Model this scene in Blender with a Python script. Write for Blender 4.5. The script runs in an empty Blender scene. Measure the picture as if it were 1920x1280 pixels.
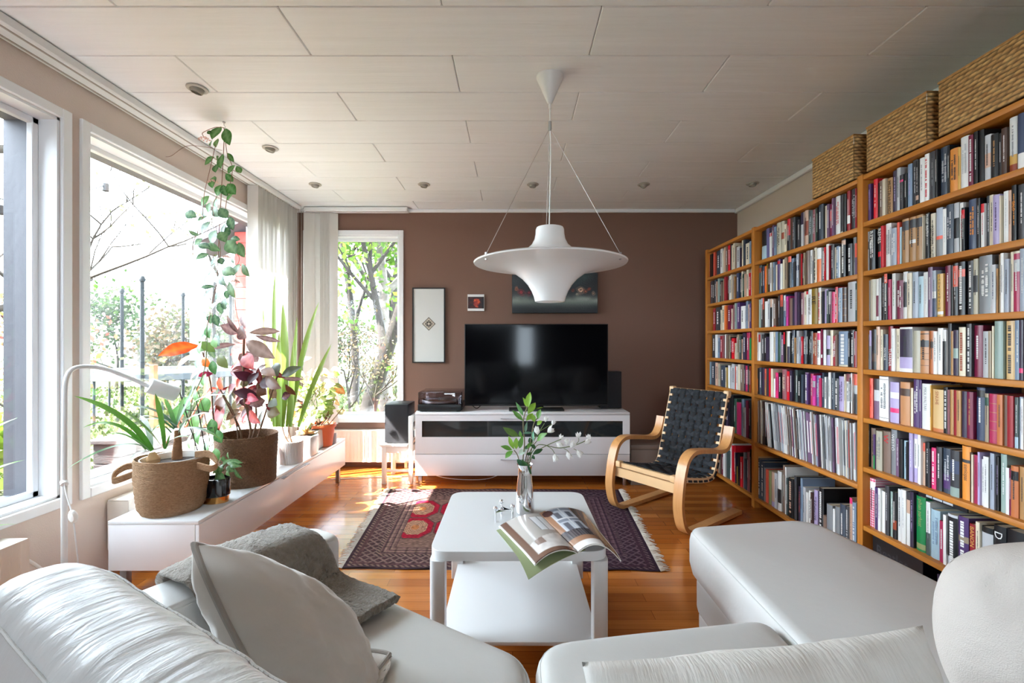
import bpy, bmesh, math, random
from mathutils import Vector as V, Matrix, noise as mnoise
sc = bpy.context.scene
COL = sc.collection
F, CX, CY, CZ = 853.33, 961.0, 644.0, 1.195
PI = math.pi
def P(px, py, y):
    return V(((px - CX) * y / F, y, CZ - (py - CY) * y / F))
def lin(c):
    out = []
    for v in c[:3]:
        v = v / 255.0
        out.append(v / 12.92 if v <= 0.04045 else ((v + 0.055) / 1.055) ** 2.4)
    return (out[0], out[1], out[2], 1.0)
MATS = {}
def mat(name, rgb, rough=0.5, metal=0.0, spec=0.5, bump=None, var=None, trans=0.0, transl=0.0, coat=0.0,
        attr=None, rnd=0.0, sheen=0.0, emit=None, ior=1.45, rvar=0.0):
    """bump=(scale xyz, strength, detail); var=(rgb2, scale xyz, contrast); all patterns in object space."""
    if name in MATS: return MATS[name]
    m = bpy.data.materials.new(name); m.use_nodes = True
    nt = m.node_tree; N = nt.nodes; L = nt.links
    bs = N['Principled BSDF']; out = N['Material Output']
    bs.inputs['Base Color'].default_value = lin(rgb)
    bs.inputs['Roughness'].default_value = rough
    bs.inputs['Metallic'].default_value = metal
    bs.inputs['Specular IOR Level'].default_value = spec
    bs.inputs['IOR'].default_value = ior
    bs.inputs['Coat Weight'].default_value = coat
    bs.inputs['Coat Roughness'].default_value = 0.15
    bs.inputs['Sheen Weight'].default_value = sheen
    bs.inputs['Transmission Weight'].default_value = trans
    tc = None
    def coords(scale):
        nonlocal tc
        if tc is None: tc = N.new('ShaderNodeTexCoord')
        mp = N.new('ShaderNodeMapping'); mp.inputs['Scale'].default_value = scale
        L.new(tc.outputs['Object'], mp.inputs['Vector']); return mp.outputs['Vector']
    col = None
    if attr:
        a = N.new('ShaderNodeAttribute'); a.attribute_name = attr; col = a.outputs['Color']
    if var:
        rgb2, scale, con = var
        nz = N.new('ShaderNodeTexNoise'); nz.inputs['Scale'].default_value = 1.0; nz.inputs['Detail'].default_value = 5
        L.new(coords(scale), nz.inputs['Vector'])
        rp = N.new('ShaderNodeValToRGB'); rp.color_ramp.elements[0].position = 0.5 - 0.5 / con; rp.color_ramp.elements[1].position = 0.5 + 0.5 / con
        rp.color_ramp.elements[0].color = lin(rgb2); rp.color_ramp.elements[1].color = lin(rgb)
        L.new(nz.outputs['Fac'], rp.inputs['Fac'])
        if col is None: col = rp.outputs['Color']
        else:
            mx = N.new('ShaderNodeMix'); mx.data_type = 'RGBA'; mx.blend_type = 'MULTIPLY'; mx.inputs[0].default_value = 1.0
            L.new(col, mx.inputs[6]); L.new(rp.outputs['Color'], mx.inputs[7]); col = mx.outputs[2]
    if rnd:
        oi = N.new('ShaderNodeObjectInfo')
        mr = N.new('ShaderNodeMapRange'); mr.inputs[3].default_value = 1 - rnd; mr.inputs[4].default_value = 1 + rnd
        L.new(oi.outputs['Random'], mr.inputs[0])
        hs = N.new('ShaderNodeHueSaturation'); L.new(mr.outputs[0], hs.inputs['Value'])
        if col is None: hs.inputs['Color'].default_value = lin(rgb)
        else: L.new(col, hs.inputs['Color'])
        col = hs.outputs['Color']
    if col is not None: L.new(col, bs.inputs['Base Color'])
    if bump:
        scale, st, det = bump
        nz = N.new('ShaderNodeTexNoise'); nz.inputs['Scale'].default_value = 1.0; nz.inputs['Detail'].default_value = det
        L.new(coords(scale), nz.inputs['Vector'])
        bp = N.new('ShaderNodeBump'); bp.inputs['Strength'].default_value = st; bp.inputs['Distance'].default_value = 0.01
        L.new(nz.outputs['Fac'], bp.inputs['Height']); L.new(bp.outputs['Normal'], bs.inputs['Normal'])
    if emit:
        bs.inputs['Emission Color'].default_value = lin(emit[0]); bs.inputs['Emission Strength'].default_value = emit[1]
    if transl:
        tl = N.new('ShaderNodeBsdfTranslucent'); mx = N.new('ShaderNodeMixShader'); mx.inputs[0].default_value = transl
        if col is not None: L.new(col, tl.inputs['Color'])
        else: tl.inputs['Color'].default_value = lin(rgb)
        L.new(bs.outputs[0], mx.inputs[1]); L.new(tl.outputs[0], mx.inputs[2]); L.new(mx.outputs[0], out.inputs['Surface'])
    MATS[name] = m
    return m
def glass_mat(name, tint=(255, 255, 255), refl=0.06, rough=0.0, alpha=0.0, acol=(40, 40, 45)):
    """thin clear pane: mostly transparent, some mirror reflection, optional tinted veil"""
    if name in MATS: return MATS[name]
    m = bpy.data.materials.new(name); m.use_nodes = True
    nt = m.node_tree; N = nt.nodes; L = nt.links; N.remove(N['Principled BSDF'])
    tr = N.new('ShaderNodeBsdfTransparent'); tr.inputs[0].default_value = lin(tint)
    gl = N.new('ShaderNodeBsdfGlossy'); gl.inputs['Roughness'].default_value = rough
    lw = N.new('ShaderNodeLayerWeight'); lw.inputs['Blend'].default_value = .5
    pw = N.new('ShaderNodeMath'); pw.operation = 'POWER'; pw.inputs[1].default_value = 5; L.new(lw.outputs['Facing'], pw.inputs[0])
    fr = N.new('ShaderNodeMath'); fr.operation = 'MULTIPLY_ADD'; fr.inputs[1].default_value = .85; fr.inputs[2].default_value = refl*.6; L.new(pw.outputs[0], fr.inputs[0])
    mx = N.new('ShaderNodeMixShader'); L.new(fr.outputs[0], mx.inputs[0]); L.new(tr.outputs[0], mx.inputs[1]); L.new(gl.outputs[0], mx.inputs[2])
    last = mx.outputs[0]
    if alpha:
        df = N.new('ShaderNodeBsdfDiffuse'); df.inputs[0].default_value = lin(acol)
        m2 = N.new('ShaderNodeMixShader'); m2.inputs[0].default_value = alpha
        L.new(last, m2.inputs[1]); L.new(df.outputs[0], m2.inputs[2]); last = m2.outputs[0]
    L.new(last, N['Material Output'].inputs['Surface'])
    MATS[name] = m
    return m
ORG = {}
class MB:
    def __init__(s): s.v = []; s.f = []; s.mi = []; s.col = None
    def add(s, vs, fs, mi=0):
        o = len(s.v); s.v += [V(p) for p in vs]
        for f in fs: s.f.append(tuple(o + i for i in f)); s.mi.append(mi)
        return s
    def box(s, x0, x1, y0, y1, z0, z1, mi=0):
        return s.add([(x0,y0,z0),(x1,y0,z0),(x1,y1,z0),(x0,y1,z0),(x0,y0,z1),(x1,y0,z1),(x1,y1,z1),(x0,y1,z1)],
                     [(0,3,2,1),(4,5,6,7),(0,1,5,4),(1,2,6,5),(2,3,7,6),(3,0,4,7)], mi)
    def rbox(s, x0, x1, y0, y1, z0, z1, r=0.004, seg=2, mi=0, M=None):
        bm = bmesh.new(); bmesh.ops.create_cube(bm, size=1.0)
        for v in bm.verts:
            v.co = V(((x0+x1)/2 + v.co.x*(x1-x0), (y0+y1)/2 + v.co.y*(y1-y0), (z0+z1)/2 + v.co.z*(z1-z0)))
        r = min(r, .49*min(x1-x0, y1-y0, z1-z0))
        bmesh.ops.bevel(bm, geom=list(bm.edges), offset=r, offset_type='OFFSET', segments=seg, profile=0.5, affect='EDGES', clamp_overlap=True)
        if M is not None: bmesh.ops.transform(bm, matrix=M, verts=bm.verts)
        s.bm(bm, mi); return s
    def bm(s, bm, mi=0):
        bm.verts.ensure_lookup_table(); bm.verts.index_update()
        s.add([v.co.copy() for v in bm.verts], [tuple(v.index for v in f.verts) for f in bm.faces], mi); bm.free()
    def quad(s, a, b, c, d, mi=0): return s.add([a,b,c,d], [(0,1,2,3)], mi)
    def tube(s, pts, r, n=8, mi=0, caps=True, closed=False):
        pts = [V(p) for p in pts]; m = len(pts)
        rs = r if isinstance(r, (list, tuple)) else [r]*m
        T = []
        for i in range(m):
            if closed: t = pts[(i+1) % m] - pts[i-1]
            else: t = pts[min(i+1, m-1)] - pts[max(i-1, 0)]
            T.append(t.normalized() if t.length > 1e-9 else V((0,0,1)))
        up = V((0,0,1)) if abs(T[0].z) < .9 else V((1,0,0))
        nrm = T[0].cross(up).normalized(); vs = []; fs = []
        for i in range(m):
            nrm = (nrm - T[i]*nrm.dot(T[i])); nrm = nrm.normalized() if nrm.length > 1e-6 else T[i].orthogonal().normalized()
            b = T[i].cross(nrm)
            for k in range(n):
                a = 2*PI*k/n; vs.append(pts[i] + (nrm*math.cos(a) + b*math.sin(a))*rs[i])
        for i in range(m if closed else m-1):
            j = (i+1) % m
            for k in range(n):
                l = (k+1) % n; fs.append((i*n+k, i*n+l, j*n+l, j*n+k))
        if caps and not closed:
            fs.append(tuple(range(n-1, -1, -1))); fs.append(tuple((m-1)*n+k for k in range(n)))
        return s.add(vs, fs, mi)
    def lathe(s, prof, c=(0,0,0), n=32, mi=0, sx=1.0, sy=1.0, M=None, capb=True, capt=True):
        c = V(c); vs = []; fs = []; m = len(prof)
        for r, z in prof:
            for k in range(n):
                a = 2*PI*k/n; p = V((r*math.cos(a)*sx, r*math.sin(a)*sy, z))
                vs.append((M @ p if M is not None else p) + c)
        for i in range(m-1):
            for k in range(n):
                l = (k+1) % n; fs.append((i*n+k, i*n+l, (i+1)*n+l, (i+1)*n+k))
        if capb and prof[0][0] > 1e-5: fs.append(tuple(range(n-1, -1, -1)))
        if capt and prof[-1][0] > 1e-5: fs.append(tuple((m-1)*n+k for k in range(n)))
        return s.add(vs, fs, mi)
    def prism(s, poly, z0, z1, mi=0, M=None):
        n = len(poly); vs = [V((x,y,z0)) for x,y in poly] + [V((x,y,z1)) for x,y in poly]
        if M is not None: vs = [M @ v for v in vs]
        return s.add(vs, [tuple(range(n-1,-1,-1)), tuple(range(n,2*n))] + [(i,(i+1)%n,n+(i+1)%n,n+i) for i in range(n)], mi)
    def grid(s, fn, nu, nv, mi=0, closeu=False):
        vs = [fn(i/(nu if closeu else nu), j/nv) for i in range(nu + (0 if closeu else 1)) for j in range(nv+1)]
        W = nv+1; fs = []; R = nu if closeu else nu+1
        for i in range(nu):
            for j in range(nv):
                k = (i+1) % R; fs.append((i*W+j, k*W+j, k*W+j+1, i*W+j+1))
        return s.add(vs, fs, mi)
    def rsweep(s, pts, wdir, w, th, mi=0):
        """rectangular section swept along a path: w along wdir, th across in-plane"""
        pts = [V(p) for p in pts]; wdir = V(wdir).normalized(); vs = []; fs = []; m = len(pts)
        for i in range(m):
            t = (pts[min(i+1,m-1)] - pts[max(i-1,0)]).normalized(); nn = t.cross(wdir).normalized()
            for a, b in ((-1,-1),(1,-1),(1,1),(-1,1)): vs.append(pts[i] + wdir*(a*w/2) + nn*(b*th/2))
        for i in range(m-1):
            for k in range(4): fs.append((i*4+k, i*4+(k+1)%4, (i+1)*4+(k+1)%4, (i+1)*4+k))
        fs += [(3,2,1,0), tuple((m-1)*4+k for k in range(4))]
        return s.add(vs, fs, mi)
    def build(s, name, m, parent=None, smooth=35, org=None, local=False, solid=0):
        me = bpy.data.meshes.new(name)
        ms = m if isinstance(m, (list, tuple)) else [m]
        if local: o0 = V((0,0,0))
        elif parent is not None: o0 = ORG[parent.name]
        elif org is not None: o0 = V(org)
        else:
            xs = [p.x for p in s.v]; ys = [p.y for p in s.v]; zs = [p.z for p in s.v]
            o0 = V(((min(xs)+max(xs))/2, (min(ys)+max(ys))/2, min(zs)))
        me.from_pydata([tuple(p - o0) for p in s.v], [], s.f)
        for x in ms: me.materials.append(x)
        if any(s.mi): me.polygons.foreach_set('material_index', s.mi)
        if s.col:
            ca = me.color_attributes.new('Col', 'FLOAT_COLOR', 'POINT')
            ca.data.foreach_set('color', [x for c in s.col for x in c])
        me.validate(); me.update()
        bm = bmesh.new(); bm.from_mesh(me); bmesh.ops.recalc_face_normals(bm, faces=bm.faces); bm.to_mesh(me); bm.free()
        if smooth:
            me.polygons.foreach_set('use_smooth', [True]*len(me.polygons))
            me.set_sharp_from_angle(angle=math.radians(smooth))
        o = bpy.data.objects.new(name, me); COL.objects.link(o)
        if parent is not None: o.parent = parent
        else: o.location = o0
        ORG[o.name] = o0
        if solid:
            md = o.modifiers.new('thick', 'SOLIDIFY'); md.thickness = solid; md.offset = 0
        return o
def tag(o, label, cat, group=None, kind=None):
    if label: o['label'] = label
    if cat: o['category'] = cat
    if group: o['group'] = group
    if kind: o['kind'] = kind
    return o
def thing(name, label, cat, loc=(0,0,0), rz=0.0, group=None):
    o = bpy.data.objects.new(name, None); COL.objects.link(o); o.location = loc; o.rotation_euler = (0,0,rz)
    o.empty_display_size = .1; ORG[o.name] = V(loc)
    return tag(o, label, cat, group)
def struct(o): o['kind'] = 'structure'; return o
def copy_tree(o, parent=None):
    c = o.copy(); COL.objects.link(c); c.parent = parent
    for ch in [x for x in COL.objects if x.parent == o]: copy_tree(ch, c)
    return c
def bez(a, b, c, n=10):
    a, b, c = V(a), V(b), V(c)
    return [a*(1-t)**2 + b*2*t*(1-t) + c*t*t for t in [i/n for i in range(n+1)]]
def smoothpath(pts, n=5):
    """Catmull-Rom through pts"""
    pts = [V(p) for p in pts]; out = []
    for i in range(len(pts)-1):
        p0 = pts[max(i-1,0)]; p1 = pts[i]; p2 = pts[i+1]; p3 = pts[min(i+2,len(pts)-1)]
        for k in range(n):
            t = k/n
            out.append(.5*((2*p1) + (p2-p0)*t + (2*p0-5*p1+4*p2-p3)*t*t + (3*p1-p0-3*p2+p3)*t**3))
    out.append(pts[-1]); return out
_font = {}
def text_mesh(txt):
    """outline text as (verts 2D, faces), unit cap height roughly 0.7, left-bottom at origin"""
    if txt in _font: return _font[txt]
    cu = bpy.data.curves.new('t', 'FONT'); cu.body = txt; cu.resolution_u = 2
    o = bpy.data.objects.new('t', cu); COL.objects.link(o)
    dg = bpy.context.evaluated_depsgraph_get(); me = bpy.data.meshes.new_from_object(o.evaluated_get(dg))
    vs = [(v.co.x, v.co.y) for v in me.vertices]; fs = [tuple(p.vertices) for p in me.polygons]
    bpy.data.objects.remove(o); bpy.data.curves.remove(cu); bpy.data.meshes.remove(me)
    if vs:
        x0 = min(v[0] for v in vs); y0 = min(v[1] for v in vs); x1 = max(v[0] for v in vs); y1 = max(v[1] for v in vs)
        vs = [((x-x0)/(x1-x0), (y-y0)/(y1-y0)) for x, y in vs]
    _font[txt] = (vs, fs, (x1-x0)/(y1-y0))
    return _font[txt]
def put_text(mb, txt, o, ex, ey, mi=0):
    """text mapped on the parallelogram o + u*ex + v*ey"""
    vs, fs, _ = text_mesh(txt); o, ex, ey = V(o), V(ex), V(ey)
    mb.add([o + ex*u + ey*v for u, v in vs], fs, mi)
R = random.Random(7)
EXPOSURE = 2.52; SKY = 5.0; SUN = 14.0; SUNDIR = (1.0, .42, -1.3)
# ------------------------------------------------------------------ camera, world, render look
cam = bpy.data.cameras.new('camera'); camo = bpy.data.objects.new('camera', cam); COL.objects.link(camo)
cam.sensor_width = 36; cam.lens = 36*F/1920; cam.shift_x = -1/1920; cam.shift_y = 4/1920; cam.clip_start = .02; cam.clip_end = 300
camo.location = (0, 0, CZ); camo.rotation_euler = (PI/2, 0, 0); sc.camera = camo
vs = sc.view_settings; vs.view_transform = 'Standard'; vs.look = 'None'; vs.gamma = 1.0; vs.use_curve_mapping = False
vs.exposure = EXPOSURE
w = bpy.data.worlds.new('sky'); sc.world = w; w.use_nodes = True
bg = w.node_tree.nodes['Background']; bg.inputs[0].default_value = (0.75, 0.885, 1.0, 1); bg.inputs[1].default_value = SKY
sl = bpy.data.lights.new('sun', 'SUN'); so = bpy.data.objects.new('sun', sl); COL.objects.link(so)
sl.energy = SUN; sl.angle = math.radians(.6); sl.color = (1, .97, .93)
so.rotation_euler = V(SUNDIR).to_track_quat('-Z', 'Y').to_euler(); so.location = (-6, -3, 8)
try:
    sc.cycles.max_bounces = 10; sc.cycles.diffuse_bounces = 5; sc.cycles.glossy_bounces = 4; sc.cycles.transmission_bounces = 6
    sc.cycles.transparent_max_bounces = 12; sc.cycles.caustics_reflective = False; sc.cycles.caustics_refractive = False
    sc.cycles.sample_clamp_indirect = 6.0
except Exception: pass
# ------------------------------------------------------------------ room shell
XL, XR, YB, YR, ZC = -2.12, 2.19, 4.434, -2.6, 2.5
M_white = mat('white_paint', (232, 231, 228), .45)
M_trim = mat('trim_white', (232, 233, 235), .4)
M_wl = mat('taupe_paint', (216, 200, 190), .75, bump=((220,220,220), .12, 2))
M_wb = mat('brown_paint', (124, 93, 79), .72, bump=((240,240,240), .18, 2))
M_wr = mat('beige_paint', (212, 198, 186), .75, bump=((220,220,220), .12, 2))
M_ceil = mat('ceiling_panel', (236, 238, 239), .5, bump=((5, 60, 60), .25, 5), var=((225, 227, 227), (1.2, 26, 26), 1.4))
M_gap = mat('gap_dark', (120, 112, 104), .8)
# floor: 3-strip parquet, boards along x
mf = bpy.data.materials.new('oak_parquet'); mf.use_nodes = True
nt = mf.node_tree; N = nt.nodes; L = nt.links; bs = N['Principled BSDF']
tc = N.new('ShaderNodeTexCoord'); br = N.new('ShaderNodeTexBrick'); L.new(tc.outputs['Object'], br.inputs['Vector'])
br.inputs['Color1'].default_value = lin((205, 128, 58)); br.inputs['Color2'].default_value = lin((166, 92, 36)); br.inputs['Mortar'].default_value = lin((120, 62, 22))
br.inputs['Scale'].default_value = 1; br.inputs['Brick Width'].default_value = .62; br.inputs['Row Height'].default_value = .068
br.inputs['Mortar Size'].default_value = .0011; br.offset = .37; br.inputs['Bias'].default_value = 0
mp = N.new('ShaderNodeMapping'); mp.inputs['Scale'].default_value = (3, 60, 1); L.new(tc.outputs['Object'], mp.inputs['Vector'])
nz = N.new('ShaderNodeTexNoise'); nz.inputs['Scale'].default_value = 1; nz.inputs['Detail'].default_value = 6; L.new(mp.outputs[0], nz.inputs['Vector'])
rp = N.new('ShaderNodeValToRGB'); rp.color_ramp.elements[0].color = (.72, .68, .62, 1); rp.color_ramp.elements[1].color = (1.12, 1.1, 1.08, 1); L.new(nz.outputs['Fac'], rp.inputs['Fac'])
mx = N.new('ShaderNodeMix'); mx.data_type = 'RGBA'; mx.blend_type = 'MULTIPLY'; mx.inputs[0].default_value = 1
L.new(br.outputs['Color'], mx.inputs[6]); L.new(rp.outputs['Color'], mx.inputs[7]); L.new(mx.outputs[2], bs.inputs['Base Color'])
bs.inputs['Roughness'].default_value = .2; bs.inputs['Coat Weight'].default_value = .35; bs.inputs['Coat Roughness'].default_value = .12
b = MB(); b.box(XL-.24, XR+.2, YR-.2, YB+.24, -.15, 0)
struct(b.build('floor', mf, smooth=0, org=(0,0,0)))
# ceiling: real panels in half bond, 1.26 x 0.301 m
b = MB(); b.box(XL-.24, XR+.2, YR-.2, YB+.24, ZC+.014, ZC+.15, 1)
row = -14
while True:
    y0 = 1.764 + .301*row
    if y0 > YB: break
    off = -.912 + (.639 if row % 2 else 0)
    k = -3
    while off + 1.26*k < XR:
        x0 = off + 1.26*k; x1 = x0 + 1.26
        a0, a1, c0, c1 = max(x0, XL), min(x1, XR), max(y0, YR), min(y0+.301, YB)
        if a1-a0 > .02 and c1-c0 > .02: b.rbox(a0+.0012, a1-.0012, c0+.0012, c1-.0012, ZC, ZC+.014, .0042, 1)
        k += 1
    row += 1
struct(b.build('ceiling', [M_ceil, M_gap], smooth=20, org=(0,0,0)))
ZW0, ZW1 = .475, 2.25
WIN_L = [(1.28, 2.13), (2.27, 4.06)]      # openings in the left wall (y range)
T = .24
def wall_with_openings(name, m, axis, pos, out, a0, a1, ops, z0=ZW0, z1=ZW1):
    b = MB()
    def put(u0, u1, v0, v1):
        if u1-u0 < 1e-4: return
        if axis == 'x': b.box(min(pos, out), max(pos, out), u0, u1, v0, v1)
        else: b.box(u0, u1, min(pos, out), max(pos, out), v0, v1)
    cur = a0
    for o0, o1 in ops:
        put(cur, o0, 0, ZC); put(o0, o1, 0, z0); put(o0, o1, z1, ZC); cur = o1
    put(cur, a1, 0, ZC)
    return struct(b.build(name, m, smooth=0))
wall_with_openings('wall_left', M_wl, 'x', XL, XL-T, YR, YB, WIN_L)
XB0, XB1 = -1.99, -1.105
wall_with_openings('wall_back', M_wb, 'y', YB, YB+T, XL-T, XR+.15, [(XB0, XB1)])
b = MB(); b.box(XR, XR+.15, YR, YB, 0, ZC); struct(b.build('wall_right', M_wr, smooth=0))
mrw = mat('rear_paint', (92, 76, 66), .75); b = MB()
for q in ((XL-T, .08, 0, 1.76), (.08, .50, 0, .68), (.08, .50, 1.66, 1.76), (.50, XR+.15, 0, 1.76), (XL-T, XR+.15, 2.36, ZC), (XL-T, -1.0, 1.76, 2.36), (.5, XR+.15, 1.76, 2.36)): b.box(q[0], q[1], YR-T, YR, q[2], q[3])
struct(b.build('wall_rear', mrw, smooth=0))
M_pane = glass_mat('window_glass')
M_outer = mat('outer_cladding', (92, 92, 98), .6, bump=((40,40,40), .2, 4))
M_alu = mat('alu_frame', (120, 122, 128), .35, .6)
def portal(loc, sx, sz, rot):
    l = bpy.data.lights.new('window_daylight', 'AREA'); l.shape = 'RECTANGLE'; l.size = sx; l.size_y = sz; l.cycles.is_portal = True
    o = bpy.data.objects.new('window_daylight', l); COL.objects.link(o); o.location = loc; o.rotation_euler = rot
def window(n, axis, pos, sgn, a0, a1, z0=ZW0, z1=ZW1, tw=.046):
    """axis 'x': wall plane x=pos, outside towards sgn; a0..a1 along the wall"""
    def bx(b, u0, u1, d0, d1, v0, v1, mi=0, r=0):
        e0, e1 = sorted((pos + sgn*d0, pos + sgn*d1))
        if axis == 'x': b.rbox(e0, e1, u0, u1, v0, v1, r, 1, mi) if r else b.box(e0, e1, u0, u1, v0, v1, mi)
        else: b.rbox(u0, u1, e0, e1, v0, v1, r, 1, mi) if r else b.box(u0, u1, e0, e1, v0, v1, mi)
    b = MB()                                           # casing on the wall + lining in the opening
    for u0, u1, v0, v1 in ((a0-tw, a0, z0-tw, z1+tw), (a1, a1+tw, z0-tw, z1+tw), (a0, a1, z1, z1+tw), (a0, a1, z0-tw, z0)):
        bx(b, u0, u1, -.018, .0, v0, v1, 0, .003)
    t = .012
    for u0, u1, v0, v1 in ((a0, a0+t, z0, z1), (a1-t, a1, z0, z1), (a0, a1, z1-t, z1), (a0, a1, z0, z0+t)):
        bx(b, u0, u1, 0, .1149, v0, v1)
    root = b.build(f'window_{n}', M_trim, smooth=20); struct(root)
    b = MB(); s = .028
    for u0, u1, v0, v1 in ((a0+t, a0+t+s, z0+t, z1-t), (a1-t-s, a1-t, z0+t, z1-t), (a0+t, a1-t, z1-t-s, z1-t), (a0+t, a1-t, z0+t, z0+t+s)):
        bx(b, u0, u1, .085, .115, v0, v1, 0, .003)
    b.build('window_frame', M_trim, root, smooth=20)
    b = MB(); bx(b, a0+t+s, a1-t-s, .097, .101, z0+t+s, z1-t-s); b.build('window_pane', M_pane, root, smooth=0)
    b = MB()
    for u0, u1, v0, v1 in ((a0, a0+t, z0, z1), (a1-t, a1, z0, z1), (a0, a1, z1-t, z1), (a0, a1, z0, z0+t)):
        bx(b, u0, u1, .115, T+.01, v0, v1)
    b.build('outer_reveal', M_outer, root, smooth=0)
    c = (a0+a1)/2; zc = (z0+z1)/2; d = pos + sgn*.2
    if axis == 'x': portal((d, c, zc), z1-z0, a1-a0, (0, PI/2*sgn, 0))
    else: portal((c, d, zc), a1-a0, z1-z0, (-PI/2*sgn, 0, 0))
    return root
window(1, 'x', XL, -1, *WIN_L[0]); window(2, 'x', XL, -1, *WIN_L[1]); window(3, 'y', YB, 1, XB0, XB1)
window(4, 'y', YR, -1, .08, .50, .68, 1.66)
window(5, 'y', YR, -1, -1.0, .5, 1.76, 2.36)  # unseen high opening added in the rear wall for fill light
# cornices
b = MB(); b.rbox(XR-.03, XR, YR, YB, ZC-.04, ZC, .006, 1); struct(b.build('trim_1', M_trim, smooth=20))
b = MB(); b.rbox(XL, XR-.03, YB-.025, YB, ZC-.032, ZC, .006, 1); struct(b.build('trim_2', M_trim, smooth=20))
# ------------------------------------------------------------------ ceiling spots
M_spot = mat('spot_white', (176, 172, 164), .35); M_spotd = mat('spot_inner', (70, 66, 58), .3, .7)
M_lens = mat('spot_lens', (190, 190, 180), .1, .2)
spots = [((370,165), 'white recessed ceiling spotlight nearest the camera, above the first window'), ((507,277), 'white recessed ceiling spotlight behind the hanging plant hook, second in the window-side row'),
         ((591,345), 'white ceiling spotlight in the far row, beside the window blind corner'), ((795,345), 'white ceiling spotlight in the far row above the tall framed print'),
         ((999,345), 'white ceiling spotlight in the far row, seen just beside the pendant cord'), ((1207,345), 'white tilted ceiling spotlight in the far row, its lens turned towards the painting'),
         ((1411,343), 'white ceiling spotlight in the far row, nearest the bookcase wall')]
for i, ((px, py), lab) in enumerate(spots):
    y = 1.305*F/(CY-py); c = P(px, py, y); c.z = ZC
    t = thing('ceiling_spotlight', lab, 'ceiling light', c, 0, 'recessed spotlights in the ceiling')
    tilt = [.25, .2, .1, .1, .1, .6, .1][i]
    b = MB(); b.lathe([(.030, .002), (.046, .0), (.05, -.004), (.047, -.008), (.036, -.010), (.030, -.006)], c, 28); b.build('trim_ring', M_spot, t)
    Mt = Matrix.Rotation(tilt, 4, 'Y')
    b = MB(); b.lathe([(.033, 0), (.031, -.014), (.027, -.024), (.024, -.026), (.022, -.018), (.015, -.012), (.001, -.01)], c, 24, M=Mt); b.build('housing', mat('spot_housing', (150, 146, 136), .35, .3), t)
    b = MB(); b.lathe([(.021, -.0205), (.012, -.0215), (.0005, -.022)], c, 20, M=Mt); b.build('lens', M_lens if i != 0 else M_spotd, t)
# ------------------------------------------------------------------ blinds
M_rail = mat('rail_white', (226, 226, 224), .3); M_slat = mat('blind_fabric', (214, 210, 204), .8, transl=.03, bump=((8, 8, 300), .1, 2))
M_chain = mat('chain_grey', (170, 160, 150), .5)
def blind(name, label, rail, slats, zt, zb, axis, chains, grp='vertical blinds at the windows'):
    t = thing('vertical_blind', label, 'blind', (rail[0], rail[2], rail[4]), 0, grp)
    b = MB(); b.rbox(*rail, .004, 1)
    b.build('headrail', M_rail, t, smooth=20)
    b = MB()
    if axis == 'x': b.box(rail[0]+.022, rail[0]+.03, rail[2]+.01, rail[3]-.01, rail[4]-.004, rail[4]+.004); b.box(rail[1]-.03, rail[1]-.022, rail[2]+.01, rail[3]-.01, rail[4]-.004, rail[4]+.004)
    else: b.box(rail[0]+.01, rail[1]-.01, rail[2]+.02, rail[2]+.028, rail[4]-.004, rail[4]+.004)
    b.build('track_groove', M_chain, t, smooth=0)
    for (x, y, ang, wd) in slats:
        b = MB(); dx, dy = math.cos(ang)*wd/2, math.sin(ang)*wd/2; n = V((-math.sin(ang), math.cos(ang), 0))
        b.grid(lambda u, v: V((x + dx*(2*u-1), y + dy*(2*u-1), zt + (zb-zt)*v)) + n*.006*math.sin(PI*u), 4, 6)
        b.build('slat', M_slat, t)
    for (x, y) in chains:
        b = MB(); b.tube([(x, y, zt+.02), (x, y, .75)], .0022, 6); b.tube([(x+.02, y, zt+.02), (x+.02, y, .75)], .0022, 6); b.tube(bez((x, y, .75), (x+.01, y, .70), (x+.02, y, .75), 6), .0022, 6)
        b.build('pull_chain', M_chain, t)
xl = -2.055
sl_ = [(xl, 3.60 + i*.031 + (.03 if i > 9 else 0) + (.03 if i > 17 else 0), .02 + .4*((i*37) % 5)/5, .085) for i in range(20)]
blind('l', 'long white vertical blind of the big window, its slats stacked by the corner', (-2.115, -2.0, .2, 4.30, ZC-.045, ZC-.004), sl_, ZC-.05, .30, 'x', [(xl+.03, 4.26)])
yb = 4.375
sb_ = [(-1.945, yb-.02, .1, .10), (-1.87, yb, .2, .12)] + [(-1.81 + i*.0135, yb-.004*(i % 2), .62 + .12*(i % 3), .08) for i in range(8)]
blind('b', 'short white vertical blind on the brown wall, slats bunched beside the narrow window', (-1.985, -1.0, 4.32, 4.405, ZC-.045, ZC-.006), sb_, ZC-.05, .42, 'y', [(-2.03, yb)])
# ================================================================== furniture
M_lac = mat('white_lacquer', (226, 224, 226), .28, coat=.2)
M_blk = mat('black_plastic', (18, 18, 20), .4); M_blkg = mat('black_gloss', (6, 6, 9), .09, spec=.22)
M_chr = mat('chrome', (225, 225, 228), .07, 1.0); M_steel = mat('brushed_steel', (178, 178, 182), .28, 1.0)
M_smoke = glass_mat('smoked_glass', (206, 202, 208), .1); M_dglass = glass_mat('cabinet_glass', (95, 100, 102), .12, .05, .35, (70, 76, 78))
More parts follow.
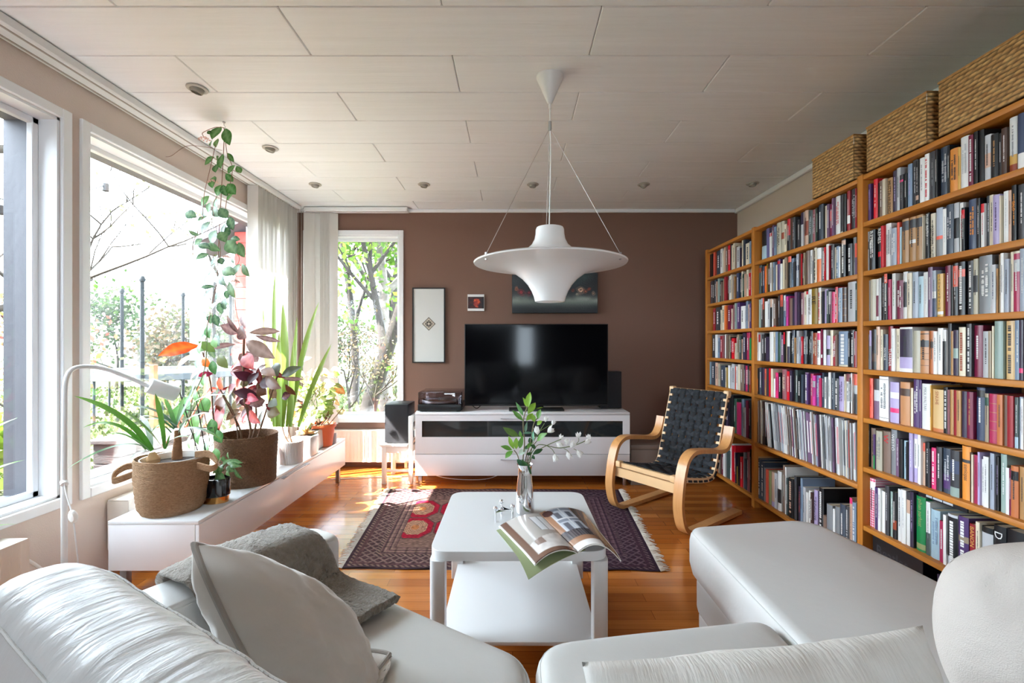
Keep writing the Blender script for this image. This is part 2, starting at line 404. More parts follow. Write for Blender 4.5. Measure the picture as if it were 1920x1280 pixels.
# ---------------- tv stand
t = thing('tv_stand', 'white lacquered low media cabinet with a smoked glass drawer, under the television', 'tv stand', (.08, 4.0, 0))
X0, X1, Y0, Y1, Z0, Z1 = -.815, .98, 3.80, 4.21, .09, .62
b = MB(); b.box(X0+.002, X1-.002, Y0+.02, Y1, Z0, Z0+.018); b.box(X0+.002, X0+.02, Y0+.02, Y1, Z0+.018, Z1-.02); b.box(X1-.02, X1-.002, Y0+.02, Y1, Z0+.018, Z1-.02)
b.box(X0+.02, X1-.02, Y1-.012, Y1, Z0+.018, Z1-.02); b.box(X0+.02, X1-.02, Y0+.022, Y1-.012, .268, .28); b.build('cabinet_body', M_lac, t, smooth=0)
b = MB(); b.rbox(X0, X1, Y0+.001, Y1, Z1-.02, Z1, .003); b.build('cabinet_top', M_lac, t, smooth=30)
ZD = .272
b = MB(); gx0, gx1, gz0, gz1 = -.757, .922, .415, .549
for q in ((X0+.001, gx0, ZD+.002, Z1-.022), (gx1, X1-.001, ZD+.002, Z1-.022), (gx0, gx1, ZD+.002, gz0), (gx0, gx1, gz1, Z1-.022)): b.box(q[0], q[1], Y0, Y0+.018, q[2], q[3])
dr = b.build('drawer_front', M_lac, t, smooth=0)
b = MB(); b.box(gx0, gx1, Y0+.008, Y0+.012, gz0, gz1); b.build('glass_panel', M_dglass, dr, smooth=0)
b = MB(); b.rbox(-.10, .16, Y0-.018, Y0-.012, .566, .572, .002); b.box(-.095, -.085, Y0-.013, Y0, .566, .572); b.box(.145, .155, Y0-.013, Y0, .566, .572); b.build('handle', M_steel, dr)
b = MB(); b.rbox(X0+.001, X1-.001, Y0, Y0+.018, Z0+.002, ZD-.002, .002); dr = b.build('drawer_front', M_lac, t, smooth=30)
b = MB(); b.rbox(-.10, .16, Y0-.018, Y0-.012, .226, .232, .002); b.box(-.095, -.085, Y0-.013, Y0, .226, .232); b.box(.145, .155, Y0-.013, Y0, .226, .232); b.build('handle', M_steel, dr)
b = MB(); b.box(-.3, .55, 3.95, 4.1, .282, .36); b.box(-.7, -.45, 3.95, 4.1, .282, .34); b.box(.62, .9, 3.95, 4.15, .282, .33); b.build('stored_boxes', M_blk, t, smooth=0)
for x in (X0+.035, X1-.035):
    for y in (Y0+.05, Y1-.05):
        b = MB(); b.rbox(x-.014, x+.014, y-.014, y+.014, 0, Z0, .002); b.build('leg', M_steel, t)
# ---------------- television
t = thing('television', 'large black flat screen television standing on the white media cabinet', 'television', (.2, 3.97, .62))
b = MB(); tx0, tx1, tz0, tz1 = -.419, .833, .652, 1.367
b.rbox(tx0, tx1, 3.965, 3.995, tz0, tz1, .004); b.rbox(tx0+.2, tx1-.2, 3.99, 4.005, tz0+.03, tz1-.2, .006); b.build('casing', M_blk, t)
b = MB(); b.box(tx0+.008, tx1-.008, 3.9635, 3.9665, tz0+.016, tz1-.008); b.build('screen', M_blkg, t, smooth=0)
b = MB(); b.rbox(.14, .27, 3.97, 4.0, .635, .70, .004); b.build('stand_neck', M_blk, t)
b = MB(); b.rbox(-.03, .44, 3.86, 4.005, .621, .638, .005); b.build('stand_base', M_blk, t)
# ---------------- speakers
def speaker(name, label, x0, x1, y0, y1, z0, z1, fr, drivers):
    t = thing(name, label, 'speaker', ((x0+x1)/2, (y0+y1)/2, z0))
    b = MB(); b.rbox(x0, x1, y0+.008, y1, z0, z1, .003); b.build('cabinet', fr, t)
    b = MB(); b.rbox(x0+.002, x1-.002, y0, y0+.009, z0+.002, z1-.002, .002); b.build('grille', mat('speaker_cloth', (38, 38, 42), .85, bump=((500,500,500), .3, 1)), t)
    for x in (x0+.02, x1-.02):
        b = MB(); b.lathe([(.008, 0), (.008, .004)], (x, y0+.03, z0-.0035), 10); b.build('rubber_pad', M_blk, t)
speaker('speaker', 'slim black speaker half hidden behind the television edge, on the media cabinet', .775, .968, 4.03, 4.19, .624, .948, M_blk, 1)
speaker('speaker', 'large dark grey speaker box standing on the small white chair', -1.098, -.897, 3.905, 4.17, .342, .672, mat('speaker_black', (30, 30, 34), .45), 1)
# ---------------- turntable
t = thing('turntable', 'black record player with a smoky clear lid on the media cabinet', 'record player', (-.615, 4.0, .62))
b = MB(); b.rbox(-.80, -.432, 3.835, 4.17, .628, .682, .004); b.build('plinth', M_blk, t)
for x in (-.77, -.46):
    for y in (3.87, 4.13):
        b = MB(); b.lathe([(.018, 0), (.02, .008)], (x, y, .6205), 16); b.build('foot', M_blk, t)
b = MB(); b.lathe([(.145, 0), (.15, .003), (.15, .018), (.146, .021), (.05, .021), (.0, .021)], (-.645, 4.0, .684), 48); pl = b.build('platter', M_steel, t)
b = MB(); b.lathe([(.14, 0), (.142, .002), (.04, .003)], (-.645, 4.0, .7055), 48); b.lathe([(.003, .003), (.003, .014), (.0, .015)], (-.645, 4.0, .7055), 10); b.build('record', M_blkg, pl)
b = MB(); b.tube([(-.472, 4.11, .72), (-.475, 4.06, .725), (-.49, 3.93, .722), (-.52, 3.90, .718)], .004, 8); b.lathe([(.018, 0), (.018, .034), (.01, .04)], (-.472, 4.11, .683), 16); b.tube([(-.472, 4.11, .722), (-.47, 4.15, .722)], .011, 10); b.build('tonearm', M_chr, t)
b = MB(); b.rbox(-.798, -.434, 3.84, 4.165, .684, .785, .006, 2); b.build('dust_cover', M_smoke, t)
# ---------------- small white chair
t = thing('childs_chair', 'small white wooden chair by the radiator, carrying the big speaker', 'chair', (-.99, 4.03, 0))
M_wood_w = mat('white_painted_wood', (235, 232, 228), .45)
b = MB(); b.rbox(-1.13, -.893, 3.86, 4.21, .318, .337, .005); b.build('seat', M_wood_w, t)
for x, y, h in ((-1.095, 3.885, .318), (-1.095, 4.185, .318), (-.868, 3.885, .578), (-.868, 4.185, .578)):
    b = MB(); b.rbox(x-.018, x+.018, y-.018, y+.018, 0, h, .004); b.build('leg', M_wood_w, t)
for q in ((-1.08, -.88, 3.875, 3.893), (-1.08, -.88, 4.177, 4.195), (-1.104, -1.086, 3.90, 4.17), (-.877, -.859, 3.90, 4.17)):
    b = MB(); b.rbox(q[0], q[1], q[2], q[3], .262, .318, .002); b.build('apron', M_wood_w, t)
for y in (3.885, 4.185):
    b = MB(); b.rbox(-1.08, -.882, y-.009, y+.009, .10, .122, .006); b.build('stretcher', M_wood_w, t)
for z in (.515, .44):
    b = MB(); b.rbox(-.882, -.854, 3.86 if z > .5 else 3.9, 4.205 if z > .5 else 4.17, z, z+(.062 if z > .5 else .035), .008); b.build('back_rail', M_wood_w, t)
# ---------------- radiators
M_rad = mat('radiator_white', (226, 218, 208), .4)
def radiator(label, axis, a0, a1, d0, d1, z0, z1):
    c = ((a0+a1)/2, (d0+d1)/2, z0) if axis == 'y' else ((d0+d1)/2, (a0+a1)/2, z0)
    t = thing('radiator', label, 'radiator', c)
    def q(b, u0, u1, e0, e1, v0, v1, r=.003):
        if axis == 'y': b.rbox(u0, u1, e0, e1, v0, v1, r)
        else: b.rbox(e0, e1, u0, u1, v0, v1, r)
    b = MB(); s = -1 if axis == 'y' else 1           # front plane is d0 (axis y) or d1 (axis x)
    fr = d0 if axis == 'y' else d1
    n = int((a1-a0)/.034); zz0, zz1 = z0+.03, z1-.055
    def fn(u, v):
        a = a0 + (a1-a0)*u; ph = (u*n) % 1
        dep = .004*max(0, min(1, 3*math.sin(PI*ph)-.6))*min(1, 12*min(v, 1-v))
        z = z0 + (z1-z0)*v
        return V((a, fr + dep, z)) if axis == 'y' else V((fr - dep, a, z))
    b.grid(lambda u, v: fn(u, [0, .02, .09, .12, .5, .80, .83, .97, 1][round(v*8)]), n*6, 8)
    q(b, a0, a1, min(fr, fr-s*.02) , max(fr, fr-s*.02), z0, z0+.001, .0003)
    b.build('front_panel', M_rad, t, smooth=60)
    b = MB(); bk = d1 if axis == 'y' else d0
    q(b, a0+.002, a1-.002, *sorted((bk, bk+s*.012)), z0+.004, z1-.01); b.build('back_panel', M_rad, t)
    b = MB(); q(b, a0, a1, d0+.004, d1-.003, z1-.008, z1, .003); b.build('top_grille', M_rad, t)
    for a in (a0, a1-.003):
        b = MB(); q(b, a, a+.003, d0+.004, d1-.003, z0+.004, z1-.008, .001); b.build('side_cover', M_rad, t)
    for a in (a0+.12, a1-.14):
        b = MB(); q(b, a, a+.03, d0+.03, d0+.045, 0, z0+.03, .002); b.build('foot', M_rad, t)
radiator('cream panel radiator under the narrow window, beside the small white chair', 'y', -1.93, -.90, 4.34, 4.425, .065, .366)
radiator('white panel radiator behind the plant bench, under the big window', 'x', 2.36, 3.5, -2.105, -1.99, .12, .385)
radiator('white panel radiator end below the nearest window, beside the leather sofa', 'x', .55, 1.875, -2.105, -1.99, .10, .395)
for y, (zx, l) in ((1.80, (.33, 'a')),):
    b = MB(); M_plug = mat('socket_white', (228, 226, 222), .4)
# ---------------- plant bench
t = thing('plant_bench', 'long low white bench with a glossy top along the window, crowded with potted plants', 'bench', (-1.668, 3.04, 0))
bx0, bx1, by0, by1 = -1.878, -1.457, 2.113, 3.965
b = MB(); b.rbox(bx0, bx1-.018, by0, by1, .14, .355, .002); b.build('bench_body', M_lac, t)
b = MB(); b.rbox(bx0, bx1-.001, by0-.001, by1, .355, .372, .002); b.build('bench_top', mat('bench_glass', (222, 224, 226), .08, coat=.6), t)
b = MB(); b.rbox(bx1-.017, bx1, by0+.002, by1-.002, .142, .353, .002); fr = b.build('flap_front', M_lac, t)
b = MB(); b.rbox(bx1, bx1+.016, 2.87, 2.92, .340, .345, .001); b.rbox(bx1, bx1+.016, 3.19, 3.24, .340, .345, .001); b.rbox(bx1+.012, bx1+.016, 2.87, 3.24, .338, .345, .001); b.build('handle', M_steel, fr)
for x in (bx0+.04, bx1-.045):
    for y in (by0+.05, by1-.05):
        b = MB(); b.rbox(x-.016, x+.016, y-.016, y+.016, 0, .14, .002); b.build('leg', M_steel, t)
# ---------------- coffee table
M_tab = mat('table_white', (214, 214, 214), .32)
t = thing('coffee_table', 'square white coffee table with rounded corners and a lower shelf, standing on the rug', 'coffee table', (.023, 1.945, 0))
def rpoly(pts, r, n=6):
    out = []; m = len(pts)
    rs = r if isinstance(r, (list, tuple)) else [r]*m
    for i in range(m):
        p0, p, p1 = V((*pts[i-1], 0)), V((*pts[i], 0)), V((*pts[(i+1) % m], 0)); rr = rs[i]
        a = p + (p0-p).normalized()*min(rr, (p0-p).length*.48); c = p + (p1-p).normalized()*min(rr, (p1-p).length*.48)
        for k in range(n+1):
            q = bez(a, p, c, n)[k]; out.append((q.x, q.y))
    return out
def slab(poly, prof, crown=0.0, cr=8, cen=None):
    """prof: list of (inset, z) from bottom edge to top edge; then a crowned top"""
    b = MB(); n = len(poly)
    cx = sum(p[0] for p in poly)/n; cy = sum(p[1] for p in poly)/n
    if cen: cx, cy = cen
    rings = []
    def ring(ins, z):
        out = []
        for x, y in poly:
            d = math.hypot(x-cx, y-cy); k = max(0, 1-ins/max(d, 1e-6)); out.append(V((cx+(x-cx)*k, cy+(y-cy)*k, z)))
        return out
    for ins, z in prof: rings.append(ring(ins, z))
    zt = prof[-1][1]; i0 = prof[-1][0]
    for j in range(1, cr):
        k = 1-j/cr; kk = []
        for x, y in poly:
            d = math.hypot(x-cx, y-cy); s = (1-i0/max(d, 1e-6))*k; kk.append(V((cx+(x-cx)*s, cy+(y-cy)*s, zt+crown*(1-k*k))))
        rings.append(kk)
    vs = [p for r_ in rings for p in r_]; fs = []
    for i in range(len(rings)-1):
        for k in range(n): fs.append((i*n+k, i*n+(k+1) % n, (i+1)*n+(k+1) % n, (i+1)*n+k))
    vs.append(V((cx, cy, zt+crown))); c = len(vs)-1; o = (len(rings)-1)*n
    for k in range(n): fs.append((o+k, o+(k+1) % n, c))
    fs.append(tuple(range(n-1, -1, -1)))
    b.add(vs, fs); return b
tx0, tx1, ty0, ty1 = -.298, .344, 1.62, 2.275
tp = rpoly([(tx0, ty0), (tx1, ty0), (tx1, ty1), (tx0, ty1)], .07, 8)
slab(tp, [(0, .421), (0, .4535), (.0015, .455)], 0, 2).build('tabletop', M_tab, t, smooth=30)
for sx in (0, 1):
    for sy in (0, 1):
        x0 = tx0 if not sx else tx1-.056; y0 = ty0 if not sy else ty1-.056
        rr = [.006]*4; rr[{(0,0):0, (1,0):1, (1,1):2, (0,1):3}[(sx, sy)]] = .056
        lp = rpoly([(x0, y0), (x0+.056, y0), (x0+.056, y0+.056), (x0, y0+.056)], rr, 7)
        b = MB(); b.prism(lp, .05, .4195); lg = b.build('leg', M_tab, t, smooth=30)
        b = MB(); c = V((x0+.026, y0+.026, .026)); b.lathe([(.008, -.011), (.024, -.01), (.026, 0), (.024, .01), (.008, .011)], c, 20, M=Matrix.Rotation(PI/2, 4, 'Y')); b.tube([c + V((0,0,.01)), c + V((0,0,.028))], .006, 8); b.build('caster', mat('caster_grey', (150,150,152), .5), lg)
b = MB(); b.rbox(tx0+.03, tx1-.03, ty0+.02, ty1-.02, .105, .12, .003); b.build('shelf', M_tab, t)
# ---------------- vase, candle holder, magazine
t = MB(); c = (.054, 1.997, .4555)
t.lathe([(.0, .0), (.036, .0), (.0405, .004), (.0415, .03), (.040, .07), (.035, .12), (.0295, .165), (.0285, .185), (.031, .203), (.035, .212), (.0335, .212), (.0295, .202), (.027, .185), (.028, .16), (.033, .115), (.037, .05), (.0, .045)], c, 40)
tag(t.build('vase', M_chr, org=c), 'polished chrome vase holding flowers on the coffee table', 'vase')
t = thing('candle_holder', 'small three-legged chrome candle holder with ball tops beside the vase', 'candle holder', (-.04, 1.93, .455))
feet = [V((-.071, 1.893, .455)), V((0, 1.919, .455)), V((-.048, 1.975, .455))]
for p in feet:
    b = MB(); b.tube([p, p+V((0,0,.047))], .0036, 12); lg = b.build('leg', M_chr, t)
    b = MB(); b.lathe([(.0005, -.0098), (.0055, -.008), (.009, -.004), (.0098, 0), (.009, .004), (.0055, .008), (.0005, .0098)], p+V((0,0,.055)), 18); b.build('ball_top', M_chr, lg)
cm = (feet[0]+feet[1]+feet[2])/3; out = []
for i in range(3):
    a, d = feet[i]*.93+cm*.07, feet[(i+1) % 3]*.93+cm*.07; mid = (a+d)/2*.35+cm*.65
    out += [(p.x, p.y) for p in bez(a, mid, d, 8)[:-1]]
b = MB(); b.prism(out, .490, .495); b.build('plate', M_chr, t, smooth=30)
# open magazine: two curved page surfaces with their printed pictures as colour
t = thing('magazine', 'open glossy interior design magazine lying over the table edge beside the vase', 'magazine', (.17, 1.77, .456))
def page(corner, fold, sgn, img, nu=44, nv=60):
    """corner: S0,S1 spine ends (back, front), E0,E1 outer ends"""
    S0, S1, E0, E1 = [V((*p, 0)) for p in corner]
    def zf(u, v):
        z = .4615 + fold*math.sin(PI*min(1, u*1.02))**.8*(.55+.45*v) + .004*(1-u)
        e = max(0, (1.62 - pos(u, v).y)) ; return z - e*e*2.2*(u if sgn > 0 else .25)
    def pos(u, v): return (S0*(1-v)+S1*v)*(1-u) + (E0*(1-v)+E1*v)*u
    b = MB(); b.col = []
    def fn(u, v):
        p = pos(u, v); return V((p.x, p.y, zf(u, v)))
    b.grid(fn, nu, nv)
    for i in range(nu+1):
        for j in range(nv+1): b.col.append(lin(img(i/nu, j/nv)))
    n0 = len(b.v)
    return b, fn
def img_l(u, v):
    u2 = 1-u                                              # 0 outer edge .. 1 spine ; v 0 back .. 1 front
    if u2 < .045: return (238, 238, 236)
    if v > .74 - .18*u2 and u2 > .18:
        k = mnoise.noise(V((u2*9, v*11, 3))); s = 225 + 25*k
        if v > .93: return (120, 90, 76)
        if .28 < u2 < .5 and .66 < v < .8: return (150, 128, 118)
        return (s, s-6, s-10)
    if u2 > .62 and .1 < v < .5:
        fx = ((u2-.62)/.38*2) % 1; fy = ((v-.1)/.4*2) % 1
        return (150, 150, 152) if fx < .1 or fy < .08 else (244, 245, 248)
    if u2 < .17: return (112, 84, 72)
    return (206-28*v, 200-30*v, 194-32*v)
def img_r(u, v):
    if u > .965: return (235, 235, 234)
    if (u-.12)**2/.012 + (v-.1)**2/.006 < 1: return (70, 46, 44)
    if v < .62 and .12 < u < .62:
        fx = ((u-.12)/.5*2) % 1; fy = (v/.62*2) % 1
        if fx < .1 or fy < .1: return (205, 204, 206)
        return (128, 132, 142) if fy < .3 else ((92, 94, 102) if .3 < fx < .75 and fy > .45 else (176, 180, 188))
    if .60 < v < .80 and u < .66: return (64, 60, 64) if (u*60) % 1 < .5 else (96, 90, 92)
    if u >= .62: return (96+20*mnoise.noise(V((u*14, v*5, 0))), 74, 62) if (u+v*.3) % .16 > .03 else (150, 120, 96)
    return (150, 112, 88) if v < .9 else (215, 210, 206)
M_page = mat('magazine_print', (255,255,255), .22, attr='Col', coat=.3)
S0, S1 = (.115, 1.955), (.228, 1.590)
for nm, cr, fo, sg, im in (('left_page', (S0, S1, (-.056, 1.828), (.072, 1.520)), .028, -1, img_l), ('right_page', (S0, S1, (.312, 1.985), (.372, 1.555)), .042, 1, img_r)):
    b, fn = page(cr, fo, sg, im); b.build(nm, M_page, t, smooth=60, solid=.0012)
    b = MB()                                              # page block under the top sheet
    def f2(u, v, fn=fn):
        p = fn(min(max(u, 0), 1)*.985, v); return p
    vs = []
    nu, nv = 20, 20
    top = [[f2(i/nu, j/nv) - V((0,0,.0022)) for j in range(nv+1)] for i in range(nu+1)]
    thick = lambda i: .0035*(1-.35*i/nu)
    b.grid(lambda u, v: top[round(u*nu)][round(v*nv)], nu, nv)
    b.grid(lambda u, v: top[round(u*nu)][round(v*nv)] - V((0,0,thick(round(u*nu)))), nu, nv)
    for j in (0, nv): b.grid(lambda u, v, j=j: top[round(u*nu)][j] - V((0,0,v*thick(round(u*nu)))), nu, 1)
    b.grid(lambda u, v: top[nu][round(u*nv)] - V((0,0,v*thick(nu))), nv, 1)
    b.build('page_block', mat('paper_edge', (222, 220, 214), .7), t, smooth=60)
t = MB(); q = [V((-.064, 1.800, 0)), V((.10, 1.94, 0)), V((.262, 1.63, 0)), V((.052, 1.487, 0))]
def booklet(u, v):
    p = (q[0]*(1-u)+q[1]*u)*(1-v) + (q[3]*(1-u)+q[2]*u)*v; return V((p.x, p.y, .4562 - max(0, 1.615-p.y)**2*2.0))
t.grid(booklet, 8, 24); t.grid(lambda u, v: booklet(u, v)+V((0,0,.0016)), 8, 24)
t.grid(lambda u, v: booklet(0, u)+V((0,0,.0016*v)), 24, 1); t.grid(lambda u, v: booklet(1, u)+V((0,0,.0016*v)), 24, 1); t.grid(lambda u, v: booklet(u, 1)+V((0,0,.0016*v)), 8, 1)
tag(t.build('booklet', mat('olive_cover', (150, 160, 120), .5)), 'thin olive green booklet poking out under the open magazine', 'booklet')
# ---------------- pendant lamp
M_acr = mat('white_acrylic', (248, 248, 248), .16, coat=.5, transl=.25)
lc = V((.183, 2.23, 0))
t = thing('pendant_lamp', 'large white saucer shaped pendant lamp hanging over the coffee table', 'pendant lamp', (lc.x, lc.y, 1.40))
b = MB(); b.lathe([(.0665, ZC), (.066, ZC-.004), (.012, ZC-.128), (.010, ZC-.132)], lc, 40); b.build('canopy_cone', mat('canopy_white', (222, 220, 218), .35), t)
b = MB(); b.tube([lc+V((0,0,ZC-.13)), lc+V((0,0,ZC-.155))], .007, 12); b.build('cord_grip', M_white, t)
b = MB(); b.tube(smoothpath([lc+V((0,0,ZC-.14)), lc+V((.001,0,2.3)), lc+V((.004,0,2.1)), lc+V((0,0,1.9)), lc+V((-.003,0,1.765))], 6), .0033, 8); b.build('cord', M_white, t)
b = MB(); b.lathe([(.004, 2.285), (.008, 2.282), (.009, 2.245), (.006, 2.238), (.003, 2.236)], lc, 16); b.build('coupling', mat('coupling_grey', (170,168,165), .35, .4), t)
for ax, ay in ((-.303, -.165), (.306, -.165), (0, .345)):
    b = MB(); b.tube([lc+V((ax*.02, ay*.02, 2.24)), lc+V((ax, ay, 1.602))], .0013, 6); b.build('suspension_wire', mat('wire_grey', (190,186,182), .4, .3), t)
    b = MB(); b.lathe([(.004, -.022), (.006, -.02), (.006, .012), (.003, .014)], lc+V((ax, ay, 1.596)), 10); b.build('wire_eyelet', M_steel, t)
up = [(.373, 1.590), (.36, 1.5945), (.30, 1.604), (.22, 1.618), (.16, 1.634), (.12, 1.652), (.09, 1.678), (.076, 1.705), (.071, 1.73), (.070, 1.752), (.066, 1.762), (.05, 1.767), (.012, 1.768)]
dn = [(.373, 1.588), (.37, 1.583), (.33, 1.577), (.27, 1.568), (.215, 1.556), (.172, 1.539), (.135, 1.512), (.108, 1.482), (.09, 1.452), (.079, 1.425), (.074, 1.405), (.0725, 1.400), (.068, 1.401), (.068, 1.44), (.0, 1.445)]
b = MB(); b.lathe(up, lc, 72, capb=False); b.build('upper_shade', M_acr, t, smooth=50)
b = MB(); b.lathe(dn, lc, 72, capb=False); b.build('lower_shade', M_acr, t, smooth=50)
# ---------------- wall art
M_frame_b = mat('frame_black', (24, 22, 22), .4)
yw = YB
t = thing('framed_print', 'tall narrow white print with a small black diamond, in a thin black frame', 'picture', (-.813, yw-.01, 1.008))
x0, x1, z0, z1 = -.972, -.655, 1.008, 1.738
b = MB()
for q in ((x0, x0+.011, z0, z1), (x1-.011, x1, z0, z1), (x0+.011, x1-.011, z0, z0+.011), (x0+.011, x1-.011, z1-.011, z1)): b.box(q[0], q[1], yw-.024, yw-.002, q[2], q[3])
b.build('frame', M_frame_b, t, smooth=0)
b = MB(); b.box(x0+.011, x1-.011, yw-.014, yw-.006, z0+.011, z1-.011); mt_ = b.build('mat_board', mat('print_paper', (206, 206, 202), .5), t, smooth=0)
b = MB(); b.col = []; c = V((-.813, yw-.0155, 1.387)); n = 36; a = .066
def dia(u, v):
    s, w_ = (u-.5)*2, (v-.5)*2; return c + V(((s+w_)*a/2, 0, (w_-s)*a/2))
b.grid(dia, n, n)
for i in range(n+1):
    for j in range(n+1):
        s, w_ = abs(i/n-.5)*2, abs(j/n-.5)*2; m_ = max(s, w_)
        dark = m_ > .93 or (.78 < m_ < .86) or (m_ < .72 and ((math.hypot(s-.36, w_-.36) < .26 and math.hypot(s-.36, w_-.36) > .12) or (s < .1 and w_ > .2) or (w_ < .1 and s > .2) or math.hypot(s-.36, w_-.36) < .05))
        b.col.append(lin((22, 20, 20) if dark else (196, 184, 166)))
b.build('diamond_motif', mat('ink_print', (255,255,255), .6, attr='Col'), mt_, smooth=0)
t = thing('photo_print', 'small square red toned print with white borders on the brown wall', 'picture', (-.356, yw-.01, 1.512))
b = MB(); b.box(-.4365, -.275, yw-.017, yw-.002, 1.512, 1.673); b.build('mount', mat('print_white', (235, 232, 230), .5), t, smooth=0)
b = MB(); b.col = []; n = 30
b.grid(lambda u, v: V((-.4335+.1555*u, yw-.0185, 1.536+.113*v)), n, n)
for i in range(n+1):
    for j in range(n+1):
        u, v = i/n, j/n; f = mnoise.fractal(V((u*5, v*5, 2)), 1, 2, 4); d = math.hypot((u-.55)*2.0, (v-.5)*.9)*(1+.5*mnoise.noise(V((u*6, v*6, 4))))
        cc = (58+30*f, 26+8*f, 26)
        if d < .36: cc = (160+90*f, 52+60*f+20*mnoise.noise(V((u*14, v*14, 7))), 38)
        if u > .86: cc = (28, 24, 26)
        b.col.append(lin(tuple(max(0, min(255, q)) for q in cc)))
b.build('print', mat('print_ink', (255,255,255), .5, attr='Col'), t, smooth=0)
t = thing('canvas_painting', 'dark abstract canvas painting with red and cream blooms, behind the pendant lamp', 'painting', (.41, yw-.02, 1.49))
b = MB(); b.rbox(-.005, .823, yw-.04, yw-.002, 1.490, 1.905, .004); b.build('canvas', mat('canvas_edge', (34, 36, 38), .7), t)
b = MB(); b.col = []; nu, nv = 150, 76
b.grid(lambda u, v: V((-.002+.822*u, yw-.0415, 1.493+.409*v)), nu, nv)
for i in range(nu+1):
    for j in range(nv+1):
        u, v = i/nu, j/nv; f = mnoise.fractal(V((u*3, v*2.2, 5)), 1, 2, 5); g = mnoise.fractal(V((u*9, v*8, 9)), 1, 2, 4)
        base = V((26, 30, 34)) ; mist = V((150, 160, 148))
        k = math.exp(-((v-.28-.06*f)/.13)**2)*(.75+.4*f); k = max(0, min(1, k)); cc = base*(1-k) + mist*k
        k2 = math.exp(-((v-.8)/.2)**2)*max(0, f+.2)*.6; cc = cc*(1-k2) + V((60, 88, 84))*k2
        for (fx, fz, rr, c1) in ((.1, .50, .10, (150, 36, 44)), (.2, .47, .07, (120, 24, 40)), (.05, .56, .06, (205, 110, 70)), (.80, .53, .085, (226, 178, 148)), (.86, .50, .05, (190, 96, 70)), (.71, .52, .05, (150, 60, 44)), (.95, .46, .05, (196, 150, 120)), (.76, .44, .04, (214, 196, 170)), (.9, .56, .035, (170, 70, 50)), (.32, .6, .08, (110, 40, 40)), (.55, .62, .08, (170, 90, 66))):
            d = math.hypot((u-fx)*2, v-fz)/rr*(1+.5*g); k = max(0, min(1, 1.25-d))
            ring = .75+.35*math.sin(d*9+g*4); cc = cc*(1-k) + V(c1)*ring*k
        b.col.append(lin(tuple(max(0, min(255, q)) for q in cc)))
b.build('painted_surface', mat('oil_paint', (255,255,255), .35, attr='Col', bump=((90,90,90), .25, 3)), t, smooth=0)
# ---------------- storage box behind the armchair
t = thing('storage_box', 'low grey brown box on the floor between media cabinet and bookcase', 'box', (1.2, 3.99, 0))
b = MB(); b.rbox(1.0, 1.42, 3.84, 4.14, .0, .30, .006); b.build('box_body', mat('box_grey', (128, 112, 102), .6), t)
b = MB(); b.rbox(.997, 1.423, 3.837, 4.143, .302, .34, .006); b.build('lid', mat('box_grey', (128, 112, 102), .6), t)
# ---------------- reading lamp
M_lampw = mat('lamp_white', (214, 214, 214), .4)
t = thing('reading_lamp', 'slender white arched reading lamp beside the first window, bowing over the spiky plant', 'floor lamp', (-1.97, 2.0, 0))
b = MB(); b.lathe([(.115, 0), (.118, .006), (.112, .016), (.02, .02), (.012, .03)], (-1.97, 2.0, 0), 40); b.build('base', M_lampw, t)
pth = [V((-1.97, 2.0, .02)), V((-1.97, 2.0, .55))] + smoothpath([V((-1.968, 2.0, .95)), P(123, 715, 2.01), P(133, 694, 2.03), P(155, 687, 2.07), P(195, 691, 2.13), P(245, 709, 2.2), P(285, 727, 2.26)], 6)
b = MB(); b.tube(pth, [.0115]*2 + [.0095]*(len(pth)-2), 14); b.build('pole', M_lampw, t)
a, c = P(279, 722, 2.25), P(331, 739, 2.34); ax = (c-a).normalized(); Mq = ax.to_track_quat('Z', 'Y').to_matrix().to_4x4(); ln = (c-a).length
b = MB(); b.lathe([(.004, .002), (.036, 0), (.0375, .003), (.0375, ln-.002), (.034, ln), (.033, ln-.01), (.0, ln-.03)], a, 36, M=Mq); b.build('lamp_head', M_lampw, t)
b = MB(); b.tube(smoothpath([P(121, 905, 1.99), P(124, 925, 1.98), P(134, 958, 1.97), P(139, 985, 1.97), P(143, 1020, 1.98), P(147, 1060, 2.0), P(150, 1110, 2.0)], 5), .0028, 7); b.build('cord', M_lampw, t)
b = MB(); b.tube([P(120, 902, 2.0), P(121, 908, 1.99)], .014, 12); b.build('cord_clip', M_lampw, t)
c = P(137, 968, 1.965); b = MB(); b.lathe([(.0, -.012), (.012, -.011), (.0165, -.004), (.0165, .004), (.012, .011), (.0, .012)], c, 18, sy=1.7, M=Matrix.Rotation(-.25, 4, 'Y') @ Matrix.Rotation(PI/2, 4, 'X')); b.build('foot_switch', M_white, t)
# ---------------- cables and floor sockets
def cable(label, pts, r=.003, m=None, grp=None):
    b = MB(); b.tube(smoothpath(pts, 6), r, 7); return tag(b.build('cable', m or M_white), label, 'cable', grp)
cable('thin white cable lying on the floor between plant bench and small chair', [V((-1.6, 4.0, .004)), V((-1.45, 4.02, .004)), V((-1.25, 4.06, .004)), V((-1.0, 4.09, .004)), V((-.8, 4.12, .004))])
cable('thin pale cable sagging under the white media cabinet', [V((-.78, 3.98, .085)), V((-.6, 3.9, .05)), V((-.4, 3.9, .03)), V((-.2, 3.92, .035)), V((-.05, 3.99, .086))])
cable('black cable loop peeking out below the television', [V((-.36, 4.08, .64)), V((-.31, 3.98, .63)), V((-.27, 4.06, .66))], .004, M_blk)
t = thing('floor_socket', 'white extension socket on the floor between the lamp pole and the plant bench', 'socket', (-2.04, 2.04, 0))
b = MB(); b.rbox(-2.09, -1.99, 1.97, 2.16, .0, .045, .008); b.build('socket_body', M_white, t)
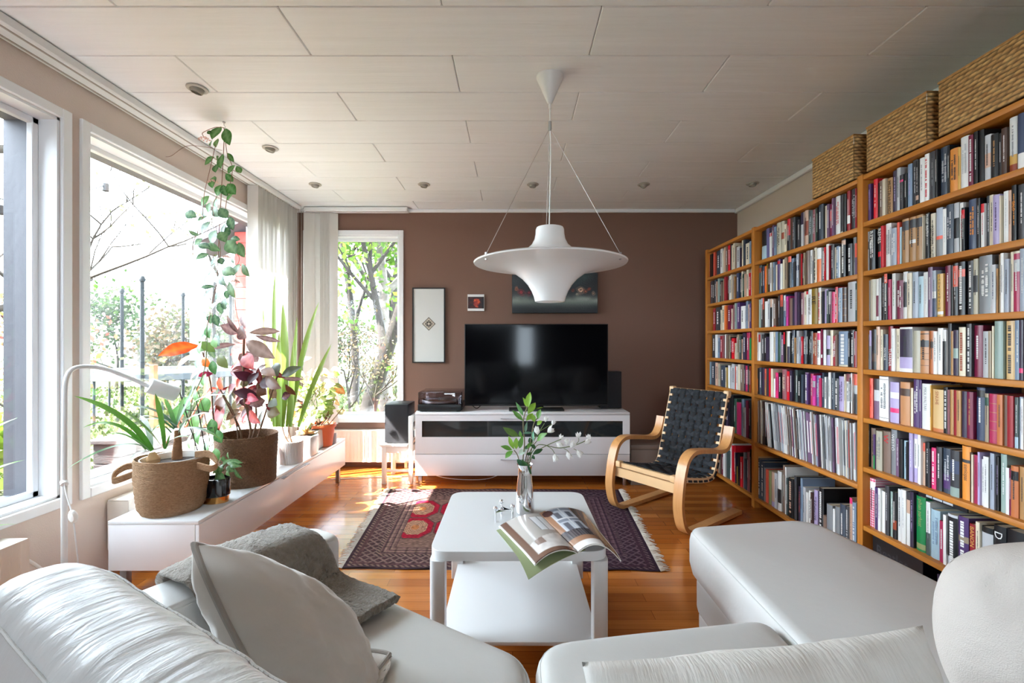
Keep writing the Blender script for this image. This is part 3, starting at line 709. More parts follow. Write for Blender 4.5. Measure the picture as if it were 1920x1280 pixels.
for y in (2.01, 2.06, 2.115):
    b = MB(); b.lathe([(.02, 0), (.02, .004), (.016, .004), (.015, .001), (.0, .001)], (-2.04, y, .0455), 18); b.build('outlet', M_white, t)
cable('white cable curling from the near radiator to the floor socket', [V((-2.02, 1.89, .30)), V((-2.0, 1.93, .24)), V((-1.99, 1.97, .15)), V((-2.0, 2.0, .055))], .006)
# ================================================================== rug
t = thing('rug', 'worn purple brown oriental rug with red octagon medallions and white fringes', 'rug', (-.07, 3.06, 0))
q = [V((-.905, 2.415, 0)), V((.775, 2.385, 0)), V((.865, 3.715, 0)), V((-1.00, 3.735, 0))]
def rugp(u, v):
    p = (q[0]*(1-u)+q[1]*u)*(1-v) + (q[3]*(1-u)+q[2]*u)*v
    e = min(u, 1-u, v, 1-v)
    return V((p.x, p.y + .006*math.sin(u*23)*(1 if v < .5 else -1)*max(0, 1-e*18), .005 + .0025*math.sin(u*31)*max(0, 1-e*14)))
RW, RH = 1.77, 1.33
def rugc(u, v):
    x, y = u*RW, v*RH; ex, ey = min(x, RW-x), min(y, RH-y); e = min(ex, ey)
    nz = .82 + .3*mnoise.noise(V((x*45, y*160, 1))); ab = .5 + .5*mnoise.noise(V((x*1.4, y*1.6, 8)))
    dark, mid, lite, red = V((62, 44, 50)), V((104, 80, 78)), V((150, 122, 108)), V((150, 26, 46))
    c = mid.copy()
    if e < .02: c = dark
    elif e < .04: c = lite*.8 if int((x+y)*60) % 2 else dark
    elif e < .06: c = dark if (e*400) % 3 < 1.5 else V((96, 66, 66))
    elif e < .145:
        g = ((x+y)*17) % 1; h = ((x-y)*17) % 1
        c = V((118, 94, 88)) if (g < .28 or h < .28) else (V((82, 54, 54)) if (g-.6)**2+(h-.6)**2 < .03 else V((66, 48, 52)))
    elif e < .165: c = lite*.85 if int((x+y)*70) % 2 else dark
    elif e < .25:
        k = int((e-.165)/.0115); c = [V((112, 84, 80)), V((78, 56, 60)), V((134, 106, 96))][k % 3]
        if int((x if ex > ey else y)*80) % 5 == 0: c = c*.8
    else:
        c = V((128, 100, 88)) if int(y*90) % 2 else V((112, 84, 76))
        # medallions
        for k in range(4):
            for r_ in range(2):
                mx_, my_ = .315 + .245*k, .545 + .335*r_
                a, b_ = abs(x-mx_)/.112, abs(y-my_)/.165
                m_ = max(a, b_, (a+b_)*.70)
                if m_ < 1:
                    c = red if m_ > .70 else (V((176, 140, 112)) if int(m_*14+a*7) % 2 else V((140, 92, 78)))
                    if m_ < .22: c = V((176, 112, 70))
                elif m_ < 1.08: c = V((92, 60, 60))
    wear = 1.0 + .16*(ab-.5)*2
    # right half purpler; left half browner, with light painted in as a brighter tone
    k = max(0, min(1, (u-.42)*3)); c = c*(1-k) + V((c.x*.80, c.y*.78, c.z*.94))*k
    nz *= 1.32 - .17*k
    return lin(tuple(max(0, min(255, w_*nz*wear)) for w_ in c))
b = MB(); b.col = []; nu, nv = 420, 316
b.grid(rugp, nu, nv)
for i in range(nu+1):
    for j in range(nv+1): b.col.append(rugc(i/nu, j/nv))
pl = b.build('pile', mat('rug_wool', (255,255,255), .95, attr='Col', bump=((90, 400, 90), .5, 2), spec=.1), t, smooth=60)
pl.location.z = 0
b = MB(); b.grid(lambda u, v: rugp(u, v)-V((0,0,.0045)), 2, 2); b.build('backing', mat('rug_back', (90, 70, 66), .9), t)
M_fr = mat('fringe_white', (214, 206, 194), .9)
for side in (0, 1):
    b = MB()
    for i in range(150):
        v = (i+R.random()*.6)/150; p = rugp(side, v); s = 1 if side else -1
        L_ = R.uniform(.035, .065); dy = R.uniform(-.02, .02)
        b.tube([p, p+V((s*L_*.5, dy*.4, .004)), p+V((s*L_, dy, -.003))], [.0032, .003, .0014], 4)
    b.build('fringe', M_fr, t)
# ================================================================== armchair
M_birch = mat('birch_wood', (214, 158, 100), .35, var=((196, 136, 78), (60, 60, 3), 1.5), coat=.2)
M_birch2 = mat('birch_light', (226, 186, 138), .4)
M_web = mat('black_webbing', (30, 32, 36), .75, bump=((700, 700, 700), .35, 1))
cb = V((.733, 3.31, 0))                                  # left loop, foot of the curve
fdir = V((-.812, -.584, 0)).normalized(); sdir = V((-fdir.y, fdir.x, 0))
if sdir.x < 0: sdir = -sdir
rz = math.atan2(-fdir.x, fdir.y)
t = thing('armchair', 'bentwood birch armchair woven with black webbing straps, standing at the rug end', 'armchair', (1.15, 3.27, 0))
A = lambda tt, s, z: cb + fdir*tt + sdir*s + V((0,0,z))
W = .065
loop = [(-.62, .022), (-.3, .016), (-.12, .013), (-.04, .016), (.022, .045), (.055, .105), (.072, .20), (.062, .30), (.040, .395), (.008, .465), (-.045, .502), (-.11, .510), (-.25, .494), (-.37, .477), (-.435, .485), (-.475, .52), (-.498, .565), (-.515, .625)]
for s in (W/2, .556+W/2):
    b = MB(); b.rsweep(smoothpath([A(x, s, z) for x, z in loop], 5), sdir, W, .026); b.build('arm_loop', M_birch, t, smooth=40)
S0_, S1_ = W+.012, .556-.012
prof = smoothpath([V((x, 0, z)) for x, z in [(.035, .345), (-.10, .315), (-.25, .288), (-.34, .28), (-.40, .295), (-.437, .36), (-.475, .48), (-.525, .64), (-.578, .81), (-.59, .845)]], 6)
for s in (S0_+.013, S1_-.013):
    b = MB(); b.rsweep([A(p.x, s, p.z) for p in prof], sdir, .026, .034); b.build('seat_rail', M_birch2, t, smooth=40)
for tt, z, h in ((.028, .342, .03), (-.585, .832, .04)):
    b = MB(); a, c = A(tt, S0_-.005, z), A(tt, S1_+.005, z); b.rsweep([a, c], (0,0,1), h, .026); b.build('cross_rail', M_birch2, t, smooth=40)
b = MB(); b.rsweep([A(.03, W*.7, .287), A(.03, .556+W*.3, .287)], (0,0,1), .062, .022); b.build('front_rail', M_birch2, t, smooth=40)
b = MB(); b.rsweep([A(-.535, W*.7, .49), A(-.535, .556+W*.3, .49)], (0,0,1), .03, .024); b.build('back_stretcher', M_birch2, t, smooth=40)
for tt, z, w2 in ((.036, .348, .034), (-.588, .842, .034)):
    for s in (S0_+.012, S1_-.012):
        b = MB(); p = A(tt, s, z); Mx = Matrix.Translation(p) @ Matrix.Rotation(math.atan2(fdir.y, fdir.x), 4, 'Z'); b.rbox(-.021, .021, -.019, .019, -.022, .020, .006, 2, 0, Mx); b.build('corner_block', M_birch2, t)
# webbing: dense path samples with outward normals
n = 160; cum = [0]
for i in range(1, len(prof)): cum.append(cum[-1] + (prof[i]-prof[i-1]).length)
def on(d):
    d = max(0, min(cum[-1]*.9999, d))
    for i in range(1, len(prof)):
        if d <= cum[i]:
            k = (d-cum[i-1])/(cum[i]-cum[i-1]); p = prof[i-1].lerp(prof[i], k); tg = (prof[i]-prof[i-1]).normalized(); return p, V((tg.z, 0, -tg.x)) if False else V((-tg.z, 0, tg.x))
    return prof[-1], V((0,0,1))
Ltot = cum[-1]; NC, NL = 17, 7
span = S1_-S0_; cw = Ltot/NC; lw_ = span/NL
def wp(d, s, off):
    p, nn = on(d)
    nn = V((-nn.x, 0, -nn.z))
    return A(p.x + nn.x*off, s, p.z + nn.z*off)
b = MB(); sub = 6
for j in range(NL):                                      # lengthwise straps
    li = (span-.068)/NL; s0, s1 = S0_ + .034 + li*(j+.07), S0_ + .034 + li*(j+.93)
    def f(u, v, s0=s0, s1=s1, j=j):
        d = u*Ltot; off = .0195 + .0036*math.cos(PI*(d/cw-.5))*(1 if j % 2 else -1); return wp(d, s0+(s1-s0)*v, off)
    b.grid(f, NC*sub, 1)
b.build('lengthwise_webbing', M_web, t, smooth=60, solid=.0022)
b = MB()
for i in range(NC):
    d0, d1 = cw*(i+.10) + .008, cw*(i+.90) + .002
    def f(u, v, d0=d0, d1=d1, i=i):
        s = S0_ - .004 + u*(span+.008); k = (s-S0_-.034)/((span-.068)/NL); off = .0195 + .0036*math.sin(PI*max(0, min(NL, k)))*(1 if i % 2 else -1)
        e = max(0, abs(u-.5)*2-.97)/.03; return wp(d0+(d1-d0)*v, s, off*(1-e) - .012*e)
    b.grid(f, NL*sub, 1)
b.build('cross_webbing', mat('black_webbing_cross', (44, 47, 53), .75, bump=((700, 700, 700), .35, 1)), t, smooth=60, solid=.0022)
# ================================================================== sofa
M_lea = mat('white_leather', (212, 212, 210), .42, bump=((38, 38, 38), .10, 6), var=((205, 204, 201), (3, 3, 3), 1.2))
M_leaw = bpy.data.materials.new('white_leather_wrinkled'); M_leaw.use_nodes = True
nt = M_leaw.node_tree; N = nt.nodes; L = nt.links; bs = N['Principled BSDF']; bs.inputs['Base Color'].default_value = lin((202, 202, 201)); bs.inputs['Roughness'].default_value = .48
at = N.new('ShaderNodeAttribute'); at.attribute_name = 'UVW'
mp = N.new('ShaderNodeMapping'); mp.inputs['Scale'].default_value = (24, 2.2, 1); L.new(at.outputs['Vector'], mp.inputs['Vector'])
nz = N.new('ShaderNodeTexNoise'); nz.inputs['Scale'].default_value = 2.2; nz.inputs['Detail'].default_value = 5; nz.inputs['Distortion'].default_value = .8; L.new(mp.outputs[0], nz.inputs['Vector'])
tc = N.new('ShaderNodeTexCoord'); n2 = N.new('ShaderNodeTexNoise'); n2.inputs['Scale'].default_value = 160; n2.inputs['Detail'].default_value = 3; L.new(tc.outputs['Object'], n2.inputs['Vector'])
b1 = N.new('ShaderNodeBump'); b1.inputs['Strength'].default_value = .22; b1.inputs['Distance'].default_value = .02; L.new(nz.outputs['Fac'], b1.inputs['Height'])
b2 = N.new('ShaderNodeBump'); b2.inputs['Strength'].default_value = .08; b2.inputs['Distance'].default_value = .004; L.new(n2.outputs['Fac'], b2.inputs['Height']); L.new(b1.outputs['Normal'], b2.inputs['Normal']); L.new(b2.outputs['Normal'], bs.inputs['Normal'])
M_seam = mat('seam_thread', (204, 204, 201), .6)
M_base = mat('sofa_base_leather', (196, 196, 194), .42)
sofa = thing('sofa', 'white leather corner sofa with a chaise, seen from behind its back cushions', 'sofa', (.3, .9, 0))
U = V((-.857, .515, 0)); Vd = V((-.515, -.857, 0))       # along the angled left section / towards its back
PB = V((-.553, 1.516, 0))
edge = lambda z0, z1, r: [(r*.9, z0), (r*.3, z0+r*.2), (0, z0+r), (0, z1-r*1.1), (r*.12, z1-r*.62), (r*.42, z1-r*.24), (r*.95, z1-r*.05), (r*1.7, z1)]
def seat_piece(name, poly, rr, z0, z1, r, crown, m=M_lea, cen=None):
    o = slab(rpoly(poly, rr, 7), edge(z0, z1, r), crown, 9, cen); return o.build(name, m, sofa, smooth=50)
bl = PB + Vd*.80; br_ = V((.045, .30, 0))
seatL = [(.046, 1.135), (-.545, 1.505), (-.950, .84), (-.62, .50), (.046, .30)]
s1 = seat_piece('seat_cushion', seatL, [.07, .07, .05, .05, .03], .24, .425, .045, .012)
seatR = [(.718, .30), (.730, 1.305), (.30, 1.245), (.056, 1.195), (.056, .30)]
s2 = seat_piece('seat_cushion', seatR, [.02, .06, .1, .09, .02], .24, .422, .045, .010)
chp = [(.735, .32), (.735, 1.94), (1.30, 2.03), (1.415, 1.45), (1.415, .32)]
ch = seat_piece('chaise_cushion', chp, [.03, .07, .10, .2, .03], .235, .43, .05, .014)
b = slab(rpoly([(.752, .34), (.752, 1.90), (1.29, 1.985), (1.395, 1.45), (1.395, .34)], .06, 6), edge(.10, .24, .02), 0, 3); b.build('chaise_base', M_base, sofa, smooth=50)
b = slab(rpoly([(.757, .36), (.757, 1.89), (1.285, 1.97), (1.385, 1.45), (1.385, .36)], .06, 6), edge(.03, .10, .012), 0, 3); b.build('plinth', M_base, sofa, smooth=50)
b = slab(rpoly([(.02, 1.08), (-.52, 1.43), (-.90, .84), (-.60, .50), (.70, .33), (.70, 1.25), (.06, 1.13)], .04, 5), edge(.05, .245, .02), 0, 3, (-.05, .8)); b.build('seat_base', M_base, sofa, smooth=50)
def seam(pts, parent, r=.0022, name='seam', m=None):
    b = MB(); b.tube(pts, r, 6); return b.build(name, m or M_seam, parent)
# seams run a little inside the top edge of each cushion
def poly_seam(poly, rr, ins, z, parent, crop=None, cen=None):
    pp = rpoly(poly, rr, 7); n = len(pp); cx = cen[0] if cen else sum(p[0] for p in pp)/n; cy = cen[1] if cen else sum(p[1] for p in pp)/n; out = []
    for x, y in pp:
        d = math.hypot(x-cx, y-cy); k = 1-ins/d; out.append(V((cx+(x-cx)*k, cy+(y-cy)*k, z)))
    b = MB(); b.tube(out, .0022, 6, closed=True); return b.build('seam', M_seam, parent)
poly_seam(chp, [.03, .07, .10, .2, .03], .016, .4115, ch); poly_seam(seatR, [.02, .06, .1, .09, .02], .014, .405, s2); poly_seam(seatL, [.07, .07, .05, .05, .03], .014, .408, s1)
# arm of the angled section, armrest right of the chaise
ai = PB; ao = PB + U*.17
armp = [(ai.x, ai.y), (ao.x, ao.y), ((ao+Vd*.86).x, (ao+Vd*.86).y), ((ai+Vd*.86).x, (ai+Vd*.86).y)]
armp = [((V((*p, 0)) + Vd*.0).x + (.012*U.x if i in (0, 3) else 0), (V((*p, 0))).y + (.012*U.y if i in (0, 3) else 0)) for i, p in enumerate(armp)]
a1 = seat_piece('armrest', armp, .05, .05, .562, .03, .006)
poly_seam(armp, .05, .012, .550, a1)
ar = seat_piece('armrest', [(1.435, .35), (1.435, 1.44), (1.60, 1.42), (1.63, .35)], [.03, .05, .05, .03], .05, .555, .05, .014)
poly_seam([(1.435, .35), (1.435, 1.44), (1.60, 1.42), (1.63, .35)], [.03, .05, .05, .03], .02, .538, ar)
# big back cushions
def back_cushion(c0, ud, vd, ln, zc, hw, hh, name='back_cushion', wr=.0022, ex=2.8, tilt=.12):
    b = MB(); nu, nv = 110, 64; uvw = []
    def fn(u, v):
        a = 2*PI*v; ca, sa = math.cos(a), math.sin(a)
        x = math.copysign(abs(ca)**(2/ex), ca)*hw; z = math.copysign(abs(sa)**(2/ex), sa)*hh
        k = max(0, 1-abs(2*u-1)**7)**(1/3.2); k2 = max(0, 1-abs(2*u-1)**14)**.5
        p = c0 + ud*(ln*u) + vd*(x*(.35+.65*k) + tilt*z) + V((0, 0, zc + z*k2))
        w_ = mnoise.fractal(V((u*ln*26+1.2*math.sin(v*7), v*4, 3)), 1, 2, 2)*wr*(.3+.7*k)
        nrm = (vd*(x/hw) + V((0,0,z/hh))).normalized()
        uvw.append((u*ln*1.0, v*2.4, 0))
        return p + nrm*w_
    b.grid(fn, nu, nv)
    o = b.build(name, M_leaw, sofa, smooth=180)
    ca = o.data.attributes.new('UVW', 'FLOAT_VECTOR', 'POINT'); ca.data.foreach_set('vector', [q for c in uvw for q in c])
    return o, fn
c0 = V((-.645, .704, 0)) + Vd*.03 + U*.09
bc, fn = back_cushion(c0, -U, Vd, .82, .64, .095, .235, wr=.0022)
for vv in (.155, .345):
    pts = [fn(.02+.96*i/70, vv) + V((0, 0, .0015)) for i in range(71)]
    seam(pts, bc, .002)
    b = MB()
    for i in range(84):                                   # little stitches along the seam
        p0 = fn(.03+.94*i/84, vv-.003) + V((0,0,.0012)); p1 = fn(.03+.94*i/84+.003, vv+.003) + V((0,0,.0012))
        b.tube([p0, p1], .0009, 4)
    b.build('stitching', M_seam, bc)
bc2, fn2 = back_cushion(V((.06, .30, 0)), V((1, 0, 0)), V((0, -1, 0)), .66, .60, .09, .20)
bc3, fn3 = back_cushion(V((.74, .34, 0)), V((1, 0, 0)), V((0, -1, 0)), .68, .60, .09, .20)
b = MB(); b.rbox(.03, 1.62, .10, .20, .05, .60, .03, 3); b.build('back_frame', M_base, sofa)
bq = PB + Vd*.98
b = MB(); Mx = Matrix.Translation(PB + Vd*.96 - U*.22) @ Matrix.Rotation(math.atan2(-U.y, -U.x), 4, 'Z'); b.rbox(-.37, .32, -.05, .05, .05, .60, .03, 3, 0, Mx); b.build('back_frame', M_base, sofa)
# ================================================================== cushions
def pillow(name, label, c, ex, ey, w, h, th, m, piping=None, pinch=.09, sag=0.0, wr=.008, seed=1, grp=None, rough=2.0, power=.45, rnd=0.0, floor=-9):
    """soft cushion; ex, ey: in-plane axes (unit), w,h full sizes, th thickness"""
    c, ex, ey = V(c), V(ex).normalized(), V(ey).normalized(); nn = ex.cross(ey).normalized()
    t = thing(name, label, 'cushion', c - V((0,0,h*.45)), 0, grp)
    def outline(u, v):
        a_, b_ = u*(1-pinch*(1-v*v)), v*(1-pinch*(1-u*u))
        if rnd: a_, b_ = a_*(1-rnd)+rnd*u*math.sqrt(max(0, 1-v*v/2)), b_*(1-rnd)+rnd*v*math.sqrt(max(0, 1-u*u/2))
        return a_, b_
    def sf(u, v, sg):
        x, y = outline(u, v); e = max(0, (1-u*u)*(1-v*v))**power
        w_ = mnoise.fractal(V((u*rough+seed, v*rough, seed*3)), 1, 2, 4)*wr*min(1, e*3)
        rad = wr*.9*math.sin((math.atan2(v, u)*9)+seed)*e*(abs(u)**2+abs(v)**2)*.35
        p = c + ex*(x*w/2) + ey*(y*h/2 - sag*(1-v)*.5*(1-u*u)) + nn*(sg*(th/2*e + w_ + rad))
        if p.z < floor: p.z = floor + .0008*abs(v) + (.0 if sg < 0 else .002)
        return p
    n = 56
    b = MB(); b.grid(lambda a, d: sf(2*a-1, 2*d-1, 1), n, n); b.grid(lambda a, d: sf(2*a-1, 2*d-1, -1), n, n)
    bmm = b.build('cover', m, t, smooth=180)
    bm = bmesh.new(); bm.from_mesh(bmm.data); bmesh.ops.remove_doubles(bm, verts=bm.verts, dist=.0008); bmesh.ops.recalc_face_normals(bm, faces=bm.faces); bm.to_mesh(bmm.data); bm.free()
    if piping:
        path = []
        for k in range(200):
            s = k/50.0
            if s < 1: u, v = -1+2*s, -1
            elif s < 2: u, v = 1, -1+2*(s-1)
            elif s < 3: u, v = 1-2*(s-2), 1
            else: u, v = -1, 1-2*(s-3)
            path.append(sf(u, v, 1))
        b = MB(); b.tube(path, .0055, 8, closed=True); b.build('piping', piping, t)
    return t
M_velv = mat('grey_velvet', (216, 209, 202), .85, sheen=.6, bump=((26, 26, 26), .25, 6), var=((200, 193, 185), (6, 6, 6), 1.6))
_A, _ex, _ey = V((-.578, .80, .861)), V((.25, .72, -.65)).normalized(), V((-.46, 0, .888)).normalized()
pillow('cushion', 'grey beige velvet cushion with piped edges leaning against the angled sofa arm', _A + _ex*.215 - _ey*.20, _ex, _ey, .45, .41, .19, M_velv, mat('velvet_piping', (160, 153, 146), .85, sheen=.5), pinch=.02, wr=.012, seed=2, floor=.442, rnd=.35)
M_slub = mat('white_slub_cotton', (234, 232, 227), .9, bump=((200, 26, 40), .22, 4), var=((218, 214, 207), (120, 16, 24), 1.2))
pillow('cushion', 'off-white slubby cotton cushion lying in front of the chaise, lower edge cut off', (.385, .635, .585), (.985, .12, .02), (-.04, .36, .93), .56, .33, .17, M_slub, None, pinch=.05, wr=.014, seed=5, power=.42, floor=.437)
M_lin = mat('beige_linen', (203, 195, 188), .9, bump=((400, 400, 400), .3, 2), var=((196, 187, 179), (5, 5, 5), 1.3))
pillow('cushion', 'large plump pale beige linen cushion at the far right end of the sofa', (1.15, .89, .555), (.86, -.48, .10), (-.05, .22, .97), .49, .47, .28, M_lin, None, pinch=.0, wr=.016, seed=9, power=.5, rough=1.4, rnd=.85, floor=.447)
# ================================================================== throw blanket
M_bcl = mat('boucle_wool', (150, 142, 132), .98, sheen=.3, bump=((110, 110, 110), .9, 4), var=((122, 114, 104), (70, 70, 70), 1.6))
def throw():
    t = MB()
    # path across the arm: outer drop, over the top, down onto the seat
    prof = smoothpath([V((-.205, 0, .40)), V((-.200, 0, .52)), V((-.165, 0, .582)), V((-.085, 0, .592)), V((-.012, 0, .585)), V((.022, 0, .535)), V((.045, 0, .475)), V((.095, 0, .452)), V((.19, 0, .448)), V((.285, 0, .446))], 8)
    nu, nv = len(prof)-1, 90
    def fn(u, v, lift=0):
        p = prof[round(u*nu)]; s = .075 + .36*v*(1 - .25*max(0, u-.6)/.4) + .03*math.sin(u*5)
        bulge = .016*math.sin(PI*v)**.5 + .006*mnoise.noise(V((u*6, v*7, 2)))
        fz = 1.0 if u < .55 else .8
        q = PB - U*p.x + Vd*s + V((0, 0, p.z))
        nn = V((0,0,1)) if .25 < u < .5 or u > .68 else (-U*(.7 if u > .4 else -.7) + V((0,0,.5))).normalized()
        fuzz = .0045*mnoise.noise(V((u*85, v*85, 0))) + .0035*mnoise.noise(V((u*150, v*150, 4)))
        return q + nn*(bulge*fz + lift + fuzz)
    t.grid(lambda u, v: fn(u, v), nu, nv)
    nu2, nv2 = nu, nv
    o = t.build('throw_blanket', M_bcl, smooth=180, solid=.02)
    return o
tag(throw(), 'nubby grey brown wool throw draped over the angled sofa arm', 'blanket')
# ================================================================== bookcase
M_pine = mat('pine_wood', (200, 131, 54), .42, var=((174, 104, 36), (50, 3, 50), 1.6), bump=((80, 6, 80), .08, 3))
M_pinev = mat('pine_upright', (202, 133, 56), .42, var=((178, 107, 38), (50, 50, 3), 1.6))
BX0, BX1 = 1.757, 2.125
bc = thing('bookcase', 'tall honey coloured pine bookcase covering the wall, packed with books and records', 'bookcase', (1.94, 2.7, 0))
posts = [4.131, 3.33, 2.303, 1.262]
for y in posts:
    b = MB(); b.rbox(BX0, BX1, y-.0185, y+.0185, 0, 2.045, .003); b.build('upright', M_pinev, bc, smooth=30)
ZM = [2.035, 1.788, 1.55, 1.309, 1.071, .828, .477, .078]
ZR = [2.04, 1.803, 1.557, 1.307, 1.066, .824, .578, .284, .06]
BAYS = [('far', posts[1]+.0185, posts[0]-.0185, ZM), ('middle', posts[2]+.0185, posts[1]-.0185, ZM), ('near', posts[3]+.0185, posts[2]-.0185, ZR)]
for nm, y0, y1, zs in BAYS:
    for z in zs:
        b = MB(); b.rbox(BX0+.002, BX1-.012, y0+.0005, y1-.0005, z-.024, z, .003); b.build('shelf', M_pine, bc, smooth=30)
b = MB(); b.box(BX1-.010, BX1-.004, posts[3]+.02, posts[0]-.02, .03, 2.03); b.build('back_panel', mat('pine_back', (120, 74, 36), .7), bc, smooth=0)
# ================================================================== wicker baskets on top
M_wick = mat('wicker', (255, 255, 255), .65, attr='Col', bump=((120, 260, 260), .4, 3))
def wicker(name, label, y0, y1, z0, z1, x0, x1):
    t = thing(name, label, 'basket', ((x0+x1)/2, (y0+y1)/2, z0), 0, None)
    RH_ = .0165
    def side(f, ln, seed):
        b = MB(); b.col = []; nu, nv = int(ln/.0042), int((z1-z0)/.0028)
        hs = []
        def fn(u, v):
            s, z = u*ln, v*(z1-z0); rw = z/RH_; k = int(rw); ph = (s/.034 + .5*(k % 2)) % 1; fy = rw-k
            tw = (ph + (fy-.5)*.55*(1 if k % 2 == 0 else 1)) % 1
            h = max(0, math.sin(PI*fy))**.6*(.45+.55*max(0, math.sin(PI*tw))**.7)
            h *= .85+.3*mnoise.noise(V((s*60, z*60, seed)))
            hs.append((h, s, z)); e = min(1, 14*min(u, 1-u)+.2, 14*min(v, 1-v)+.25)
            return f(s, z, .012*h*e)
        b.grid(fn, nu, nv)
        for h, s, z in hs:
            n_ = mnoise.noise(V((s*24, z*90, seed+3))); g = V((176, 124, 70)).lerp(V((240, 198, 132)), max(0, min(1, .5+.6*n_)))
            g = g*(.34+.66*min(1, h*1.45)); b.col.append(lin(tuple(g)))  # low spots between braids darkened, shade painted into the colour
        return b
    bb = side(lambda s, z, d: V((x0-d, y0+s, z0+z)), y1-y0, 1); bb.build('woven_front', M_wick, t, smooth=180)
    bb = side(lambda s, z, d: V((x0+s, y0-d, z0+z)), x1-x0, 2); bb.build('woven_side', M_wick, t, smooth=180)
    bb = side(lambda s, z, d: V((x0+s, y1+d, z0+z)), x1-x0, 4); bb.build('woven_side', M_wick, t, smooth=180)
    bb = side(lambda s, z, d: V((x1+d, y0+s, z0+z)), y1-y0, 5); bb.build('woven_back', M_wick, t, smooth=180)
    b = MB(); b.box(x0+.001, x1-.001, y0+.001, y1-.001, z0, z0+.006); b.box(x0+.004, x1-.004, y0+.004, y1-.004, z1-.05, z1-.046)
    b.build('base', mat('wicker_dark', (110, 76, 42), .8), t, smooth=0)
    b = MB(); pp = [V((x0, y0, z1)), V((x1, y0, z1)), V((x1, y1, z1)), V((x0, y1, z1))]
    b.tube(pp, .006, 8, closed=True); b.build('rim', mat('wicker_rim', (178, 130, 76), .7), t)
wicker('wicker_basket', 'braided wicker basket on the bookcase top, the farthest of three, above the middle bay', 2.350, 2.672, 2.042, 2.272, 1.762, 2.06)
wicker('wicker_basket', 'braided wicker basket in the middle of the three on the bookcase top', 1.936, 2.262, 2.047, 2.265, 1.762, 2.06)
wicker('wicker_basket', 'braided wicker basket on the bookcase top, nearest the camera and cut by the frame edge', 1.548, 1.880, 2.047, 2.27, 1.762, 2.06)
# ================================================================== books
PALD = {'K': ((24,24,27), 'black'), 'D': ((58,58,62), 'dark grey'), 'd': ((56,66,80), 'slate blue'), 'G': ((128,130,133), 'grey'), 'L': ((188,189,192), 'light grey'), 'W': ((228,227,224), 'white'),
 'C': ((216,204,180), 'cream'), 'c': ((184,178,158), 'stone coloured'), 'z': ((150,134,112), 'khaki'), 'T': ((176,132,84), 'tan'), 'B': ((78,56,46), 'dark brown'), 'Z': ((122,100,88), 'taupe'), 'Q': ((194,138,94), 'copper'),
 'q': ((204,168,146), 'pale pink'), 'O': ((228,146,62), 'orange'), 'o': ((222,112,52), 'deep orange'), 'Y': ((212,166,84), 'golden yellow'), 'y': ((206,172,120), 'straw coloured'), 'X': ((148,118,34), 'mustard'), 'R': ((206,26,42), 'red'),
 'r': ((150,34,44), 'dark red'), 'M': ((118,26,60), 'maroon'), 'm': ((138,82,88), 'dusty rose'), 'P': ((80,54,104), 'purple'), 'p': ((56,46,68), 'dark violet'), 'u': ((112,84,112), 'mauve'), 'V': ((178,164,204), 'lavender'), 'v': ((100,96,138), 'violet blue'),
 'N': ((58,70,98), 'navy'), 'S': ((124,144,168), 'steel blue'), 'g': ((160,168,182), 'silver blue'), 'U': ((168,194,206), 'pale blue'), 'E': ((40,74,60), 'dark green'), 'e': ((70,84,82), 'grey green'), 'F': ((24,132,72), 'bright green'), 'A': ((146,166,158), 'sage green'),
 'I': ((224,52,116), 'pink'), 'i': ((172,44,84), 'raspberry'), 'j': ((206,66,150), 'magenta'), 'J': ((226,96,76), 'coral'), 'H': ((152,66,38), 'rust'), 'h': ((190,112,66), 'terracotta'), 'x': ((232,140,160), 'pink checked'), 'k': ((150,156,104), 'olive')}
BM = {}
def bmat(c, kind='b'):
    k = (c, kind)
    if k not in BM:
        BM[k] = mat(f'book_{PALD[c][1]}_{kind}'.replace(' ', '_'), PALD[c][0], .38 if kind == 'b' else .5, rnd=.12 if kind == 'b' else 0, coat=.12 if kind == 'b' else 0)
    return BM[k]
gm = bpy.data.materials.new('gingham_cloth'); gm.use_nodes = True
nt = gm.node_tree; N = nt.nodes; L = nt.links; tc = N.new('ShaderNodeTexCoord')
ck = N.new('ShaderNodeTexWave'); ck.bands_direction = 'Z'; ck.inputs['Scale'].default_value = 26; L.new(tc.outputs['Object'], ck.inputs['Vector'])
c2 = N.new('ShaderNodeTexWave'); c2.bands_direction = 'Y'; c2.inputs['Scale'].default_value = 26; L.new(tc.outputs['Object'], c2.inputs['Vector'])
ad = N.new('ShaderNodeMath'); L.new(ck.outputs['Fac'], ad.inputs[0]); L.new(c2.outputs['Fac'], ad.inputs[1])
rp = N.new('ShaderNodeValToRGB'); rp.color_ramp.interpolation = 'CONSTANT'; e = rp.color_ramp.elements
e[0].color = lin((206, 36, 84)); e[1].color = lin((240, 220, 224)); e[1].position = .66; q_ = e.new(.33); q_.color = lin((226, 130, 156))
dv = N.new('ShaderNodeMath'); dv.operation = 'MULTIPLY'; dv.inputs[1].default_value = .5; L.new(ad.outputs[0], dv.inputs[0]); L.new(dv.outputs[0], rp.inputs['Fac']); L.new(rp.outputs['Color'], N['Principled BSDF'].inputs['Base Color'])
BM[('x', 'b')] = gm; MATS['gingham_cloth'] = gm
M_pages = mat('book_pages', (206, 194, 168), .85)
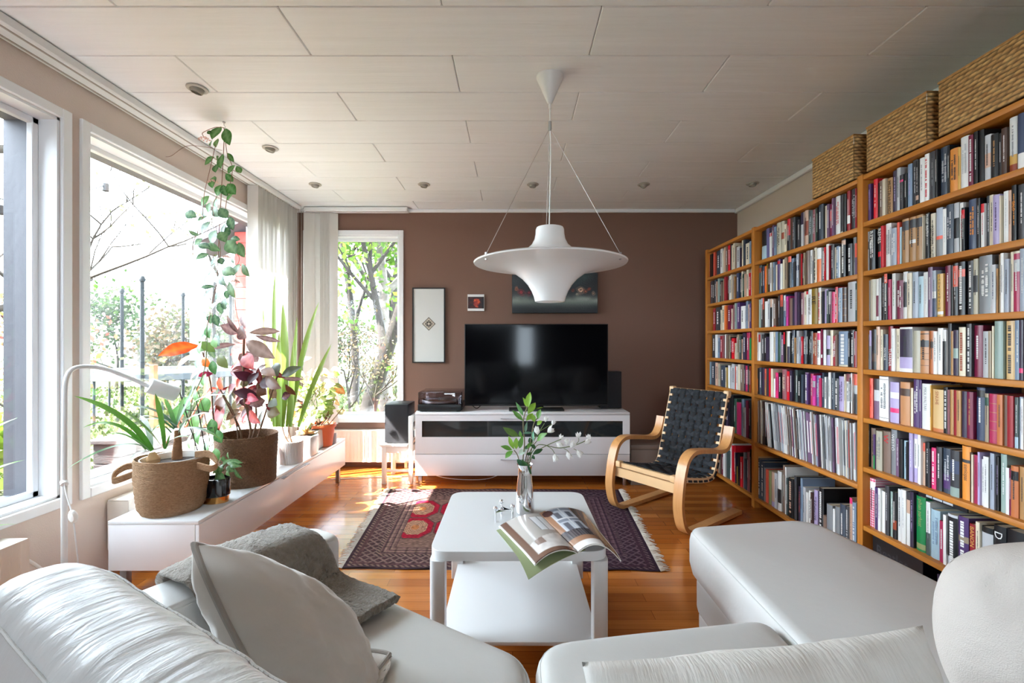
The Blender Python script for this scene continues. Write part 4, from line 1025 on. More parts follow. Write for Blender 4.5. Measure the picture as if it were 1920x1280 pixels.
ROWS = [
 ('near', 1, 1616, 200, 5.819, "36,70,870,C;#M:0:.35 72,102,845,P;.V 120,165,793,R;.W 168,180,830,K 184,226,810,Z;.W 228,260,790,C 262,316,780,T;K:MUTTA_HURMIO:.04:.92 318,368,700,p;.V 370,411,670,L 412,450,745,D;.G;#I:.8:.86 452,482,730,K 484,532,628,S;.V 534,588,585,D;.L 590,622,590,K;.W;#q:.12:.22 624,676,562,W;.G 682,732,500,W;=R 734,798,480,D;.G 800,828,470,K 830,925,438,d;.L 926,948,430,K 950,1044,460,O;.D 1045,1075,445,Y 1076,1165,312,W;.L 1166,1219,312,M;=W 1220,1265,262,K;.W 1268,1322,255,K 1325,1395,310,L;#q:.3:.6 1396,1480,300,K;.T 1484,1515,290,K 1518,1578,235,B;.W 1582,1668,118,W;#H:0:.16;#Y:.16:.33;.G 1688,1769,75,N;#W:0:.3"),
 ('near', 2, 1616, 330, 6.316, "36,74,660,L;#D:.55:.75 84,150,640,K;W:REMES:.45:.97;.W 168,226,610,K;W:REMES:.45:.97;#R:.30:.42 228,258,590,R 260,322,565,W;.G 324,344,600,L 346,410,618,g;.W 412,440,550,J;.R 442,464,600,U 466,546,512,T;#D:.74:.95 548,628,488,T;#D:.76:.95;#W:.42:.5 630,718,465,T;#D:.74:.94 722,732,465,C 734,780,440,K;W:PHILIP_ROTH:.5:.97;.A 808,862,445,C;K:PORTNOYN_TAUTI:.03:.72;.B 864,940,380,g;#J:.36:.43;#G:0:.36 942,988,390,W;.L 990,1078,340,d;.L 1080,1140,320,L;#K:.3:.7 1142,1182,318,W;.R 1184,1222,375,K;#R:.75:.95;.W 1244,1334,278,N;.O 1352,1396,265,K;.W 1416,1456,330,W;#R:.8:1;.R 1458,1499,235,D;.W 1501,1550,225,C;.K 1552,1636,225,V;.P 1638,1656,225,C 1664,1720,180,W;.L 1722,1758,170,q 1772,1828,110,K;O:GALO:.4:.72;.W 1836,1912,100,D;.W"),
 ('near', 3, 1616, 455, 6.316, "36,78,448,L 88,156,436,c 160,189,430,W;#M:.1:.6 190,222,420,L 236,268,398,K;.W 270,306,360,K;#J:.8:1;=W 308,342,435,i 346,386,365,W;.F 390,468,448,M;.W 470,524,345,W;#K:.25:.78 526,586,360,C;.D 592,660,350,g 664,728,400,U 732,782,350,W;.L 784,838,292,u 842,884,330,g;#W:.4:.55;#N:0:.4 886,958,370,Y;|D:ZADIESMITH:.14:.98;#W:.05:.12 960,1032,272,M;.W 1034,1064,270,K 1068,1130,245,K;#J:.55:.95;.L 1140,1222,228,K;=W;#J:.72:.86 1246,1308,215,D;=W 1310,1362,192,c;#D:.4:.7 1366,1520,138,G;.W 1528,1590,262,L;.N 1592,1612,300,T 1614,1649,140,z;.K 1651,1688,125,W 1690,1742,195,g 1744,1778,110,C 1780,1860,100,i;#C:.96:1;#L:.66:.86 1862,1920,30,g;.W"),
 ('near', 4, 1616, 585, 6.316, "6,30,262,S 36,104,218,V;#G:0:.6 108,166,205,K;#B:.2:.4 168,211,150,q 212,239,208,C;.K 240,292,262,d;W:MYYKÄ:.2:.62 296,350,140,r;W:TUHANA:.1:.5 352,392,196,W;.L 394,438,200,C;.K 440,590,180,W;#p:.33:.96;#V:.08:.33 592,672,222,c 682,785,225,Q;#K:.92:.94;#D:.62:.78;#B:.46:.47;#B:.32:.33;#B:.18:.19 787,840,222,h;#B:.6:.75 850,888,228,W;.K 890,955,190,W;.G 957,1000,212,W;#K:0:.75 1004,1046,130,D 1048,1076,226,T 1080,1138,215,p;#A:.38:.6 1142,1222,180,C;=H 1240,1300,140,D;=W 1304,1408,158,M 1418,1500,228,L;.D 1502,1540,225,z 1545,1565,165,C 1567,1668,95,A 1682,1784,105,y;=D 1790,1866,75,S;.W 1870,1920,80,p;#I:.12:.2"),
 ('near', 5, 1616, 695, 6.316, "60,112,90,J;.R 116,188,95,D;#L:.45:.72;#u:0:.45 194,302,48,W;#K:.93:.94;.G;#K:.06:.07 316,420,135,V;#W:.6:.75;#I:.25:.36 442,556,135,Q;#B:.68:.85 562,590,205,C 592,663,90,P;.W 665,694,85,P 696,804,155,W;G:MIKA_WALTARI:.42:.92 806,820,165,Y 822,950,222,y;H:SINUHE:.64:.95;#h:.0:.08 956,1006,195,K;=W 1008,1034,225,m 1036,1076,225,T 1078,1124,232,r 1126,1176,236,T 1178,1240,245,p 1242,1318,252,M;.T 1330,1430,200,N;#K:.82:.95 1450,1494,270,z;#E:.75:.92 1496,1600,275,i;#T:.8:.81;#T:.62:.63;#T:.44:.45;#T:.26:.27 1606,1672,285,h 1676,1726,290,Z 1728,1800,298,r 1802,1846,315,e;#U:0:.22;.W 1848,1888,310,g 1892,1920,330,W;.P"),
 ('near', 6, 1616, 785, 6.316, "8,80,60,K;.W 88,140,112,Z;.K 142,160,180,P;#F:0:.4 162,234,145,c;.G 236,322,150,Z;R:W:.7:.92 326,394,128,G;W:WESTÖ:.42:.9 396,436,235,u;.W 438,482,240,K 486,524,260,U;.N 526,552,270,K;.Q 556,600,170,V;.W 602,640,180,V;#W:.3:.9 650,682,185,W 684,705,230,W;.K 706,732,285,q;#J:.8:1 736,782,275,K;.W 784,806,350,D;.V 808,862,345,I;=W 864,930,335,D;.W 934,1036,350,d;#P:.1:.42;.L 1040,1148,375,D;#A:0:.2;#N:.5:.78 1158,1262,325,O;D:sieniopas:.36:.66;#D:.69:.75 1264,1298,400,B 1300,1321,420,C 1322,1370,430,i;.M 1374,1399,395,V 1400,1436,480,W;.D 1438,1500,450,W;.G 1518,1566,410,g 1568,1604,450,K;.V 1618,1690,420,A;.W 1692,1734,580,W 1736,1764,590,M 1766,1856,560,h;#K:.72:.9 1862,1920,570,T"),
 ('near', 7, 1616, 880, 6.095, "34,132,100,x;#W:.76:.93 134,149,200,W 150,185,205,P;.W 186,214,215,W;.P 216,264,250,W 266,312,185,D;.L 316,351,255,A;.W 352,396,260,K;#H:.2:.4 402,446,225,W;.K 448,502,232,W;.L 504,544,255,D;#W:0:.6;#q:.6:.85 546,586,255,p;.V 596,700,310,F;k:pihan_parhaat:.45:.95;#k:.04:.14 714,762,372,W;#e:0:.42;.G 764,868,460,U;.S 870,930,590,i 934,968,520,W 970,1082,515,L;#K:.2:.95;=W 1090,1206,540,P;=W;#z:.55:.66 1214,1290,625,r;Y:BANON:.5:.95 1300,1345,600,C;.D 1350,1480,660,K;#L:.6:.9 1490,1632,645,K;W:D:.7:.9 1640,1840,700,K"),
 ('middle', 1, 1410, 335, 8.257, "130,205,810,K;#U:0:.48 218,262,765,v 264,300,755,W;#p:.82:1;#R:.7:.82 318,339,710,u 340,372,740,S 374,439,675,c;.D 440,489,660,c;#H:.45:.65 490,526,700,C 530,582,625,K;#R:.5:1 584,620,600,B 626,668,600,D;.L 670,712,660,K;.C 716,746,630,D;.W 748,786,520,L;#p:.65:1 790,848,490,q;#H:.3:.7 852,914,495,e;.L 918,968,480,m;.L 970,988,455,E 990,1011,440,K 1012,1086,405,d 1088,1112,405,K 1116,1158,420,C 1160,1198,390,u 1200,1238,385,M;#R:.5:.8 1240,1270,275,u 1272,1340,225,W;.R 1342,1404,250,D;#C:0:.07 1406,1458,240,K 1462,1510,165,r;#W:.2:.4 1514,1594,155,D;.L 1600,1626,145,r"),
 ('middle', 2, 1410, 430, 9.32, "92,150,630,e;#H:.75:.92 152,175,650,K 178,206,640,N 212,245,635,o 246,260,580,X 262,306,600,B 318,344,575,W 346,372,570,z 374,404,568,S 406,438,615,C 440,490,520,P;#R:.85:.95 502,534,595,W 536,572,520,C;.Q 574,620,480,z;.K 622,676,475,K;#J:.82:1 682,726,500,S 728,758,560,D;.U 762,808,375,g;#N:.5:.66 812,850,360,B 852,868,425,R 870,900,500,K 906,938,405,z 942,1002,375,Z 1016,1054,355,W;.K 1060,1082,540,G 1084,1128,280,C;=K 1130,1206,330,W;#o:0:.68 1210,1262,335,G;=W 1264,1282,305,R 1284,1336,195,W;.L 1338,1360,280,r 1364,1420,270,D;.W 1436,1450,310,C 1452,1504,295,S;=W 1506,1528,300,W 1548,1620,160,K;=W;#q:.85:.97 1654,1732,255,D;=W 1750,1799,140,G 1800,1836,235,u;#J:.55:1"),
 ('middle', 3, 1410, 515, 9.32, "120,156,430,A;.K 158,190,390,g;#D:0:.8 196,220,380,B;#J:.6:1 226,278,460,W;.D 284,317,420,L 318,354,415,q;#K:0:.7 356,377,425,W 378,420,420,Z;#R:0:.04 446,468,400,D;.W 470,494,360,D 496,540,335,D;#J:.62:1 542,580,355,W;#S:0:.5 582,599,340,N 600,636,370,j;.W 640,671,400,M 672,716,405,Z;.V 718,752,400,p;.W 754,796,275,u;.V 800,830,310,p 832,898,318,m 902,934,285,C 938,969,285,W;#R:.9:1 970,1026,245,W;.K 1028,1130,240,X;K:RE:.5:.78 1134,1182,220,W;=R 1184,1222,280,C 1224,1248,285,D 1250,1304,255,V 1306,1346,265,e;=L 1348,1382,290,L;#K:0:.6 1386,1438,300,I;.D 1440,1486,215,R;=W 1490,1566,230,S;.W 1572,1646,225,B;#T:.8:.81;#T:.65:.66;#T:.4:.41;#T:.2:.21 1650,1796,95,L 1800,1836,140,e;.L"),
 ('middle', 4, 1410, 605, 9.32, "78,112,165,W 122,154,200,W;#r:.7:1 156,200,200,D 204,239,180,K;.W 240,296,240,p 298,364,160,W 370,395,155,C 396,444,155,S 446,506,170,E 508,556,205,u;.W 558,586,160,K;#R:.6:1 588,610,140,z 612,664,150,W;#p:0:.52 666,689,170,K;.W 690,742,130,d;.W 744,772,255,T 782,826,135,L;.D 828,848,240,g 850,876,235,R 878,932,135,d;.W 934,966,140,K 968,1034,150,K;.L 1040,1130,178,H;.C 1138,1192,150,W;K:MARKLUND:.22:.72;#I:.74:.95 1196,1226,105,M;#W:.2:.3 1234,1280,125,W 1282,1344,225,V;#K:.35:.55 1346,1394,130,C;.A 1398,1464,230,r;.W 1466,1500,200,Z 1506,1670,150,S;=W;#C:0:.05 1672,1714,170,K 1716,1776,130,D;=W 1780,1832,150,r"),
 ('middle', 5, 1410, 675, 9.32, "40,84,135,D;#o:.1:.6 122,164,125,d;.W 180,225,130,p;=W 226,252,145,J;#T:0:.6 254,290,140,D 296,330,138,R 336,371,145,C;.H 372,398,330,W 402,450,215,I;.W 452,500,215,K 506,570,160,m;.C 572,599,165,m 600,646,190,R;.K 664,706,175,p;.L 708,764,170,K 766,799,170,e;.C 800,856,290,K;R:JO_NESBØ:.45:.95 860,900,245,d 902,960,215,u;=W 962,990,230,P 994,1046,238,i;.L 1050,1098,265,j;#L:.6:.82 1100,1170,268,v;.L 1172,1220,310,i;.M 1222,1254,215,d 1258,1299,290,W 1300,1330,295,G 1334,1376,215,W 1378,1436,220,d;.L 1440,1500,320,D;=W 1506,1590,285,V;.P 1594,1615,240,C 1616,1712,240,W;#m:.8:1;.G 1716,1736,300,K 1738,1762,215,W;.K 1764,1826,245,L;#J:.72:1;#D:0:.5"),
 ('middle', 7, 1410, 830, 6.4, "12,38,165,T 40,70,185,d;=W 72,104,195,d;=W 106,142,230,d;=W 144,157,295,G 158,189,315,J 190,222,335,k 224,270,350,q;#V:0:.15 272,300,360,L 302,346,340,W;#K:.2:.55 362,386,268,Z 388,403,290,W 404,424,420,e 428,488,425,K;=q 492,520,400,D 548,578,520,p;.J 580,606,425,S 608,640,530,L 644,664,590,W 666,706,575,W;.G 708,730,590,B 732,776,565,V;.D 784,840,540,K;=W 848,888,870,Z 890,960,740,G 964,989,790,W;.K 990,1044,765,G 1050,1116,735,d 1118,1160,760,D;=L 1164,1196,660,q;#I:.9:1;.B 1198,1244,715,S;=W"),
 ('far', 1, 1318, 435, 10.24, "78,100,450,R 140,186,420,K 188,216,375,J 240,330,360,d 336,374,315,W 378,402,355,C 404,434,285,q 436,474,265,Z 484,526,235,R 530,556,220,D 558,580,250,C 584,612,210,C 614,640,270,Z 644,702,275,L 704,730,300,p 738,764,155,C 766,802,140,d 816,884,210,C 890,920,170,S"),
 ('far', 2, 1318, 435, 10.24, "108,130,950,M 136,180,900,D 182,222,940,K 226,256,890,d 258,276,945,q 278,288,950,M 290,324,870,A 326,350,930,K 352,376,950,Z 378,410,900,z 414,460,855,r 470,490,815,B 492,532,835,W 534,556,805,C 558,580,850,G 582,604,850,T 636,682,785,N 700,734,830,D 736,760,755,C 762,788,800,E 794,816,800,q 820,862,700,C 872,912,780,R 918,942,650,W"),
 ('far', 3, 1318, 550, 9.84, "186,228,278,r 230,326,255,D 328,344,300,C 346,394,190,C 396,430,220,o 432,514,220,M 520,540,280,C 542,580,205,m 584,612,170,A 614,636,140,g 638,686,160,P 690,770,235,W 772,790,240,L 792,830,135,S 834,860,200,q 862,892,180,P"),
 ('far', 4, 1318, 550, 9.84, "180,232,760,D 234,276,755,W 280,312,815,S 316,356,780,r 360,390,770,m 394,424,750,W 430,470,755,Z 472,500,770,z 502,528,800,K 536,588,820,R 590,606,920,C 610,632,800,W 636,672,755,z 674,704,780,e 706,732,840,q 734,790,720,p 794,856,715,i 858,892,815,F"),
 ('far', 5, 1318, 660, 11.64, "64,128,205,U 130,262,210,d 264,322,225,q 324,356,250,c 380,474,295,d 480,508,330,C 510,552,330,X 556,600,285,W 604,632,320,L 634,698,255,L 700,718,310,J 720,750,305,W 756,806,265,C 812,884,265,Z 888,910,280,p 914,974,290,i 976,1000,275,D 1002,1030,300,H"),
 ('far', 6, 1340, 730, 6.095, "60,85,60,D 90,130,62,p 134,160,60,p 162,204,60,K 206,236,105,E 238,290,150,I 292,322,110,S 324,348,205,L 350,376,125,M 378,408,130,K"),
 ('far', 7, 1340, 730, 6.095, "22,38,760,o 40,54,740,C 56,70,735,Z 72,96,730,M 98,120,725,W 122,160,690,e 162,190,625,W 194,213,640,R 215,232,640,R 234,243,720,p 244,264,880,X 266,290,720,K 292,318,770,R 320,334,715,G 336,364,790,d 366,396,715,m 398,408,680,K"),
]
XS = 1.783
SHELFW = ['', 'top', 'second', 'third', 'fourth', 'fifth', 'sixth', 'seventh', 'eighth']
BOOKS = []
for bay, row, ox, oy, s, data in ROWS:
    bi = {'far': 0, 'middle': 1, 'near': 2}[bay]; _, ya, yb_, zs = BAYS[bi]; z0 = zs[row]; ztop = zs[row-1]-.026
    last = yb_ - .001
    idx = 0
    for tok in data.split():
        parts = tok.split(';'); a, bb, tp, c = parts[0].split(','); pa, pb, pt = ox+float(a)/s, ox+float(bb)/s, oy+float(tp)/s
        yl, yr = F*XS/(pa-CX), F*XS/(pb-CX)
        yl = min(yl, last); 
        if yr > yl-.004: yr = yl-.005
        if yr < ya+.001: continue
        ym = (yl+yr)/2; zt = CZ-(pt-CY)*ym/F
        h = max(.13, min(zt-z0, ztop-z0-.004, .33)); last = yr; idx += 1
        fa = (pb-pa)*h*F/ym
        BOOKS.append(dict(bay=bay, row=row, bi=bi, y0=yr+.0002, y1=yl-.0002, z0=z0+.0006, h=h, c=c, ex=parts[1:], area=fa, i=idx))
# a few more past the picture edge keep the near bay's shelves full for other viewpoints
for row in range(1, 8):
    rr = [q for q in BOOKS if q['bay'] == 'near' and q['row'] == row]
    y = min(q['y0'] for q in rr); n_ = max(q['i'] for q in rr)
    while y > 1.49:
        w_ = R.uniform(.018, .042); n_ += 1; z0 = ZR[row]
        BOOKS.append(dict(bay='near', row=row, bi=2, y0=y-w_+.0004, y1=y-.0006, z0=z0+.0006, h=R.uniform(.185, min(.225, ZR[row-1]-.03-z0)), c=R.choice('KDGLWCTBRMPNSdzm'), ex=['.W'], area=0, i=n_)); y -= w_
BOOKS.sort(key=lambda q: -q['area'])
IND = BOOKS[:300]; REST = [q for q in BOOKS[300:] if q['area'] > 0]
def ordw(n):
    ones = ['', 'first', 'second', 'third', 'fourth', 'fifth', 'sixth', 'seventh', 'eighth', 'ninth', 'tenth', 'eleventh', 'twelfth', 'thirteenth', 'fourteenth', 'fifteenth', 'sixteenth', 'seventeenth', 'eighteenth', 'nineteenth']
    if n < 20: return ones[n]
    tens = {2: ('twenty', 'twentieth'), 3: ('thirty', 'thirtieth'), 4: ('forty', 'fortieth'), 5: ('fifty', 'fiftieth')}[n//10]
    return tens[1] if n % 10 == 0 else tens[0] + '-' + ones[n % 10]
def look(q):
    w_, h = q['y1']-q['y0'], q['h']
    s = 'thick' if w_ > .036 else 'slim' if w_ < .015 else 'tall' if h > .222 else 'short' if h < .175 else ''
    nm = PALD[q['c']][1]; ft = ''
    bands = [e for e in q['ex'] if e.startswith('#')]; tx = [e for e in q['ex'] if e[0] in '.=']; real = [e for e in q['ex'] if e[0] not in '.=#']
    if bands: ft = f" with a {PALD[bands[0][1]][1]} band"
    elif real: ft = f" with bold {PALD[real[0].lstrip('|')[0]][1]} title"
    elif tx: ft = f" with {PALD[tx[0][1]][1]} lettering"
    return (s + ' ' if s else '') + nm + ' book', ft
def where(q): return f"{SHELFW[q['row']]} shelf of the {q['bay']} bay"
cnt = {}
for q in BOOKS: q['lk'] = look(q); k = (q['lk'], q['bay'], q['row']); cnt[k] = cnt.get(k, 0)+1
used = set()
rowmap = {}
for q in BOOKS: rowmap.setdefault((q['bay'], q['row']), {})[q['i']] = q
def wc(s): return len(s.split())
for q in IND:
    lk, ft = q['lk']; nb = rowmap[(q['bay'], q['row'])]; a, c_ = nb.get(q['i']-1), nb.get(q['i']+1)
    cands = []
    if cnt[(q['lk'], q['bay'], q['row'])] == 1 and ft: cands.append(f"{lk}{ft} on the {where(q)}")
    if a and c_:
        cands.append(f"{lk} on the {where(q)}, between {PALD[a['c']][1]} and {PALD[c_['c']][1]} books")
    cands.append(f"{lk}, {ordw(q['i'])} from the post on the {where(q)}")
    dup = lambda s: s in used
    for s in cands:
        if not dup(s) and wc(s) <= 16:
            if 'between' in s:                             # is the description met by one book only on that shelf?
                same = [r_ for r_ in nb.values() if r_['lk'][0] == lk and nb.get(r_['i']-1) and nb.get(r_['i']+1) and {nb[r_['i']-1]['c'], nb[r_['i']+1]['c']} == {a['c'], c_['c']}]
                if len(same) > 1: continue
            q['label'] = s; used.add(s); break
def contrast(c):
    r_, g_, b_ = PALD[c][0]; return 'D' if r_+g_+b_ > 330 else 'W'
def build_book(q, rng):
    y0, y1, z0, h, c = q['y0'], q['y1'], q['z0'], q['h'], q['c']; w_ = y1-y0
    x0 = XS + rng.uniform(-.004, .006); dp = min(.30, h*rng.uniform(.64, .72)); th = min(.0026, w_*.18)
    segs = [(0, 1, c)]
    for e in q['ex']:
        if e.startswith('#'):
            cc, f0, f1 = e[1:].split(':'); f0, f1 = float(f0), float(f1); out = []
            for (s0, s1, sc_) in segs:
                if f1 <= s0 or f0 >= s1: out.append((s0, s1, sc_)); continue
                if f0 > s0: out.append((s0, f0, sc_))
                out.append((max(f0, s0), min(f1, s1), cc))
                if f1 < s1: out.append((f1, s1, sc_))
            segs = out
    cols = []; [cols.append(k[2]) for k in segs if k[2] not in cols]
    if c not in cols: cols.append(c)
    b = MB(); bulge = min(.006, w_*.16)*(1 if w_ > .02 else .5); nK = 6
    for s0, s1, sc_ in segs:                                # spine, gently rounded
        vs = []; fs = []
        for k in range(nK+1):
            u = k/nK; y = y1 - w_*u; x = x0 + bulge*(2*u-1)**2
            vs += [(x, y, z0+h*s0), (x, y, z0+h*s1)]
        for k in range(nK): fs.append((2*k, 2*k+2, 2*k+3, 2*k+1))
        b.add(vs, fs, cols.index(sc_))
    mi = cols.index(c)
    xb = x0+bulge
    b.box(xb, x0+dp, y0, y0+th, z0, z0+h, mi); b.box(xb, x0+dp, y1-th, y1, z0, z0+h, mi)
    o = b.build('book', [bmat(k) for k in cols], smooth=25, org=(x0+dp/2, (y0+y1)/2, z0))
    tag(o, q['label'], 'book', 'books on the bookcase')
    b = MB(); b.box(xb+.0005, x0+dp-.004, y0+th+.0001, y1-th-.0001, z0+.002, z0+h-.003); b.build('page_block', M_pages, o, smooth=0)
    xt = x0 - .0006; hasx = False
    b = MB(); tc = None
    for e in q['ex']:
        if e[0] == '#': continue
        if e[0] in '.=':
            tc = tc or e[1]; big = e[0] == '='; f0, f1 = (.12, .92) if big else (.3, .85)
            z = z0+h*f1; cw = w_*(.36 if big else .2); yc = (y0+y1)/2 - (0 if big else w_*.05)
            lines = 2 if (not big and w_ > .028) else 1
            for ln in range(lines):
                z = z0+h*(f1-.1*ln); off = (ln-.5*(lines-1))*cw*1.5
                while z > z0+h*f0:
                    l_ = cw*rng.uniform(.35, .75) if rng.random() > .16 else 0
                    if l_:
                        a_ = yc+off; hh = cw/2*(1 if rng.random() > .3 or big else .7)
                        b.quad((xt, a_+hh, z), (xt, a_-hh, z), (xt, a_-hh, z-l_), (xt, a_+hh, z-l_))
                    z -= (l_ or cw*.5) + cw*.16
        else:
            st = e.startswith('|'); e2 = e.lstrip('|'); cc, txt, f0, f1 = e2.split(':'); f0, f1 = float(f0), float(f1); txt = txt.replace('_', ' '); tc = cc
            if st:
                n_ = len(txt); step = h*(f1-f0)/n_
                for k, chh in enumerate(txt):
                    zt = z0+h*f1-step*k; hh = step*.66; ww = min(w_*.42, hh*.85); ww = ww*.3 if chh == 'I' else ww
                    put_text(b, chh, (xt, (y0+y1)/2+ww/2, zt-hh), (0, -ww, 0), (0, 0, hh))
            else:
                _, _, asp = text_mesh(txt); L_ = h*(f1-f0); hh = min(w_*.62, L_/asp*1.25); ww = min(L_, hh*asp)
                yc = (y0+y1)/2
                put_text(b, txt, (xt, yc+hh/2, z0+h*f1), (0, 0, -ww), (0, -hh, 0))
    if not any(e[0] != '#' for e in q['ex']) and rng.random() < .5:
        tc = contrast(c); z = z0+h*.8; cw = w_*.22; yc = (y0+y1)/2
        while z > z0+h*.35:
            l_ = cw*rng.uniform(.4, .9); b.quad((xt, yc+cw/2, z), (xt, yc-cw/2, z), (xt, yc-cw/2, z-l_), (xt, yc+cw/2, z-l_)); z -= l_+cw*.25
    if b.v:
        tcc = tc or contrast(c)
        b.build('spine_lettering', bmat(tcc, 't'), o, smooth=0)
    return o
brng = random.Random(11)
for q in IND: build_book(q, brng)
b = MB(); cl = sorted(PALD); 
for q in REST:
    y0, y1, z0, h = q['y0'], q['y1'], q['z0'], q['h']; x0 = XS + brng.uniform(-.004, .006); w_ = y1-y0
    dp = min(.30, h*.68); segs = [(0, 1, q['c'])]
    for e in q['ex']:
        if e.startswith('#'):
            cc, f0, f1 = e[1:].split(':'); segs.append((float(f0), float(f1), cc))
    b.box(x0, x0+dp, y0+.0003, y1-.0003, z0, z0+h-.002, cl.index(q['c']))
    for f0, f1, cc in segs[1:]: b.box(x0-.0006, x0, y0+.0003, y1-.0003, z0+h*f0, z0+h*f1-.002, cl.index(cc))
    if brng.random() < .55:
        z = z0+h*.82; cw = w_*.3; yc = (y0+y1)/2; tcc = cl.index(contrast(segs[-1][2] if len(segs) > 1 else q['c'])); xt = x0-.0009
        while z > z0+h*.3:
            l_ = cw*brng.uniform(.4, .9); b.quad((xt, yc+cw/2, z), (xt, yc-cw/2, z), (xt, yc-cw/2, z-l_), (xt, yc+cw/2, z-l_), tcc); z -= l_+cw*.25
o = b.build('books', [bmat(k) for k in cl], smooth=0)
tag(o, 'many smaller looking books filling the far bay and farther shelf rows', 'books', None, 'stuff')
# a book lying flat on top of the row on the seventh near shelf
y1, y0 = F*XS/(1718-CX), F*XS/(1806-CX); zf = .284+.215
def flat_book(name, label, y0, y1, x0, x1, z0, z1, c, cat='book', grp=None, txt=None):
    o = MB().rbox(x0, x1, y0, y1, z0, z1, .0012, 1).build(name, bmat(c), smooth=0); tag(o, label, cat, grp)
    if name == 'book':
        b = MB(); b.box(x0+.004, x1+.0006, y0-.0006, y1-.004, z0+.003, z1-.003); b.build('page_block', M_pages, o, smooth=0)
    if txt:
        b = MB()
        for (t_, ya, yb2, za, zb, cc) in txt: put_text(b, t_, (x0-.0006, ya, za), (0, yb2-ya, 0), (0, 0, zb-za))
        b.build('lettering', bmat(txt[0][5], 't'), o, smooth=0)
    return o
flat_book('book', 'black book lying flat on top of the row on the lowest near shelf', 1.80, 2.02, 1.80, 1.96, .5235, .545, 'K', txt=[('LONGA_PRINT'.replace('LONGA_PRINT', '—— ——— ———'), 1.98, 1.86, .530, .539, 'L')])
flat_book('box', 'black cardboard box with dim grey lettering under the lowest near shelf', 1.985, 2.262, 1.79, 2.0, .0606, .25, 'K', 'box', None, [('Beatles', 2.235, 2.06, .16, .21, 'D'), ('tuotanto', 2.215, 2.10, .115, .145, 'D')])
flat_book('box', 'added dark box filling space beside the black lettered box under the lowest near shelf', 1.66, 1.93, 1.80, 2.06, .0606, .22, 'p', 'box')  # this box and the next are added to keep the space dark
flat_book('box', 'added dark filler box at the near end under the lowest near shelf', 1.32, 1.62, 1.80, 2.06, .0606, .21, 'K', 'box')
for i_, (ya_, lb_) in enumerate(((2.42, 'grey record sleeve lying flat on the leaning row, by the near post'), (2.74, 'grey record sleeve lying flat on the middle of the leaning row'))):
    flat_book('record_sleeve', lb_, ya_, ya_+.305, 1.80, 2.105, .7935, .7985, 'G' if i_ else 'd', 'record', None)
# ================================================================== record sleeves (sixth shelf of the middle bay)
rr = random.Random(5); zs = .477; y = F*XS/(1416-CX); yend = posts[2]+.0185+.012; k = 0
RC = [('W', 'white', .34), ('L', 'light grey', .2), ('g', 'silver blue', .1), ('G', 'grey', .1), ('K', 'black', .1), ('Z', 'brown', .06), ('u', 'mauve', .05), ('C', 'cream', .05)]
first = True; total = F*XS/(1416-CX) - yend
while y > yend + .006:
    prog = 1 - (y-yend)/total
    if prog < .16: c = rr.choice('KZBCrKzM') ; th = rr.uniform(.006, .013)
    elif .58 < prog < .62: c = 'u'; th = .026
    else:
        th = rr.uniform(.0042, .0115); x_ = rr.random(); acc = 0
        for cc, nm, p_ in RC:
            acc += p_; c = cc
            if x_ < acc: break
    lean = (.02 if prog < .15 else .16*(1-prog)+.015 if prog > .2 else .12)
    if c == 'u' and th > .02: pass
    hh = rr.uniform(.296, .312); dl = .008 + hh*math.sin(lean)
    x0 = XS + rr.uniform(-.006, .01); dpt = .308
    b = MB(); b.rbox(x0, x0+dpt, -th/2+.0002, th/2-.0002, 0, hh, .0009, 1)
    yy = y - th/2; Mx = Matrix.Translation((0, yy-.03*0, zs+.0015)) @ Matrix.Rotation(-lean, 4, 'X')
    b.v = [Mx @ p for p in b.v]
    o = b.build('record_sleeve', bmat(c), smooth=0)
    nm = PALD[c][1]
    tag(o, f"thin {nm} record sleeve in the leaning row on the middle bay" if th < .02 else "thick mauve record box set leaning among the sleeves on the middle bay", 'record', 'record sleeves on the middle bay')
    b = MB(); b.add([Mx @ V(p) for p in ((x0-.0004, -th*.18, .06), (x0-.0004, th*.18, .06), (x0-.0004, th*.18, hh-.05), (x0-.0004, -th*.18, hh-.05))], [(0,1,2,3)])
    b.build('spine_line', bmat(rr.choice('WDLKGR') if c not in 'K' else 'L', 't'), o, smooth=0)
    y -= th + .0006 + (.0045 if rr.random() < .2 else 0)
